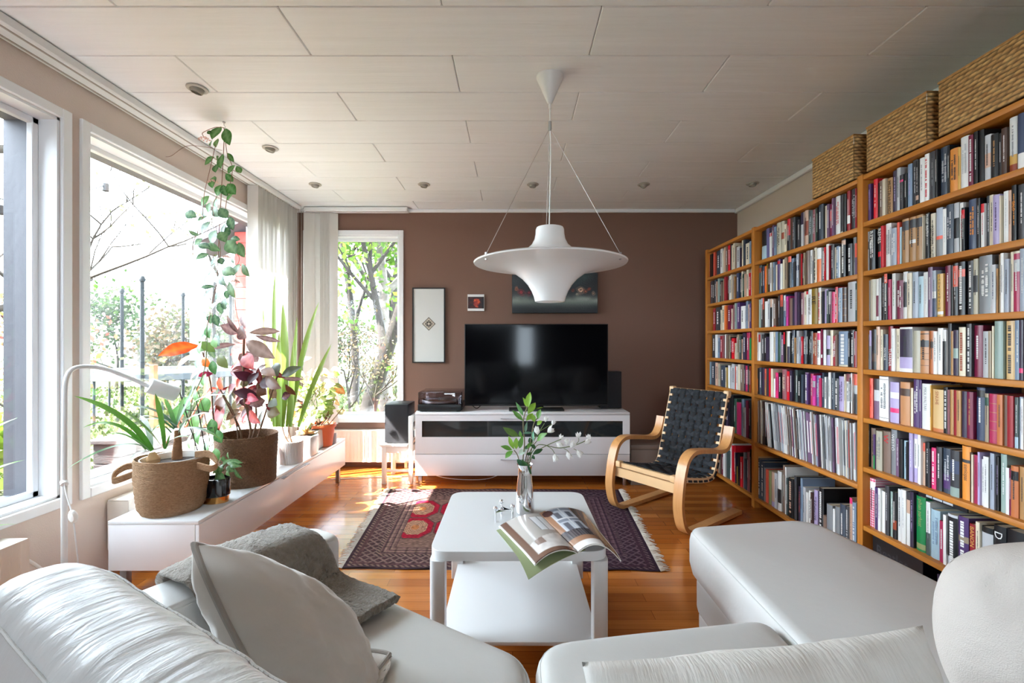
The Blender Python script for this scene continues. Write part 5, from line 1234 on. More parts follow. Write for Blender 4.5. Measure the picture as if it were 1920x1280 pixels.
# ================================================================== plants
def leafmat(name, rough=.4, tl=.22): return mat(name, (255, 255, 255), rough, attr='Col', transl=tl, spec=.35)
M_leaf = leafmat('leaf_green'); M_leafr = leafmat('leaf_red', .35, .28); M_petal = leafmat('petal_white', .6, .4)
M_stem = mat('stem_green', (96, 112, 60), .6); M_stemb = mat('stem_brown', (120, 92, 70), .8); M_soil = mat('soil', (52, 40, 32), .95, bump=((90,90,90), .8, 4))
class LB(MB):
    def __init__(s): super().__init__(); s.col = []
    def leaf(s, a, c, w, col, arch=.0, nh=None, fold=.18, n=8, vein=None, shape=1.0, col2=None, wav=0.0):
        a, c = V(a), V(c); d = c-a; L_ = d.length; t = d.normalized()
        nh = V(nh) if nh is not None else V((-.35+R.uniform(-.4,.4), -1, .3+R.uniform(-.3,.5)))
        nn = (nh - t*nh.dot(t)); nn = nn.normalized() if nn.length > 1e-4 else t.orthogonal().normalized()
        sd = t.cross(nn); vs = []; fs = []
        for i in range(n+1):
            k = i/n; wd = w/2*max(0.0, math.sin(PI*k**shape))**.92 if 0 < k < 1 else .0006
            p = a + d*k + nn*(arch*L_*4*k*(1-k)) - V((0,0,1))*(0.0)
            for j, u in enumerate((-1, -.5, 0, .5, 1)):
                vs.append(p + sd*(u*wd) + nn*(abs(u)*wd*fold + wav*w*math.sin(k*19+u*2)*abs(u)))
                cc = V(col)
                if col2 is not None: cc = cc.lerp(V(col2), k)
                if vein is not None and (u == 0 or (i % 2 == 0 and abs(u) < 1)): cc = cc.lerp(V(vein), .55 if u == 0 else .3)
                cc = cc*(1+R.uniform(-.05, .05)); s.col.append(lin(tuple(max(0, min(255, q)) for q in cc)))
        for i in range(n):
            for j in range(4): fs.append((i*5+j, i*5+j+1, (i+1)*5+j+1, (i+1)*5+j))
        s.add(vs, fs); return s
    def strap(s, pts, w, col, col2=None, nh=(0,-.3,1), n=16, tip=.25, fold=.12):
        pts = smoothpath(pts, n//max(1, len(pts)-1)) if len(pts) > 3 else bez(*pts, n)
        m = len(pts); vs = []; fs = []
        for i in range(m):
            k = i/(m-1); t = (pts[min(i+1,m-1)]-pts[max(i-1,0)]).normalized(); h = V(nh); nn = h - t*h.dot(t)
            nn = nn.normalized() if nn.length > 1e-3 else t.orthogonal().normalized(); sd = t.cross(nn)
            wd = w/2*(min(1, .55+k*2) if k < .3 else 1)*min(1, ((1-k)/tip))**.7 + .0004
            for u in (-1, 0, 1):
                vs.append(pts[i] + sd*(u*wd) + nn*(abs(u)*wd*fold)); cc = V(col).lerp(V(col2 if col2 is not None else col), k)*(1+R.uniform(-.04,.04)); s.col.append(lin(tuple(max(0, min(255, q)) for q in cc)))
        for i in range(m-1):
            for j in range(2): fs.append((i*3+j, i*3+j+1, (i+1)*3+j+1, (i+1)*3+j))
        s.add(vs, fs); return s
def tube_part(parent, name, m, lst):
    b = MB()
    for pts, r in lst: b.tube(smoothpath(pts, 5) if len(pts) > 2 else pts, r, 7)
    return b.build(name, m, parent)
ZB = .372
# ---------------- jute basket with the spiky plant
M_jute = mat('jute_weave', (186, 150, 116), .95, var=((138, 104, 74), (90, 90, 260), 1.8), bump=((120, 120, 300), .9, 3))
pc_ = V((-1.690, 2.262, ZB))
t = thing('potted_plant', 'spiky strap leaved plant in a handled jute basket at the near end of the bench', 'potted plant', pc_)
b = MB(); prof = []
def jute(u, v):
    a = 2*PI*u; z = v*.262; r = .128 + .022*min(1, v*1.6)**.6 - .012*(1-min(1, v*9))
    top = .5+.5*math.sin(a-2.4); z = z*(1 + .06*(top-.5)*v) ; r += .0022*math.sin(z*2*PI/.0075) + .002*mnoise.noise(V((a*5, z*30, 1)))
    return pc_ + V((r*math.cos(a), r*math.sin(a), z))
b.grid(jute, 90, 84, closeu=True); b.lathe([(.0, .004), (.11, .002), (.12, .006)], pc_, 40)
bk = b.build('jute_basket', M_jute, t, smooth=180, solid=.006)
for (q0, q1, q2, q3, q4) in (((268, 876), (240, 874), (216, 888), (215, 901), (262, 884)), ((366, 852), (392, 851), (407, 868), (396, 878), (370, 872))):
    pts = [P(*q0, 2.24), P(*q1, 2.22), P(*q2, 2.20), P(*q3, 2.19), P(*q4, 2.215)]
    b = MB(); b.rsweep(smoothpath(pts, 6), (.25, -.35, .9), .036, .007); b.build('basket_handle', M_jute, t, smooth=60)
b = MB(); b.lathe([(.128, .225), (.132, .262), (.128, .262), (.122, .225)], pc_, 40, capb=False, capt=False); b.build('inner_pot', M_white, t)
b = MB(); b.lathe([(.0, .236), (.122, .232)], pc_, 30, capb=False); b.build('soil', M_soil, t)
K = lambda x, y, d=2.26: P(120+x/4.267, 680+y/4.267, d)
f = LB(); g1, g2, g3 = (112, 156, 62), (60, 110, 52), (150, 184, 92)
def st(pts, w, c=(66, 112, 40), c2=(98, 140, 54), nh=(0,-.5,1)): f.strap([K(*p) for p in pts], w, c, c2, nh)
st([(705,700,2.26),(520,380,2.2),(80,265,2.12)], .030); st([(790,690,2.27),(690,520,2.2),(490,392,2.12)], .030); st([(805,690,2.26),(800,480,2.24),(730,245,2.2)], .026)
st([(660,690,2.25),(430,390,2.2),(155,517,2.12)], .022); st([(680,690,2.25),(480,560,2.15),(30,842,2.02)], .014, (60,92,60), (84,120,80)); st([(680,700,2.25),(610,700,2.2),(520,772,2.14)], .018, (50,92,50))
st([(890,520,2.34),(990,330,2.34),(1112,-10,2.34)], .026, (56,98,60), (70,120,70)); st([(900,520,2.33),(1000,230,2.3),(1290,255,2.22)], .020, (70,110,80), (150,170,150)); st([(890,520,2.34),(760,330,2.3),(510,350,2.22)], .018, (60,92,70), (140,150,140))
st([(880,530,2.34),(700,380,2.28),(600,440,2.22)], .016, (64,100,70)); st([(900,530,2.33),(1020,400,2.3),(1160,400,2.24)], .018, (60,96,70), (180,190,180)); st([(920,560,2.32),(960,440,2.3),(1060,412,2.22)], .034, (110,140,120), (190,200,190))
st([(895,520,2.34),(860,380,2.36),(800,280,2.4)], .018, (60,100,60)); st([(900,500,2.34),(930,380,2.4),(960,270,2.45)], .016, (70,110,70)); st([(700,690,2.27),(690,500,2.32),(610,420,2.36)], .024, (110,130,110), (200,205,200))
st([(690,690,2.27),(560,560,2.3),(500,620,2.3)], .014); st([(800,700,2.27),(870,560,2.24),(1000,590,2.18)], .014, (60,100,60)); st([(910,540,2.34),(1080,470,2.3),(1260,620,2.24)], .013, (60,90,60)); st([(680,700,2.24),(480,520,2.2),(350,575,2.18)], .010, (120,150,110))
st([(860,560,2.32),(760,440,2.28),(700,560,2.24)], .012, (60,90,60)); st([(905,520,2.33),(840,420,2.25),(600,455,2.2)], .012, (90,110,90), (190,195,190)); st([(815,690,2.25),(840,600,2.2),(850,560,2.2)], .016)
f.build('strap_leaves', M_leaf, t, smooth=60)
M_trunk = mat('palm_trunk', (142, 98, 66), .9, bump=((60,60,160), .9, 3))
b = MB(); b.tube([K(905,790,2.33), K(905,700,2.33), K(910,620,2.33), K(905,540,2.33)], [.024, .022, .017, .012], 12); b.build('trunk', M_trunk, t)
b = MB(); b.tube([K(715,800,2.25), K(715,770,2.25), K(705,715,2.25)], [.026, .03, .012], 12); b.build('bulb', mat('bulb_skin', (188, 148, 104), .8), t)
# ---------------- black oval pot
pc_ = P(403, 938, 2.37); pc_.z = ZB
t = thing('potted_plant', 'small bushy green plant in a glossy black oval pot with a gold foot', 'potted plant', pc_)
b = MB(); b.lathe([(.058, .034), (.063, .04), (.064, .12), (.062, .126), (.058, .126), (.057, .05), (.0, .046)], pc_, 40, sx=1.2, sy=.85); b.build('pot', mat('black_glaze', (10, 11, 16), .08, coat=.6), t)
b = MB(); b.lathe([(.052, 0), (.056, .002), (.058, .034), (.0, .034)], pc_, 40, sx=1.2, sy=.85); b.build('gold_foot', mat('gold', (206, 150, 84), .2, 1.0), t)
b = MB(); b.lathe([(.0, .112), (.056, .11)], pc_, 30, sx=1.2, sy=.85, capb=False); b.build('soil', M_soil, t)
f = LB(); K4 = lambda x, y, d: P(380+x/4, 580+y/4, d)
for a, c, w in (((95,1230),(170,1270),.075),((150,1160),(130,1240),.06),((150,1190),(75,1225),.06),((180,1150),(300,1150),.055),((170,1140),(150,1100),.04),((200,1120),(190,1070),.035),((210,1160),(295,1175),.05),((200,1190),(205,1250),.045),((240,1190),(300,1270),.04),((160,1180),(215,1120),.04),((140,1150),(140,1110),.04),((110,1180),(60,1215),.05),((180,1180),(245,1215),.05),((130,1200),(120,1265),.07)):
    d = R.uniform(2.28, 2.42); f.leaf(K4(*a, 2.37), K4(*c, d), w*.62, R.choice(((70,110,62),(88,128,76),(104,146,84))), .12, vein=(150,176,120), n=10)
f.build('leaves', M_leaf, t, smooth=60)
tube_part(t, 'stems', M_stem, [([pc_+V((0,0,.11)), pc_+V((.02,-.01,.15)), K4(x, y, 2.37)], .0022) for x, y in ((150,1160),(180,1150),(140,1180),(200,1190),(110,1190))])
# ---------------- woven basket with croton
M_wv = mat('seagrass_weave', (146, 110, 82), .9, var=((92, 66, 48), (120, 120, 200), 1.8), bump=((160, 160, 240), 1.0, 3))
pc_ = P(463, 900, 2.72); pc_.z = ZB
t = thing('potted_plant', 'big croton with red and dusky leaves in a brown woven basket', 'potted plant', pc_)
def sea(u, v):
    a = 2*PI*u; z = v*.285; r = .150 + .012*v; k = int(z/.011); r += .0042*math.sin(PI*((z/.011) % 1))*(.6+.4*math.sin(a*40+PI*(k % 2))); return pc_+V((r*math.cos(a), r*math.sin(a), z))
b = MB(); b.grid(sea, 130, 104, closeu=True); b.lathe([(.0, .004), (.146, .002)], pc_, 40, capb=False); b.build('woven_basket', M_wv, t, smooth=180, solid=.006)
b = MB(); b.lathe([(.0, .235), (.15, .228)], pc_, 30, capb=False); b.build('soil', M_soil, t)
f = LB()
dm, dm2 = (124, 92, 92), (138, 110, 100); rd, rd2 = (158, 26, 30), (112, 22, 32); dk = (66, 26, 38); og = (196, 66, 26); br = (98, 58, 38); gr = (80, 84, 60)
CL = [((265,180),(130,118),70,dm),((290,190),(180,40),50,dm),((325,145),(303,20),48,dm),((330,215),(272,130),90,dm),((345,175),(585,165),50,dm2),((390,195),(585,240),34,dm),((320,235),(545,370),85,dm2),((278,250),(210,192),45,dm2),((250,262),(45,300),42,dm),((290,285),(225,388),105,dm2),((330,310),(412,395),70,dm),
      ((312,330),(382,450),80,rd),((350,410),(205,462),55,rd2),((385,470),(210,468),75,rd2),((400,520),(230,470),60,dk),((150,620),(140,505),80,(206,70,44)),((110,595),(30,628),50,og),((415,640),(230,618),60,dk),((100,715),(8,872),72,rd),((165,700),(122,915),105,rd),((160,645),(130,765),85,br),((250,680),(262,800),80,(112,90,52)),((310,650),(385,705),50,(214,54,70)),
      ((425,560),(562,540),70,dk),((470,500),(590,592),70,br),((440,450),(548,500),60,(140,104,84)),((565,500),(545,402),80,gr),((590,500),(742,430),55,gr),((600,518),(762,522),26,dm),((620,560),(700,642),40,br),((470,680),(352,720),85,dm),((480,750),(582,780),80,(120,104,62)),((350,760),(432,852),66,rd),((410,600),(480,640),60,br),((250,560),(195,640),70,rd2),((330,640),(420,680),50,(180,40,70)),((40,700),(5,745),60,rd),((190,360),(150,420),40,(170,110,100)),((420,470),(345,560),60,dk),((500,690),(560,720),60,gr),((330,400),(280,330),50,dm),((380,560),(300,520),60,rd2)]
for a, c, w, cl in CL:
    d0 = R.uniform(2.66, 2.76); d1 = d0 + R.uniform(-.10, .08)
    f.leaf(K4(*a, d0), K4(*c, d1), w/4*2.7/F*1.3, cl, .06, vein=(226, 120, 100) if cl in (rd, og) else (190, 160, 150) if cl in (dm, dm2) else None, n=10, wav=.01)
rq = random.Random(14)
for k in range(46):
    x0, y0 = rq.gauss(330, 95), rq.gauss(560, 130)
    if y0 > 800 or x0 < 60: continue
    a = rq.uniform(0, 6.28); L_ = rq.uniform(80, 150); d0 = rq.uniform(2.68, 2.9)
    f.leaf(K4(x0, y0, d0), K4(x0+L_*math.cos(a), y0+L_*math.sin(a)*.8+20, d0+rq.uniform(-.06, .06)), rq.uniform(.035, .06), rq.choice((dk, rd2, dm, br, gr, (120,96,70), (104,110,70), rd)), .06, n=8, vein=(170,130,110))
pa = lambda x, y, d: P(x, y, d)
f.leaf(pa(374,648,2.6), pa(297,667,2.5), .082, (224, 78, 30), .10, n=10, wav=.03, vein=(236, 150, 60)); f.leaf(pa(372,664,2.62), pa(331,692,2.55), .07, (214, 140, 52), .1, n=10, wav=.02); f.leaf(pa(380,670,2.62), pa(396,688,2.6), .05, (228, 120, 46), .1); f.leaf(pa(385,690,2.62), pa(357,712,2.58), .06, (214, 50, 40), .1); f.leaf(pa(400,700,2.64), pa(370,705,2.6), .04, (150, 50, 80), .05)
f.leaf(pa(404,660,2.64), pa(372,640,2.6), .05, (96, 120, 60), .1); f.leaf(pa(410,665,2.64), pa(428,690,2.62), .06, (110, 120, 70), .1)
f.build('leaves', M_leafr, t, smooth=60)
s0 = pc_+V((0,0,.22)); tube_part(t, 'stems', M_stemb, [([s0+V((.0,0,0)), K4(370,900,2.71), K4(300,640,2.71), K4(300,400,2.7), K4(310,220,2.7)], [.011]*12+[.006]*20) if False else ([s0, K4(360,900,2.71), K4(310,640,2.71), K4(305,400,2.7), K4(310,220,2.7)], .0065), ([s0+V((.02,0,0)), K4(400,860,2.72), K4(400,700,2.7), K4(420,560,2.7)], .006), ([s0+V((-.03,0,0)), K4(280,900,2.7), K4(200,740,2.68), K4(150,640,2.66)], .0055), ([s0+V((.05,0,0)), K4(470,780,2.72), K4(520,620,2.72), K4(560,500,2.72)], .005), ([s0+V((-.06,.0,0)), P(405,800,2.66), P(395,720,2.64), P(380,660,2.62)], .004), ([s0+V((-.05,0,0)), K4(240,800,2.68), K4(130,600,2.66)], .004)])
# ---------------- climbing vine with stakes behind the jute basket
pc_ = V((-1.78, 2.55, ZB))
t = thing('potted_plant', 'green climbing plant on thin dark stakes between the two baskets', 'potted plant', pc_)
b = MB(); b.lathe([(.05, 0), (.055, .004), (.066, .12), (.062, .12), (.055, .1), (.0, .1)], pc_, 30); b.build('pot', mat('grey_pot', (150, 152, 150), .5), t)
tube_part(t, 'stake', mat('stake_dark', (60, 50, 46), .8), [([P(336, 732, 2.5), P(372, 850, 2.5)], .003), ([P(364, 726, 2.5), P(386, 850, 2.52)], .003), ([P(345, 768, 2.5), P(392, 772, 2.5)], .0025), ([P(352, 800, 2.5), P(398, 802, 2.5)], .0025)])
f = LB()
for (x, y, s, dx, dy) in ((352,742,.09,-4,38),(366,728,.05,8,26),(384,744,.075,6,30),(338,758,.07,-6,30),(366,776,.07,4,28),(396,785,.06,8,28),(376,800,.07,-4,34),(392,820,.07,-2,34),(360,812,.06,-4,30),(406,806,.06,10,24),(348,790,.05,-8,22),(372,845,.07,6,24),(404,840,.06,4,26),(386,700,.05,-4,24),(398,676,.05,6,26),(378,640,.05,-3,24),(390,610,.05,3,24),(374,668,.05,-4,22),(402,632,.05,4,20)):
    d = R.uniform(2.46, 2.6); f.leaf(P(x, y, d), P(x+dx, y+dy, d-.03), s*.9, R.choice(((70,124,62),(92,148,70),(112,160,84))), .08, vein=(130, 170, 110))
f.build('leaves', M_leaf, t, smooth=60)
tube_part(t, 'vine_stems', M_stem, [([pc_+V((0,0,.1)), P(365,830,2.5), P(358,760,2.5), P(384,690,2.5), P(388,610,2.52)], .0022), ([pc_+V((0,0,.1)), P(392,840,2.5), P(386,790,2.5), P(372,735,2.5)], .002), ([pc_+V((0,0,.1)), P(400,830,2.5), P(402,800,2.5)], .002)])
# ---------------- snake plant in a brown pot
pc_ = V((-1.69, 3.02, ZB))
t = thing('potted_plant', 'tall yellow green snake plant in a brown plastic pot behind the croton', 'potted plant', pc_)
b = MB(); b.lathe([(.06, 0), (.066, .004), (.086, .15), (.09, .15), (.09, .165), (.084, .165), (.08, .14), (.0, .138)], pc_, 36); b.build('pot', mat('brown_plastic', (122, 58, 42), .45), t)
b = MB(); b.lathe([(.0, .142), (.08, .14)], pc_, 24, capb=False); b.build('soil', M_soil, t)
f = LB(); yg, yg2 = (98, 124, 46), (140, 158, 78)
for pts, w in (([(520,800,3.0),(512,600,3.02),(516,512,3.06)],.032),([(530,800,3.0),(540,660,3.0),(530,568,3.0)],.062),([(545,800,3.02),(560,670,3.04),(598,566,3.05)],.040),([(538,800,3.0),(552,700,3.04),(557,594,3.08)],.036),([(510,790,3.0),(500,680,3.04),(493,574,3.1)],.030),([(560,800,3.05),(585,720,3.05),(622,644,3.02)],.036),([(525,800,3.0),(522,700,2.98),(524,620,2.97)],.05),([(545,800,3.0),(548,740,2.98),(550,640,2.98)],.045),([(515,800,3.0),(508,720,3.0),(500,640,3.04)],.04)):
    f.strap([P(*p) for p in pts], w, yg, yg2, (-.2, -1, .1), tip=.35, fold=.25)
f.build('sword_leaves', M_leaf, t, smooth=60)
# ---------------- ribbed white pot with orange leaved stems
pc_ = P(545, 862, 3.16); pc_.z = ZB
t = thing('potted_plant', 'bare stemmed plant with orange leaves in a ribbed white ceramic pot', 'potted plant', pc_)
def rib(u, v):
    a = 2*PI*u; r = .078 + .003*v + .0016*abs(math.sin(a*22)) ; return pc_+V((r*math.cos(a), r*math.sin(a), .148*v))
b = MB(); b.grid(rib, 176, 6, closeu=True); b.lathe([(.078, .148), (.074, .15), (.072, .13), (.0, .125)], pc_, 44, capb=False); b.lathe([(.0, .001), (.077, 0)], pc_, 40, capb=False); b.build('pot', mat('white_ceramic', (214, 206, 202), .3), t, smooth=60)
b = MB(); b.lathe([(.0, .128), (.072, .127)], pc_, 24, capb=False); b.build('soil', M_soil, t)
f = LB()
for a, c, w, cl in (((700,770),(632,775),45,(226,116,50)),((665,760),(700,800),55,(232,132,60)),((700,800),(740,850),60,(236,176,70)),((690,720),(625,718),26,(230,100,50)),((675,720),(752,702),26,(230,120,70)),((690,800),(665,835),40,(226,160,70)),((600,690),(565,680),34,(90,160,50)),((590,640),(632,600),50,(96,168,56)),((600,720),(660,690),40,(150,180,90)),((540,850),(600,812),30,(104,110,84)),((590,850),(635,845),26,(150,140,110))):
    f.leaf(K4(*a, 3.14), K4(*c, 3.14+R.uniform(-.06,.04)), w/4*3.15/F, cl, .1, n=8)
f.build('leaves', M_leafr, t, smooth=60)
s0 = pc_+V((0,0,.12)); tube_part(t, 'stems', M_stemb, [([s0, K4(610,930,3.15), K4(570,740,3.14), K4(525,620,3.14)], .004), ([s0+V((.01,0,0)), K4(650,920,3.15), K4(665,800,3.14), K4(680,740,3.14)], .004), ([s0+V((.02,0,0)), K4(640,900,3.15), K4(660,840,3.14)], .003)])
# ---------------- square white pots
for i, (px, py, d, s, lab) in enumerate(((572, 850, 3.36, .088, 'papery brown bulb with a short stump in a square white pot'), (588, 842, 3.52, .090, 'pale green and cream variegated plant in a square white pot by the terracotta one'))):
    pc_ = P(px, py, d); pc_.z = ZB
    if i: pc_ += V((-.04, .03, 0))
    t = thing('potted_plant', lab, 'potted plant', pc_)
    b = MB(); b.rbox(pc_.x-s*.86, pc_.x+s*.86, pc_.y-s*.8, pc_.y+s*.8, ZB, ZB+.15, .014, 3); b.build('pot', mat('white_glaze', (232, 230, 228), .18, coat=.4), t)
    b = MB(); b.box(pc_.x-s*.72, pc_.x+s*.72, pc_.y-s*.66, pc_.y+s*.66, ZB+.1495, ZB+.1515); b.build('soil', M_soil, t, smooth=0)
    f = LB()
    if i == 0:
        c = pc_+V((0,0,.15)); b = MB(); b.lathe([(.018, 0), (.034, .008), (.036, .028), (.024, .05), (.02, .058), (.024, .075), (.02, .09), (.0, .094)], c, 20); b.build('bulb', mat('bulb_brown', (196, 140, 84), .7, bump=((60,60,200), .8, 3)), t)
        for k in range(14):
            a = R.uniform(0, 6.28); r_ = R.uniform(.05, .09); f.leaf(c+V((0,0,.01)), c+V((r_*math.cos(a), r_*math.sin(a), R.uniform(.0, .05))), .018, (206, 156, 100), .2)
        for k in range(7):
            a = R.uniform(0, 6.28); f.leaf(c+V((0,0,.02)), c+V((.08*math.cos(a), .08*math.sin(a), R.uniform(.1, .2))), .035, R.choice(((130,170,90),(170,196,120))), .15)
    else:
        for k in range(74):
            a = R.uniform(0, 6.28); r_ = R.uniform(.02, .20); zz = R.uniform(.05, .42); r_ *= .5+zz
            p = pc_+V((r_*math.cos(a)+.02, r_*math.sin(a)*.8, .15+zz)); a2 = a+R.uniform(-.8, .8); L_ = R.uniform(.06, .11)
            f.leaf(p, p+V((L_*math.cos(a2), L_*math.sin(a2)*.8, R.uniform(-.05, .04))), L_*.55, R.choice(((146,156,88),(124,146,66),(176,176,124),(160,158,116),(96,130,52))), .15, vein=(196,196,150), n=6)
        tube_part(t, 'stems', M_stem, [([pc_+V((0,0,.15)), pc_+V((R.uniform(-.06,.08), R.uniform(-.06,.06), .3)), pc_+V((R.uniform(-.12,.14), R.uniform(-.1,.1), .5))], .0025) for _ in range(9)])
    f.build('leaves', M_leaf, t, smooth=60)
# ---------------- terracotta pot
pc_ = P(603, 832, 3.68); pc_.z = ZB
t = thing('potted_plant', 'bushy plant with backlit orange and pale leaves in a terracotta pot, last on the bench', 'potted plant', pc_)
b = MB(); b.lathe([(.0, .0), (.078, 0), (.082, .004), (.100, .15), (.108, .15), (.112, .156), (.112, .172), (.108, .178), (.101, .178), (.098, .16), (.0, .155)], pc_, 44); b.build('pot', mat('terracotta', (206, 98, 58), .6), t)
b = MB(); b.lathe([(.0, .162), (.1, .16)], pc_, 24, capb=False); b.build('soil', M_soil, t)
f = LB()
for a, c, w, cl in (((905,440),(985,515),50,(196,140,90)),((985,560),(1068,632),62,(220,128,60)),((930,620),(965,700),78,(226,156,70)),((990,670),(1030,720),34,(206,150,100)),((880,560),(950,620),60,(216,206,160)),((910,530),(1000,560),50,(200,210,190)),((820,360),(740,400),60,(214,206,150)),((860,560),(830,620),60,(206,210,150)),((870,680),(950,720),60,(170,186,120)),((840,620),(790,560),50,(190,204,130)),((900,600),(880,540),60,(214,200,140)),((860,720),(800,760),60,(176,200,120)),((830,520),(870,460),40,(90,120,60)),((930,720),(990,650),40,(200,170,110)),((820,640),(780,720),50,(120,190,70)),((850,760),(910,760),50,(196,210,150)),((960,640),(900,640),50,(216,190,120))):
    f.leaf(K4(*a, 3.66), K4(*c, 3.66+R.uniform(-.08,.05)), w/4*3.66/F, cl, .12, n=8, vein=(236, 220, 170))
for k in range(40):
    a = R.uniform(0, 6.28); zz = R.uniform(.08, .5); r_ = R.uniform(.03, .16); p = pc_+V((r_*math.cos(a)-.05, r_*math.sin(a), .16+zz)); L_ = R.uniform(.05, .09); a2 = a+R.uniform(-1, 1)
    f.leaf(p, p+V((L_*math.cos(a2), L_*math.sin(a2), R.uniform(-.04, .03))), L_*.6, R.choice(((156,164,96),(136,154,80),(172,166,120),(110,140,58))), .15, n=6)
f.build('leaves', M_leafr, t, smooth=60)
s0 = pc_+V((0,0,.16)); tube_part(t, 'stems', M_stemb, [([s0+V((R.uniform(-.05,.05),R.uniform(-.05,.05),0)), s0+V((R.uniform(-.07,.09),R.uniform(-.06,.06),.12)), s0+V((R.uniform(-.12,.14),R.uniform(-.1,.1),.3))], .005) for _ in range(8)] + [([s0+V((.05,0,0)), K4(1000,800,3.62), K4(1055,730,3.6)], .004)])
b = MB(); c = P(626, 826, 3.76); c.z = ZB; b.lathe([(.0, 0), (.018, 0), (.022, .004), (.024, .06), (.02, .085), (.016, .085), (.019, .06), (.017, .008), (.0, .006)], c, 24)
tag(b.build('glass_jar', mat('pale_glass', (206, 212, 220), .08, coat=.5, transl=.3)), 'small pale glass jar at the far corner of the plant bench', 'jar')
# ---------------- hanging hoya
K8 = lambda x, y, d: P(330+x/3.12, 210+y/3.12, d)
hk = P(420, 229, 2.68); hk.z = ZC
b = MB(); b.lathe([(.008, 0), (.009, -.003), (.004, -.008)], hk, 14); b.tube([hk+V((0,0,-.006)), hk+V((0,0,-.02)), hk+V((.009,0,-.03)), hk+V((0,0,-.04)), hk+V((-.008,0,-.032))], .0018, 7)
tag(b.build('ceiling_hook', M_steel, org=hk), 'small metal ceiling hook from which the trailing plant hangs', 'hook')
t = thing('hanging_plant', 'long trailing wax plant with pink flower clusters hanging from the ceiling hook', 'hanging plant', hk)
HL = """265,85,210,160,50 290,95,315,195,48 205,130,185,110,20 245,155,235,207,42 215,160,203,197,32 225,262,168,310,46 250,258,238,280,20 245,300,232,354,50 275,245,262,332,46 300,240,340,292,26 345,310,305,362,46 355,315,380,357,30 290,360,335,407,34 225,375,213,445,46 265,425,240,492,46 275,425,296,492,42 300,420,350,482,50 335,470,303,518,40 195,490,150,552,46 155,555,170,612,36 235,500,240,567,42 200,530,188,592,34 215,560,252,612,44 255,560,302,622,50 122,612,52,590,46 182,610,125,640,40 200,640,150,712,56 290,650,273,722,42 312,610,337,692,42 137,722,72,690,36 240,690,205,772,60 260,700,292,762,46 312,670,290,732,46 155,740,110,777,30 112,760,48,817,56 130,775,202,797,36 175,770,262,812,36 300,750,352,832,60 365,760,402,852,48 320,740,377,747,30 192,830,116,862,46 245,835,215,917,50 260,850,272,892,36 325,850,341,887,20 375,885,334,962,50 385,885,432,962,46 270,920,347,950,52 245,930,180,947,30 205,935,168,1017,42 250,950,292,1012,46 310,990,347,1087,52 225,1020,143,1026,22 215,1030,163,1112,52 265,1040,235,1102,36 295,1040,302,1092,30 240,1105,213,1152,36 255,1110,267,1182,36 280,1090,292,1157,38 180,1180,136,1197,42 215,1185,200,1237,42 225,1180,247,1252,36 180,1235,148,1277,32 195,1290,150,1330,40 230,1300,255,1370,44 175,1350,140,1400,40 205,1380,225,1440,44 160,1430,135,1490,40 190,1460,180,1520,40"""
f = LB()
for q in HL.split():
    x0, y0, x1, y1, w_ = map(float, q.split(',')); d0 = 2.68+R.uniform(-.05, .05)
    k = y0/1280; cl = R.choice(((66,118,52),(84,132,64),(56,100,52))) if k < .42 else R.choice(((70,104,78),(62,92,70),(88,120,90),(82,114,72)))
    f.leaf(K8(x0, y0, d0), K8(x1, y1, d0+R.uniform(-.05, .03)), w_/3.12*2.68/F*1.3, cl, .06, vein=(150, 180, 130), n=8, fold=.1)
f.build('leaves', M_leaf, t, smooth=60)
tube_part(t, 'trailing_stems', mat('vine_brown', (140, 100, 84), .7), [([hk+V((0,0,-.035)), K8(282,150,2.68), K8(268,420,2.68), K8(252,700,2.69), K8(235,1010,2.68), K8(180,1270,2.66), K8(160,1480,2.64)], .0022), ([hk+V((0,0,-.035)), K8(228,90,2.67), K8(158,120,2.66), K8(160,140,2.66)], .0018), ([K8(232,190,2.66), K8(200,330,2.66), K8(165,480,2.66), K8(150,640,2.66), K8(100,770,2.66), K8(105,900,2.66)], .0017), ([hk+V((0,0,-.035)), K8(300,250,2.7), K8(330,340,2.7), K8(290,560,2.7), K8(300,760,2.7), K8(370,870,2.68), K8(225,1040,2.68), K8(215,1260,2.67)], .0018), ([K8(240,490,2.67), K8(215,560,2.67), K8(235,680,2.67), K8(260,840,2.67), K8(180,930,2.67), K8(175,1060,2.67)], .0015), ([K8(345,1085,2.68), K8(350,1150,2.68), K8(372,1250,2.68)], .0013), ([K8(270,225,2.68), K8(160,203,2.66), K8(60,200,2.64), K8(-25,255,2.62), K8(-60,262,2.62)], .0013)])
for i, (x, y, r_) in enumerate(((165,155,.026), (215,405,.022), (295,845,.016), (345,988,.018))):
    b = MB(); c = K8(x, y, 2.63)
    for k in range(22):
        a = k*2.4; rr_ = r_*math.sqrt((k+.5)/22); p = c+V((rr_*math.cos(a)*1.25, rr_*math.sin(a), .35*r_-1.2*rr_*rr_/r_*.6)); b.lathe([(.0, -.004), (.004, -.002), (.0045, 0), (.003, .003), (.0, .004)], p, 6)
    b.build('flower_cluster', mat('hoya_pink', (226, 186, 174), .6), t)
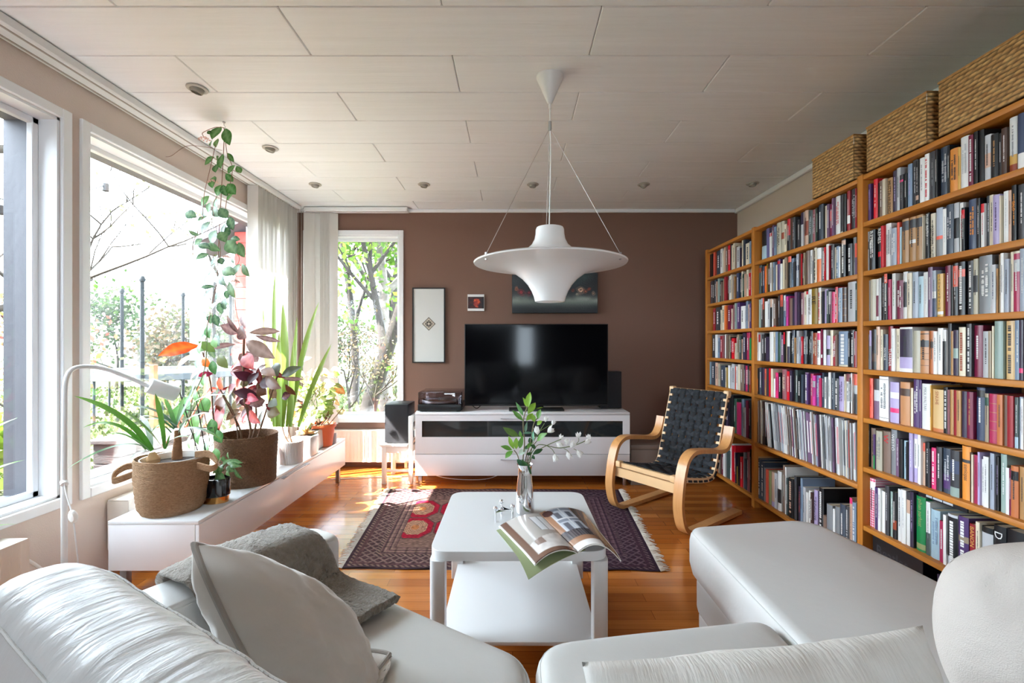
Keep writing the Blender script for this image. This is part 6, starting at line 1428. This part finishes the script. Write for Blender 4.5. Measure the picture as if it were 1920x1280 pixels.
# ---------------- green shoots reaching in from the left, by the first window
t = thing('potted_plant', 'strap leaved plant mostly outside the picture, its green tips by the first window', 'potted plant', (-1.87, 1.33, .40))
b = MB(); b.lathe([(.07, 0), (.075, .004), (.085, .13), (.08, .13), (.0, .12)], (-1.87, 1.33, .40), 30); b.build('pot', mat('grey_pot', (150, 152, 150), .5), t)
f = LB()
for pts in (([V((-1.87, 1.34, .52)), V((-1.86, 1.45, .86)), P(33, 783, 1.68)]), ([V((-1.86, 1.35, .52)), V((-1.86, 1.48, .76)), P(46, 862, 1.72)]), ([V((-1.85, 1.35, .52)), V((-1.84, 1.48, .60)), P(32, 982, 1.68)]), ([V((-1.88, 1.3, .52)), V((-1.95, 1.2, .8)), V((-1.9, 1.0, .9))]), ([V((-1.86, 1.3, .52)), V((-1.82, 1.1, .8)), V((-1.76, .95, .75))])):
    f.strap(pts, .026, (70, 120, 50), (120, 176, 70))
f.build('strap_leaves', M_leaf, t, smooth=60)
t = thing('plant_stand', 'low white plant stand beside the near radiator, outside the picture edge', 'plant stand', (-1.87, 1.33, 0))
b = MB(); b.rbox(-1.965, -1.775, 1.235, 1.425, .38, .399, .004); b.build('stand_top', M_white, t)
for x in (-1.95, -1.79):
    for y in (1.25, 1.41):
        b = MB(); b.rbox(x-.01, x+.01, y-.01, y+.01, 0, .38, .002); b.build('leg', M_white, t)
# ---------------- vase flowers
K6 = lambda x, y, d=2.0: P(860+x/6.4, 720+y/6.4, d)
mouth = V((.054, 1.997, .655))
t = thing('leafy_branches', 'fresh green leafy branches standing in the chrome vase', 'branches', mouth)
f = LB(); lg, mg, dg_ = (132, 172, 62), (92, 138, 58), (48, 82, 46)
for a, c, w, cl in (((835,280),(858,95),78,lg),((830,280),(770,160),50,lg),((830,360),(922,222),80,lg),((775,380),(685,215),46,(110,160,100)),((775,440),(645,315),54,mg),((810,440),(892,350),62,lg),((880,360),(908,452),60,lg),((950,420),(985,300),66,mg),((930,300),(1010,280),16,lg),((720,625),(530,515),80,(84,110,50)),((800,580),(822,452),40,(100,130,110)),((940,490),(1002,440),56,lg),((665,780),(600,620),56,lg),((690,780),(692,640),68,lg),((730,770),(772,615),62,mg),((640,790),(503,745),60,mg),((650,800),(560,890),76,mg),((720,850),(806,790),80,(186,204,186)),((940,680),(1062,590),78,mg),((880,700),(820,770),50,mg),((780,780),(870,740),50,dg_),((890,840),(1010,780),56,dg_),((880,830),(810,840),40,dg_),((860,730),(925,770),50,dg_),((760,900),(875,1080),96,dg_),((700,900),(772,985),60,(60,96,70)),((880,850),(915,900),40,dg_),((770,590),(890,585),30,(84,120,96)),((895,560),(902,690),36,(100,150,120)),((850,640),(880,720),60,dg_),((750,640),(735,560),40,mg)):
    d = 2.0+R.uniform(-.06, .05); f.leaf(K6(*a, d), K6(*c, d+R.uniform(-.05, .03)), w/6.4*2.0/F, cl, .08, n=8, fold=.22)
f.build('leaves', M_leaf, t, smooth=60)
tube_part(t, 'stems', mat('branch_brown', (110, 100, 70), .7), [([mouth+V((-.012,0,-.12)), K6(770,930), K6(790,700), K6(775,440), K6(835,240)], .0028), ([mouth+V((.0,0.006,-.12)), K6(800,930), K6(860,700), K6(900,480), K6(950,400)], .0024), ([mouth+V((-.014,0,-.1)), K6(720,900), K6(665,790)], .0022), ([mouth+V((.006,0,-.1)), K6(820,930), K6(880,760), K6(950,670)], .002)])
t = thing('white_flowers', 'drooping sprays of white flowers in the chrome vase, leaning right', 'flowers', mouth)
f = LB(); wt = (236, 234, 230)
FL = [(1045,420,36,-.2),(1140,460,36,-.6),(940,560,50,.2),(1105,550,50,-.9),(1230,640,36,-.2),(1215,735,52,-2.2),(1295,690,42,0),(1435,610,40,0),(1370,720,50,-.6),(1560,640,38,0),(1545,690,40,-.8),(1160,880,48,-2.9),(1320,855,46,-2.6),(1450,830,52,-2.5)]
for x, y, r_, an in FL:
    d = 1.98+R.uniform(-.05, .05); c = K6(x, y, d); rr_ = r_/6.4*2.0/F
    ax = V((math.sin(-an), -.25, math.cos(an))).normalized(); o1 = ax.orthogonal().normalized(); o2 = ax.cross(o1)
    for k in range(6):
        a = k*PI/3+R.uniform(-.2, .2); dv = o1*math.cos(a)+o2*math.sin(a)
        f.leaf(c-ax*rr_, c+ax*rr_*R.uniform(.6, 1.1)+dv*rr_*R.uniform(.5, .95), rr_*1.0, wt, -.12, nh=dv*-1+ax*.2, fold=.25, n=6, wav=.03)
f.build('petals', M_petal, t, smooth=60)
tube_part(t, 'flower_stems', M_stem, [([mouth+V((.012,0,-.1)), K6(850,940), K6(950,800), K6(1090,720), K6(1230,660)], .0018), ([mouth+V((.012,.004,-.1)), K6(830,950), K6(920,760), K6(1000,725), K6(1200,765), K6(1400,730), K6(1540,670)], .0018), ([K6(1060,740), K6(1120,780), K6(1150,830)], .0014), ([K6(1260,770), K6(1310,800), K6(1330,830)], .0012), ([K6(1400,730), K6(1440,680), K6(1435,630)], .0012), ([mouth+V((.008,0,-.1)), K6(880,760), K6(950,600), K6(1030,470)], .0016), ([K6(980,560), K6(1080,500), K6(1130,480)], .0014), ([K6(900,680), K6(925,600)], .0012), ([K6(960,620), K6(1060,580)], .0012), ([K6(1380,775), K6(1430,800)], .0012)])
# ================================================================== outdoors
ZG = -.35
gm2 = mat('lawn_ground', (56, 64, 42), .95, var=((68, 68, 50), (.9, .9, .9), 1.5), spec=.1)
b = MB(); b.grid(lambda u, v: V((-60+85*u, -25+85*v, ZG + (.0 if (-2.6 < -60+85*u < 2.6) else .0))), 40, 40); struct(b.build('ground', gm2, smooth=0, org=(0,0,ZG)))
# house body below the floor so the lawn does not run under the room
b = MB(); b.box(XL-.24, XR+.2, YR-.24, YB+.24, ZG-.05, -.15); struct(b.build('foundation_wall', mat('foundation_grey', (110, 108, 106), .9), smooth=0))
rg = random.Random(3)
b = LB()
for i in range(9000):
    y = rg.uniform(2.5, 16); x = rg.uniform(-15, -3.6) if rg.random() < .7 else rg.uniform(-7, 1)
    if x > -3.6 and y < 5.2: continue
    h = rg.uniform(.04, .12); p = V((x, y, ZG)); a = rg.uniform(0, 6.28); w_ = .012+.003*y
    cl = rg.choice(((58, 72, 34), (68, 80, 40), (50, 64, 30), (76, 76, 48)))
    q = p+V((h*.5*math.cos(a), h*.5*math.sin(a), h)); s = V((-math.sin(a), math.cos(a), 0))*w_
    b.add([p-s, p+s, q], [(0,1,2)]); b.col += [lin(cl)]*3
o = b.build('grass', leafmat('grass_blade', .7, .3), smooth=0); tag(o, 'sunlit lawn grass growing outside the windows', 'grass', kind='stuff')
# deck with reddish boards along the window wall
b = MB(); y = -3.0
while y < 5.0:
    b.rbox(-4.0, XL-.25, y, y+.115, ZG+.13, ZG+.16, .004, 1); y += .121
struct(b.build('deck_floor', mat('deck_wood', (104, 74, 64), .7, var=((86, 62, 54), (40, 2, 2), 1.4))))
b = MB(); b.box(-3.99, XL-.25, -3, 5.0, ZG, ZG+.12); struct(b.build('deck_floor_base', mat('deck_dark', (80, 60, 50), .9), smooth=0))
ZD_ = ZG+.161
# unseen wall added beside the terrace to cut daylight at the first window
b = MB(); b.box(-6.3, XL-.25, -.25, .0, ZG, 3.1); struct(b.build('added_blocker_wall', mat('blocker_wall_boards', (70, 66, 66), .85, bump=((2, 2, 60), .3, 2)), smooth=0))
# planter
t = thing('planter_box', 'weathered grey wooden planter box on the terrace outside the big window', 'planter', (-2.92, 3.70, ZD_))
M_gw = mat('grey_wood', (40, 38, 37), .85, var=((30, 28, 28), (8, 8, 90), 1.5), bump=((30,30,120), .4, 4))
b = MB()
for k in range(4): b.rbox(-3.20, -2.64, 3.47, 3.93, ZD_+.0+k*.155, ZD_+.150+k*.155, .004, 1)
b.build('side_boards', M_gw, t, smooth=30)
b = MB(); b.rbox(-3.23, -2.61, 3.44, 3.96, ZD_+.62, ZD_+.65, .004, 1); b.build('top_frame', M_gw, t, smooth=30)
# trellis
t = thing('garden_trellis', 'orange brown wooden lattice panel standing past the terrace edge', 'trellis', (-4.0, 5.3, ZG))
M_tr = mat('trellis_wood', (124, 70, 44), .7)
for x in (-4.18, -3.55):
    b = MB(); b.rbox(x-.03, x+.03, 5.27, 5.33, ZG, .95 if x < -4 else .8, .004, 1); b.build('post', M_tr, t)
b = MB()
for k in range(6):
    x = -4.15+.11*k; b.tube([V((x, 5.3, ZG+.15)), V((min(-3.58, x+.5), 5.3, ZG+.15+.9*min(1, (-3.58-x)/.5)))], .011, 5); b.tube([V((min(-3.58, x+.5), 5.29, ZG+.15)), V((x, 5.29, ZG+.15+.9*min(1, (-3.58-x)/.5)))], .011, 5)
b.build('lattice', M_tr, t)
# trampoline
tc_ = V((-7.55, 9.9, 0)); RT = 1.45; ZT = .60
t = thing('trampoline', 'round garden trampoline with a tall see-through safety net', 'trampoline', (tc_.x, tc_.y, ZG))
M_tp = mat('tramp_metal', (40, 46, 50), .5, .3)
circ = lambda r, z, n=64: [tc_+V((r*math.cos(2*PI*k/n), r*math.sin(2*PI*k/n), z)) for k in range(n)]
b = MB(); b.tube(circ(RT, ZT), .025, 8, closed=True); b.build('ring_frame', M_tp, t)
b = MB(); b.lathe([(.0, ZT+.01), (RT-.28, ZT+.012)], tc_, 64, capb=False); b.build('jump_mat', mat('tramp_mat', (40, 42, 46), .8), t)
b = MB(); b.lathe([(RT-.28, ZT+.02), (RT-.1, ZT+.05), (RT+.05, ZT+.02), (RT+.07, ZT-.10), (RT+.05, ZT-.11)], tc_, 64, capb=False, capt=False); b.build('edge_pad', mat('tramp_pad', (52, 58, 62), .7), t)
for k in range(8):
    a = 2*PI*k/8+.42; p = tc_+V((RT*math.cos(a)*1.04, RT*math.sin(a)*1.04, 0))
    b = MB(); b.tube([p+V((0,0,ZG)), p+V((0,0,2.38))], .035, 8); b.lathe([(.05, 2.36), (.055, 2.40), (.03, 2.46), (.0, 2.47)], (p.x, p.y, 0), 10); b.build('net_pole', mat('pole_foam', (18, 24, 28), .8), t)
    q = tc_+V((RT*math.cos(a+.2), RT*math.sin(a+.2), 0)); b = MB(); b.tube([q+V((0,0,ZT)), q+V((0,0,ZG))], .022, 7); b.build('leg', M_tp, t)
nm = bpy.data.materials.new('safety_net'); nm.use_nodes = True; nt = nm.node_tree; N = nt.nodes; L = nt.links
tr = N.new('ShaderNodeBsdfTransparent'); mx = N.new('ShaderNodeMixShader'); mx.inputs[0].default_value = .22; N['Principled BSDF'].inputs['Base Color'].default_value = lin((24, 26, 28)); L.new(tr.outputs[0], mx.inputs[1]); L.new(N['Principled BSDF'].outputs[0], mx.inputs[2]); L.new(mx.outputs[0], N['Material Output'].inputs['Surface'])
b = MB(); b.grid(lambda u, v: tc_+V(((RT-.06+.05*math.sin(u*2*PI*8+1.6)*math.sin(PI*v))*math.cos(2*PI*u), (RT-.06+.05*math.sin(u*2*PI*8+1.6)*math.sin(PI*v))*math.sin(2*PI*u), ZT+.05+(1.62-.12*math.sin(u*2*PI*4)**2)*v)), 96, 6, closeu=True); b.build('safety_net', nm, t, smooth=180)
# red boarded outbuilding + pale far shed
M_red = mat('red_boards', (140, 48, 40), .8, bump=((2, 2, 60), .2, 2))
t = thing('garden_house', 'red boarded outbuilding corner with a dark eave beyond the blinds', 'building', (-3.85, 7.2, ZG))
b = MB(); z = ZG
while z < 2.75: b.rbox(-4.28, -3.40, 7.0, 7.45, z, z+.168, .006, 1); z += .172
b.build('board_wall', M_red, t, smooth=30)
b = MB(); b.prism([(-4.9, 2.62), (-4.86, 2.72), (-3.2, 3.55), (-3.2, 3.42)], -7.6, -6.8, M=Matrix(((1,0,0,0),(0,0,-1,0),(0,1,0,0),(0,0,0,1)))); b.build('roof', mat('eave_grey', (96, 90, 100), .8), t, smooth=0)
t = thing('garden_shed', 'low pale roofed shed far behind the trampoline', 'shed', (-11.6, 16.5, ZG))
b = MB(); b.box(-13.2, -10.2, 16, 18, ZG, 1.3); b.build('shed_wall', mat('shed_wall', (110, 106, 100), .9), t, smooth=0)
b = MB(); b.prism([(-13.6, 1.25), (-11.7, 2.05), (-9.8, 1.25)], -18.2, -15.8, M=Matrix(((1,0,0,0),(0,0,-1,0),(0,1,0,0),(0,0,0,1)))); b.build('roof', mat('shed_roof', (150, 150, 148), .8), t, smooth=0)
# trees and shrubs
M_bark = mat('bark', (44, 38, 34), .95, bump=((30,30,8), .8, 5), var=((38, 34, 30), (14, 14, 4), 1.6))
M_fol = leafmat('outdoor_leaf', .6, .45); M_twig = mat('twig', (42, 36, 30), .95)
def branchy(b, p, d, L_, r, lev, rg, tips, bend=.25, nb=3):
    pts = [p]; q = V(p); dd = V(d).normalized(); n = 5
    for i in range(n):
        dd = (dd + V((rg.uniform(-1,1), rg.uniform(-1,1), rg.uniform(-.5,.8)))*bend*.4).normalized(); q = q + dd*(L_/n); pts.append(V(q))
    b.tube(pts, [r*(1-.55*i/n) for i in range(n+1)], 6 if r > .03 else 4, caps=False)
    tips.append((pts[-1], dd)); tips.append((pts[3], dd))
    if lev > 0:
        for k in range(nb):
            i = rg.randint(2, n); ax = V((rg.uniform(-1,1), rg.uniform(-1,1), rg.uniform(-.2,.9))).normalized()
            branchy(b, pts[i], (dd*.55+ax*.75), L_*rg.uniform(.5, .72), r*.5, lev-1, rg, tips, bend, nb)
def tree(name, label, cat, base, h, r, lev, nleaf, lsz, cols, seed, spread=.5, nb=4, lean=(0,0,1), trunkmat=None, leafpart='leaves', grp=None):
    rg = random.Random(seed); t = thing(name, label, cat, base, 0, grp); b = MB(); tips = []
    branchy(b, V(base), V(lean), h*.75, r, lev, rg, tips, .3, nb)
    b.build('trunk_and_branches', trunkmat or M_bark, t, smooth=60)
    if nleaf:
        f = LB()
        for i in range(nleaf):
            p, d = rg.choice(tips); p = p + V((rg.gauss(0, spread), rg.gauss(0, spread), rg.gauss(0, spread*.8)))
            if p.z < ZG+.05: p.z = ZG+rg.uniform(.05, .3)
            a = V((rg.uniform(-1,1), rg.uniform(-1,1), rg.uniform(-1,1))).normalized(); s = a.orthogonal().normalized(); L_ = lsz*rg.uniform(.7, 1.4); cl = lin(rg.choice(cols))
            f.add([p-a*L_*.5, p+s*L_*.3, p+a*L_*.5, p-s*L_*.3], [(0,1,2,3)]); f.col += [cl]*4
        f.build(leafpart, M_fol, t, smooth=0)
    return t
G1 = ((66, 96, 28), (84, 112, 38), (54, 84, 24), (100, 122, 48)); G2 = ((46, 68, 28), (58, 80, 36), (40, 58, 26)); B1 = ((78, 66, 48), (92, 78, 56), (68, 72, 42))
# seen through the narrow back window
tree('birch_tree', 'leafy birch with a forked trunk straight outside the narrow window', 'tree', (-2.28, 8.3, ZG), 5.4, .13, 3, 6500, .13, G1, 21, .5, 4, (.03, 0, 1), mat('birch_bark', (118, 114, 106), .9, var=((80, 74, 70), (6, 6, 14), 2.2)))
tree('tree', 'mossy thick trunked tree at the right edge of the narrow window view', 'tree', (-2.45, 7.4, ZG), 4.6, .15, 3, 4200, .12, G1, 22, .45, 4, (.12, .02, 1))
tree('tree', 'slender tree deeper in the garden behind the narrow window', 'tree', (-4.0, 11.5, ZG), 6.0, .12, 3, 4200, .17, G1, 27, .65, 4)
tree('tree', 'tall dark green tree far behind the narrow window', 'tree', (-4.4, 15.5, ZG), 8.0, .2, 3, 3200, .2, G2, 24, .8, 4)
tree('shrub', 'dry tangled shrub low outside the narrow window', 'shrub', (-2.75, 7.7, ZG), 1.5, .03, 3, 700, .05, B1, 25, .16, 5, (0, 0, 1), M_twig)
tree('shrub', 'bare twiggy bush beside the forked birch trunk', 'shrub', (-2.15, 7.0, ZG), 1.3, .025, 3, 420, .05, B1, 26, .14, 5, (0, 0, 1), M_twig)
# around the trampoline
tree('bare_tree', 'bare branched fruit tree beside the trampoline', 'tree', (-7.4, 12.6, ZG), 3.9, .09, 4, 250, .05, B1, 31, .2, 4, (.05, 0, 1), M_twig)
for i, (x, y, h, cs, lab) in enumerate(((-13.5, 15.5, 2.2, G2, 'round green bush behind the trampoline net, at its left edge'), (-11.0, 14.4, 1.7, B1, 'dry brown bush behind the trampoline'), (-9.0, 15.0, 2.0, G2, 'green bush between trampoline and bare tree'), (-7.2, 15.2, 1.8, B1, 'brown hedge bush behind the bare tree'), (-5.6, 14.6, 2.1, G2, 'green bush right of the bare tree'))):
    tree('bush', lab, 'bush', (x, y, ZG), h, .05, 3, 1500, .14, cs, 40+i, .42, 5, (0,0,1), M_twig, grp='bushes along the garden edge')
# beside the first window
tree('tree', 'budding tree with fine branches outside the first window', 'tree', (-6.3, 5.2, ZG), 6.2, .11, 4, 1300, .07, ((112, 118, 74), (98, 108, 60), (124, 126, 90)), 51, .3, 4, (.05, 0, 1), M_twig)
tree('bush', 'reddish twiggy bush below the budding tree', 'bush', (-6.9, 6.4, ZG), 1.7, .03, 3, 600, .08, ((128, 70, 62), (96, 96, 52), (112, 86, 64)), 52, .25, 5, (0,0,1), M_twig)
tree('bush', 'spiky yellow green clump low outside the first window', 'bush', (-5.2, 4.7, ZG), .6, .02, 2, 260, .16, ((98, 118, 40), (110, 126, 52)), 53, .16, 5, (0,0,1), M_twig)
# unseen tree added so its crown blocks sun from the first window
def added_shade_tree(label, base, c, rad, n, seed):
    rg = random.Random(seed); t = thing('added_shade_tree', label, 'tree', base); b = MB(); base = V(base); c = V(c)
    b.tube(smoothpath([base, base.lerp(c, .4)+V((.15, .1, 0)), c, c+V((0,0,rad[2]*.8))], 6), [.2]*12+[.12]*4+[.04]*3, 8)
    for k in range(16):
        z = rg.uniform(-.8, .7); a = rg.uniform(0, 6.28); p = c+V((0,0,z*rad[2])); q = c+V((rad[0]*.8*math.cos(a), rad[1]*.8*math.sin(a), (z+.25)*rad[2])); b.tube(bez(p, (p+q)/2+V((0,0,-.15)), q, 6), [.05,.045,.04,.03,.025,.02,.012], 5)
    b.build('trunk_and_branches', M_bark, t, smooth=60)
    f = LB()
    for i in range(n):
        while 1:
            u = V((rg.uniform(-1,1), rg.uniform(-1,1), rg.uniform(-1,1)))
            if u.length < 1: break
        p = c+V((u.x*rad[0], u.y*rad[1], u.z*rad[2])); a = V((rg.uniform(-1,1), rg.uniform(-1,1), rg.uniform(-.5,.5))).normalized(); s = a.orthogonal().normalized(); L_ = rg.uniform(.2, .36); cl = lin(rg.choice(G2))
        f.add([p-a*L_*.5, p+s*L_*.36, p+a*L_*.5, p-s*L_*.36], [(0,1,2,3)]); f.col += [cl]*4
    f.build('leaves', M_fol, t, smooth=0)
added_shade_tree('dense narrow tree added past the terrace, outside the picture, to shade the first window', (-7.5, .2, ZG), (-7.3, -.25, 7.9), (1.3, .8, 1.5), 1900, 61)
# string lights under the eave
pth = [V((-3.3, .5, 2.75)), P(30, 395, 2.9), P(198, 352, 3.3), P(250, 300, 3.8), P(317, 350, 4.1), V((-3.0, 5.6, 2.62))]
t = thing('string_lights', 'string of clear light bulbs hanging outside the big window', 'string lights', (-3.0, 3.3, 2.3))
b = MB(); b.tube(smoothpath([V((-3.4, .5, 2.5)), P(0, 372, 2.75), P(100, 366, 3.0), P(198, 346, 3.3), P(250, 300, 3.7), P(317, 346, 4.1), V((-2.9, 5.6, 2.5))], 6), .004, 6); b.build('cable', M_blk, t)
for px, py, d in ((198, 350, 3.3), (317, 350, 4.1), (0, 392, 2.75)):
    c = P(px, py, d)
    b = MB(); b.lathe([(.006, .03), (.020, .022), (.021, -.03), (.016, -.034)], c, 14); so_ = b.build('bulb_socket', M_blk, t)
    b = MB(); b.lathe([(.013, -.034), (.022, -.055), (.028, -.078), (.024, -.098), (.012, -.110), (.0, -.113)], c, 18, capb=False); b.build('bulb', glass_mat('bulb_glass', (235, 235, 238), .1), so_)
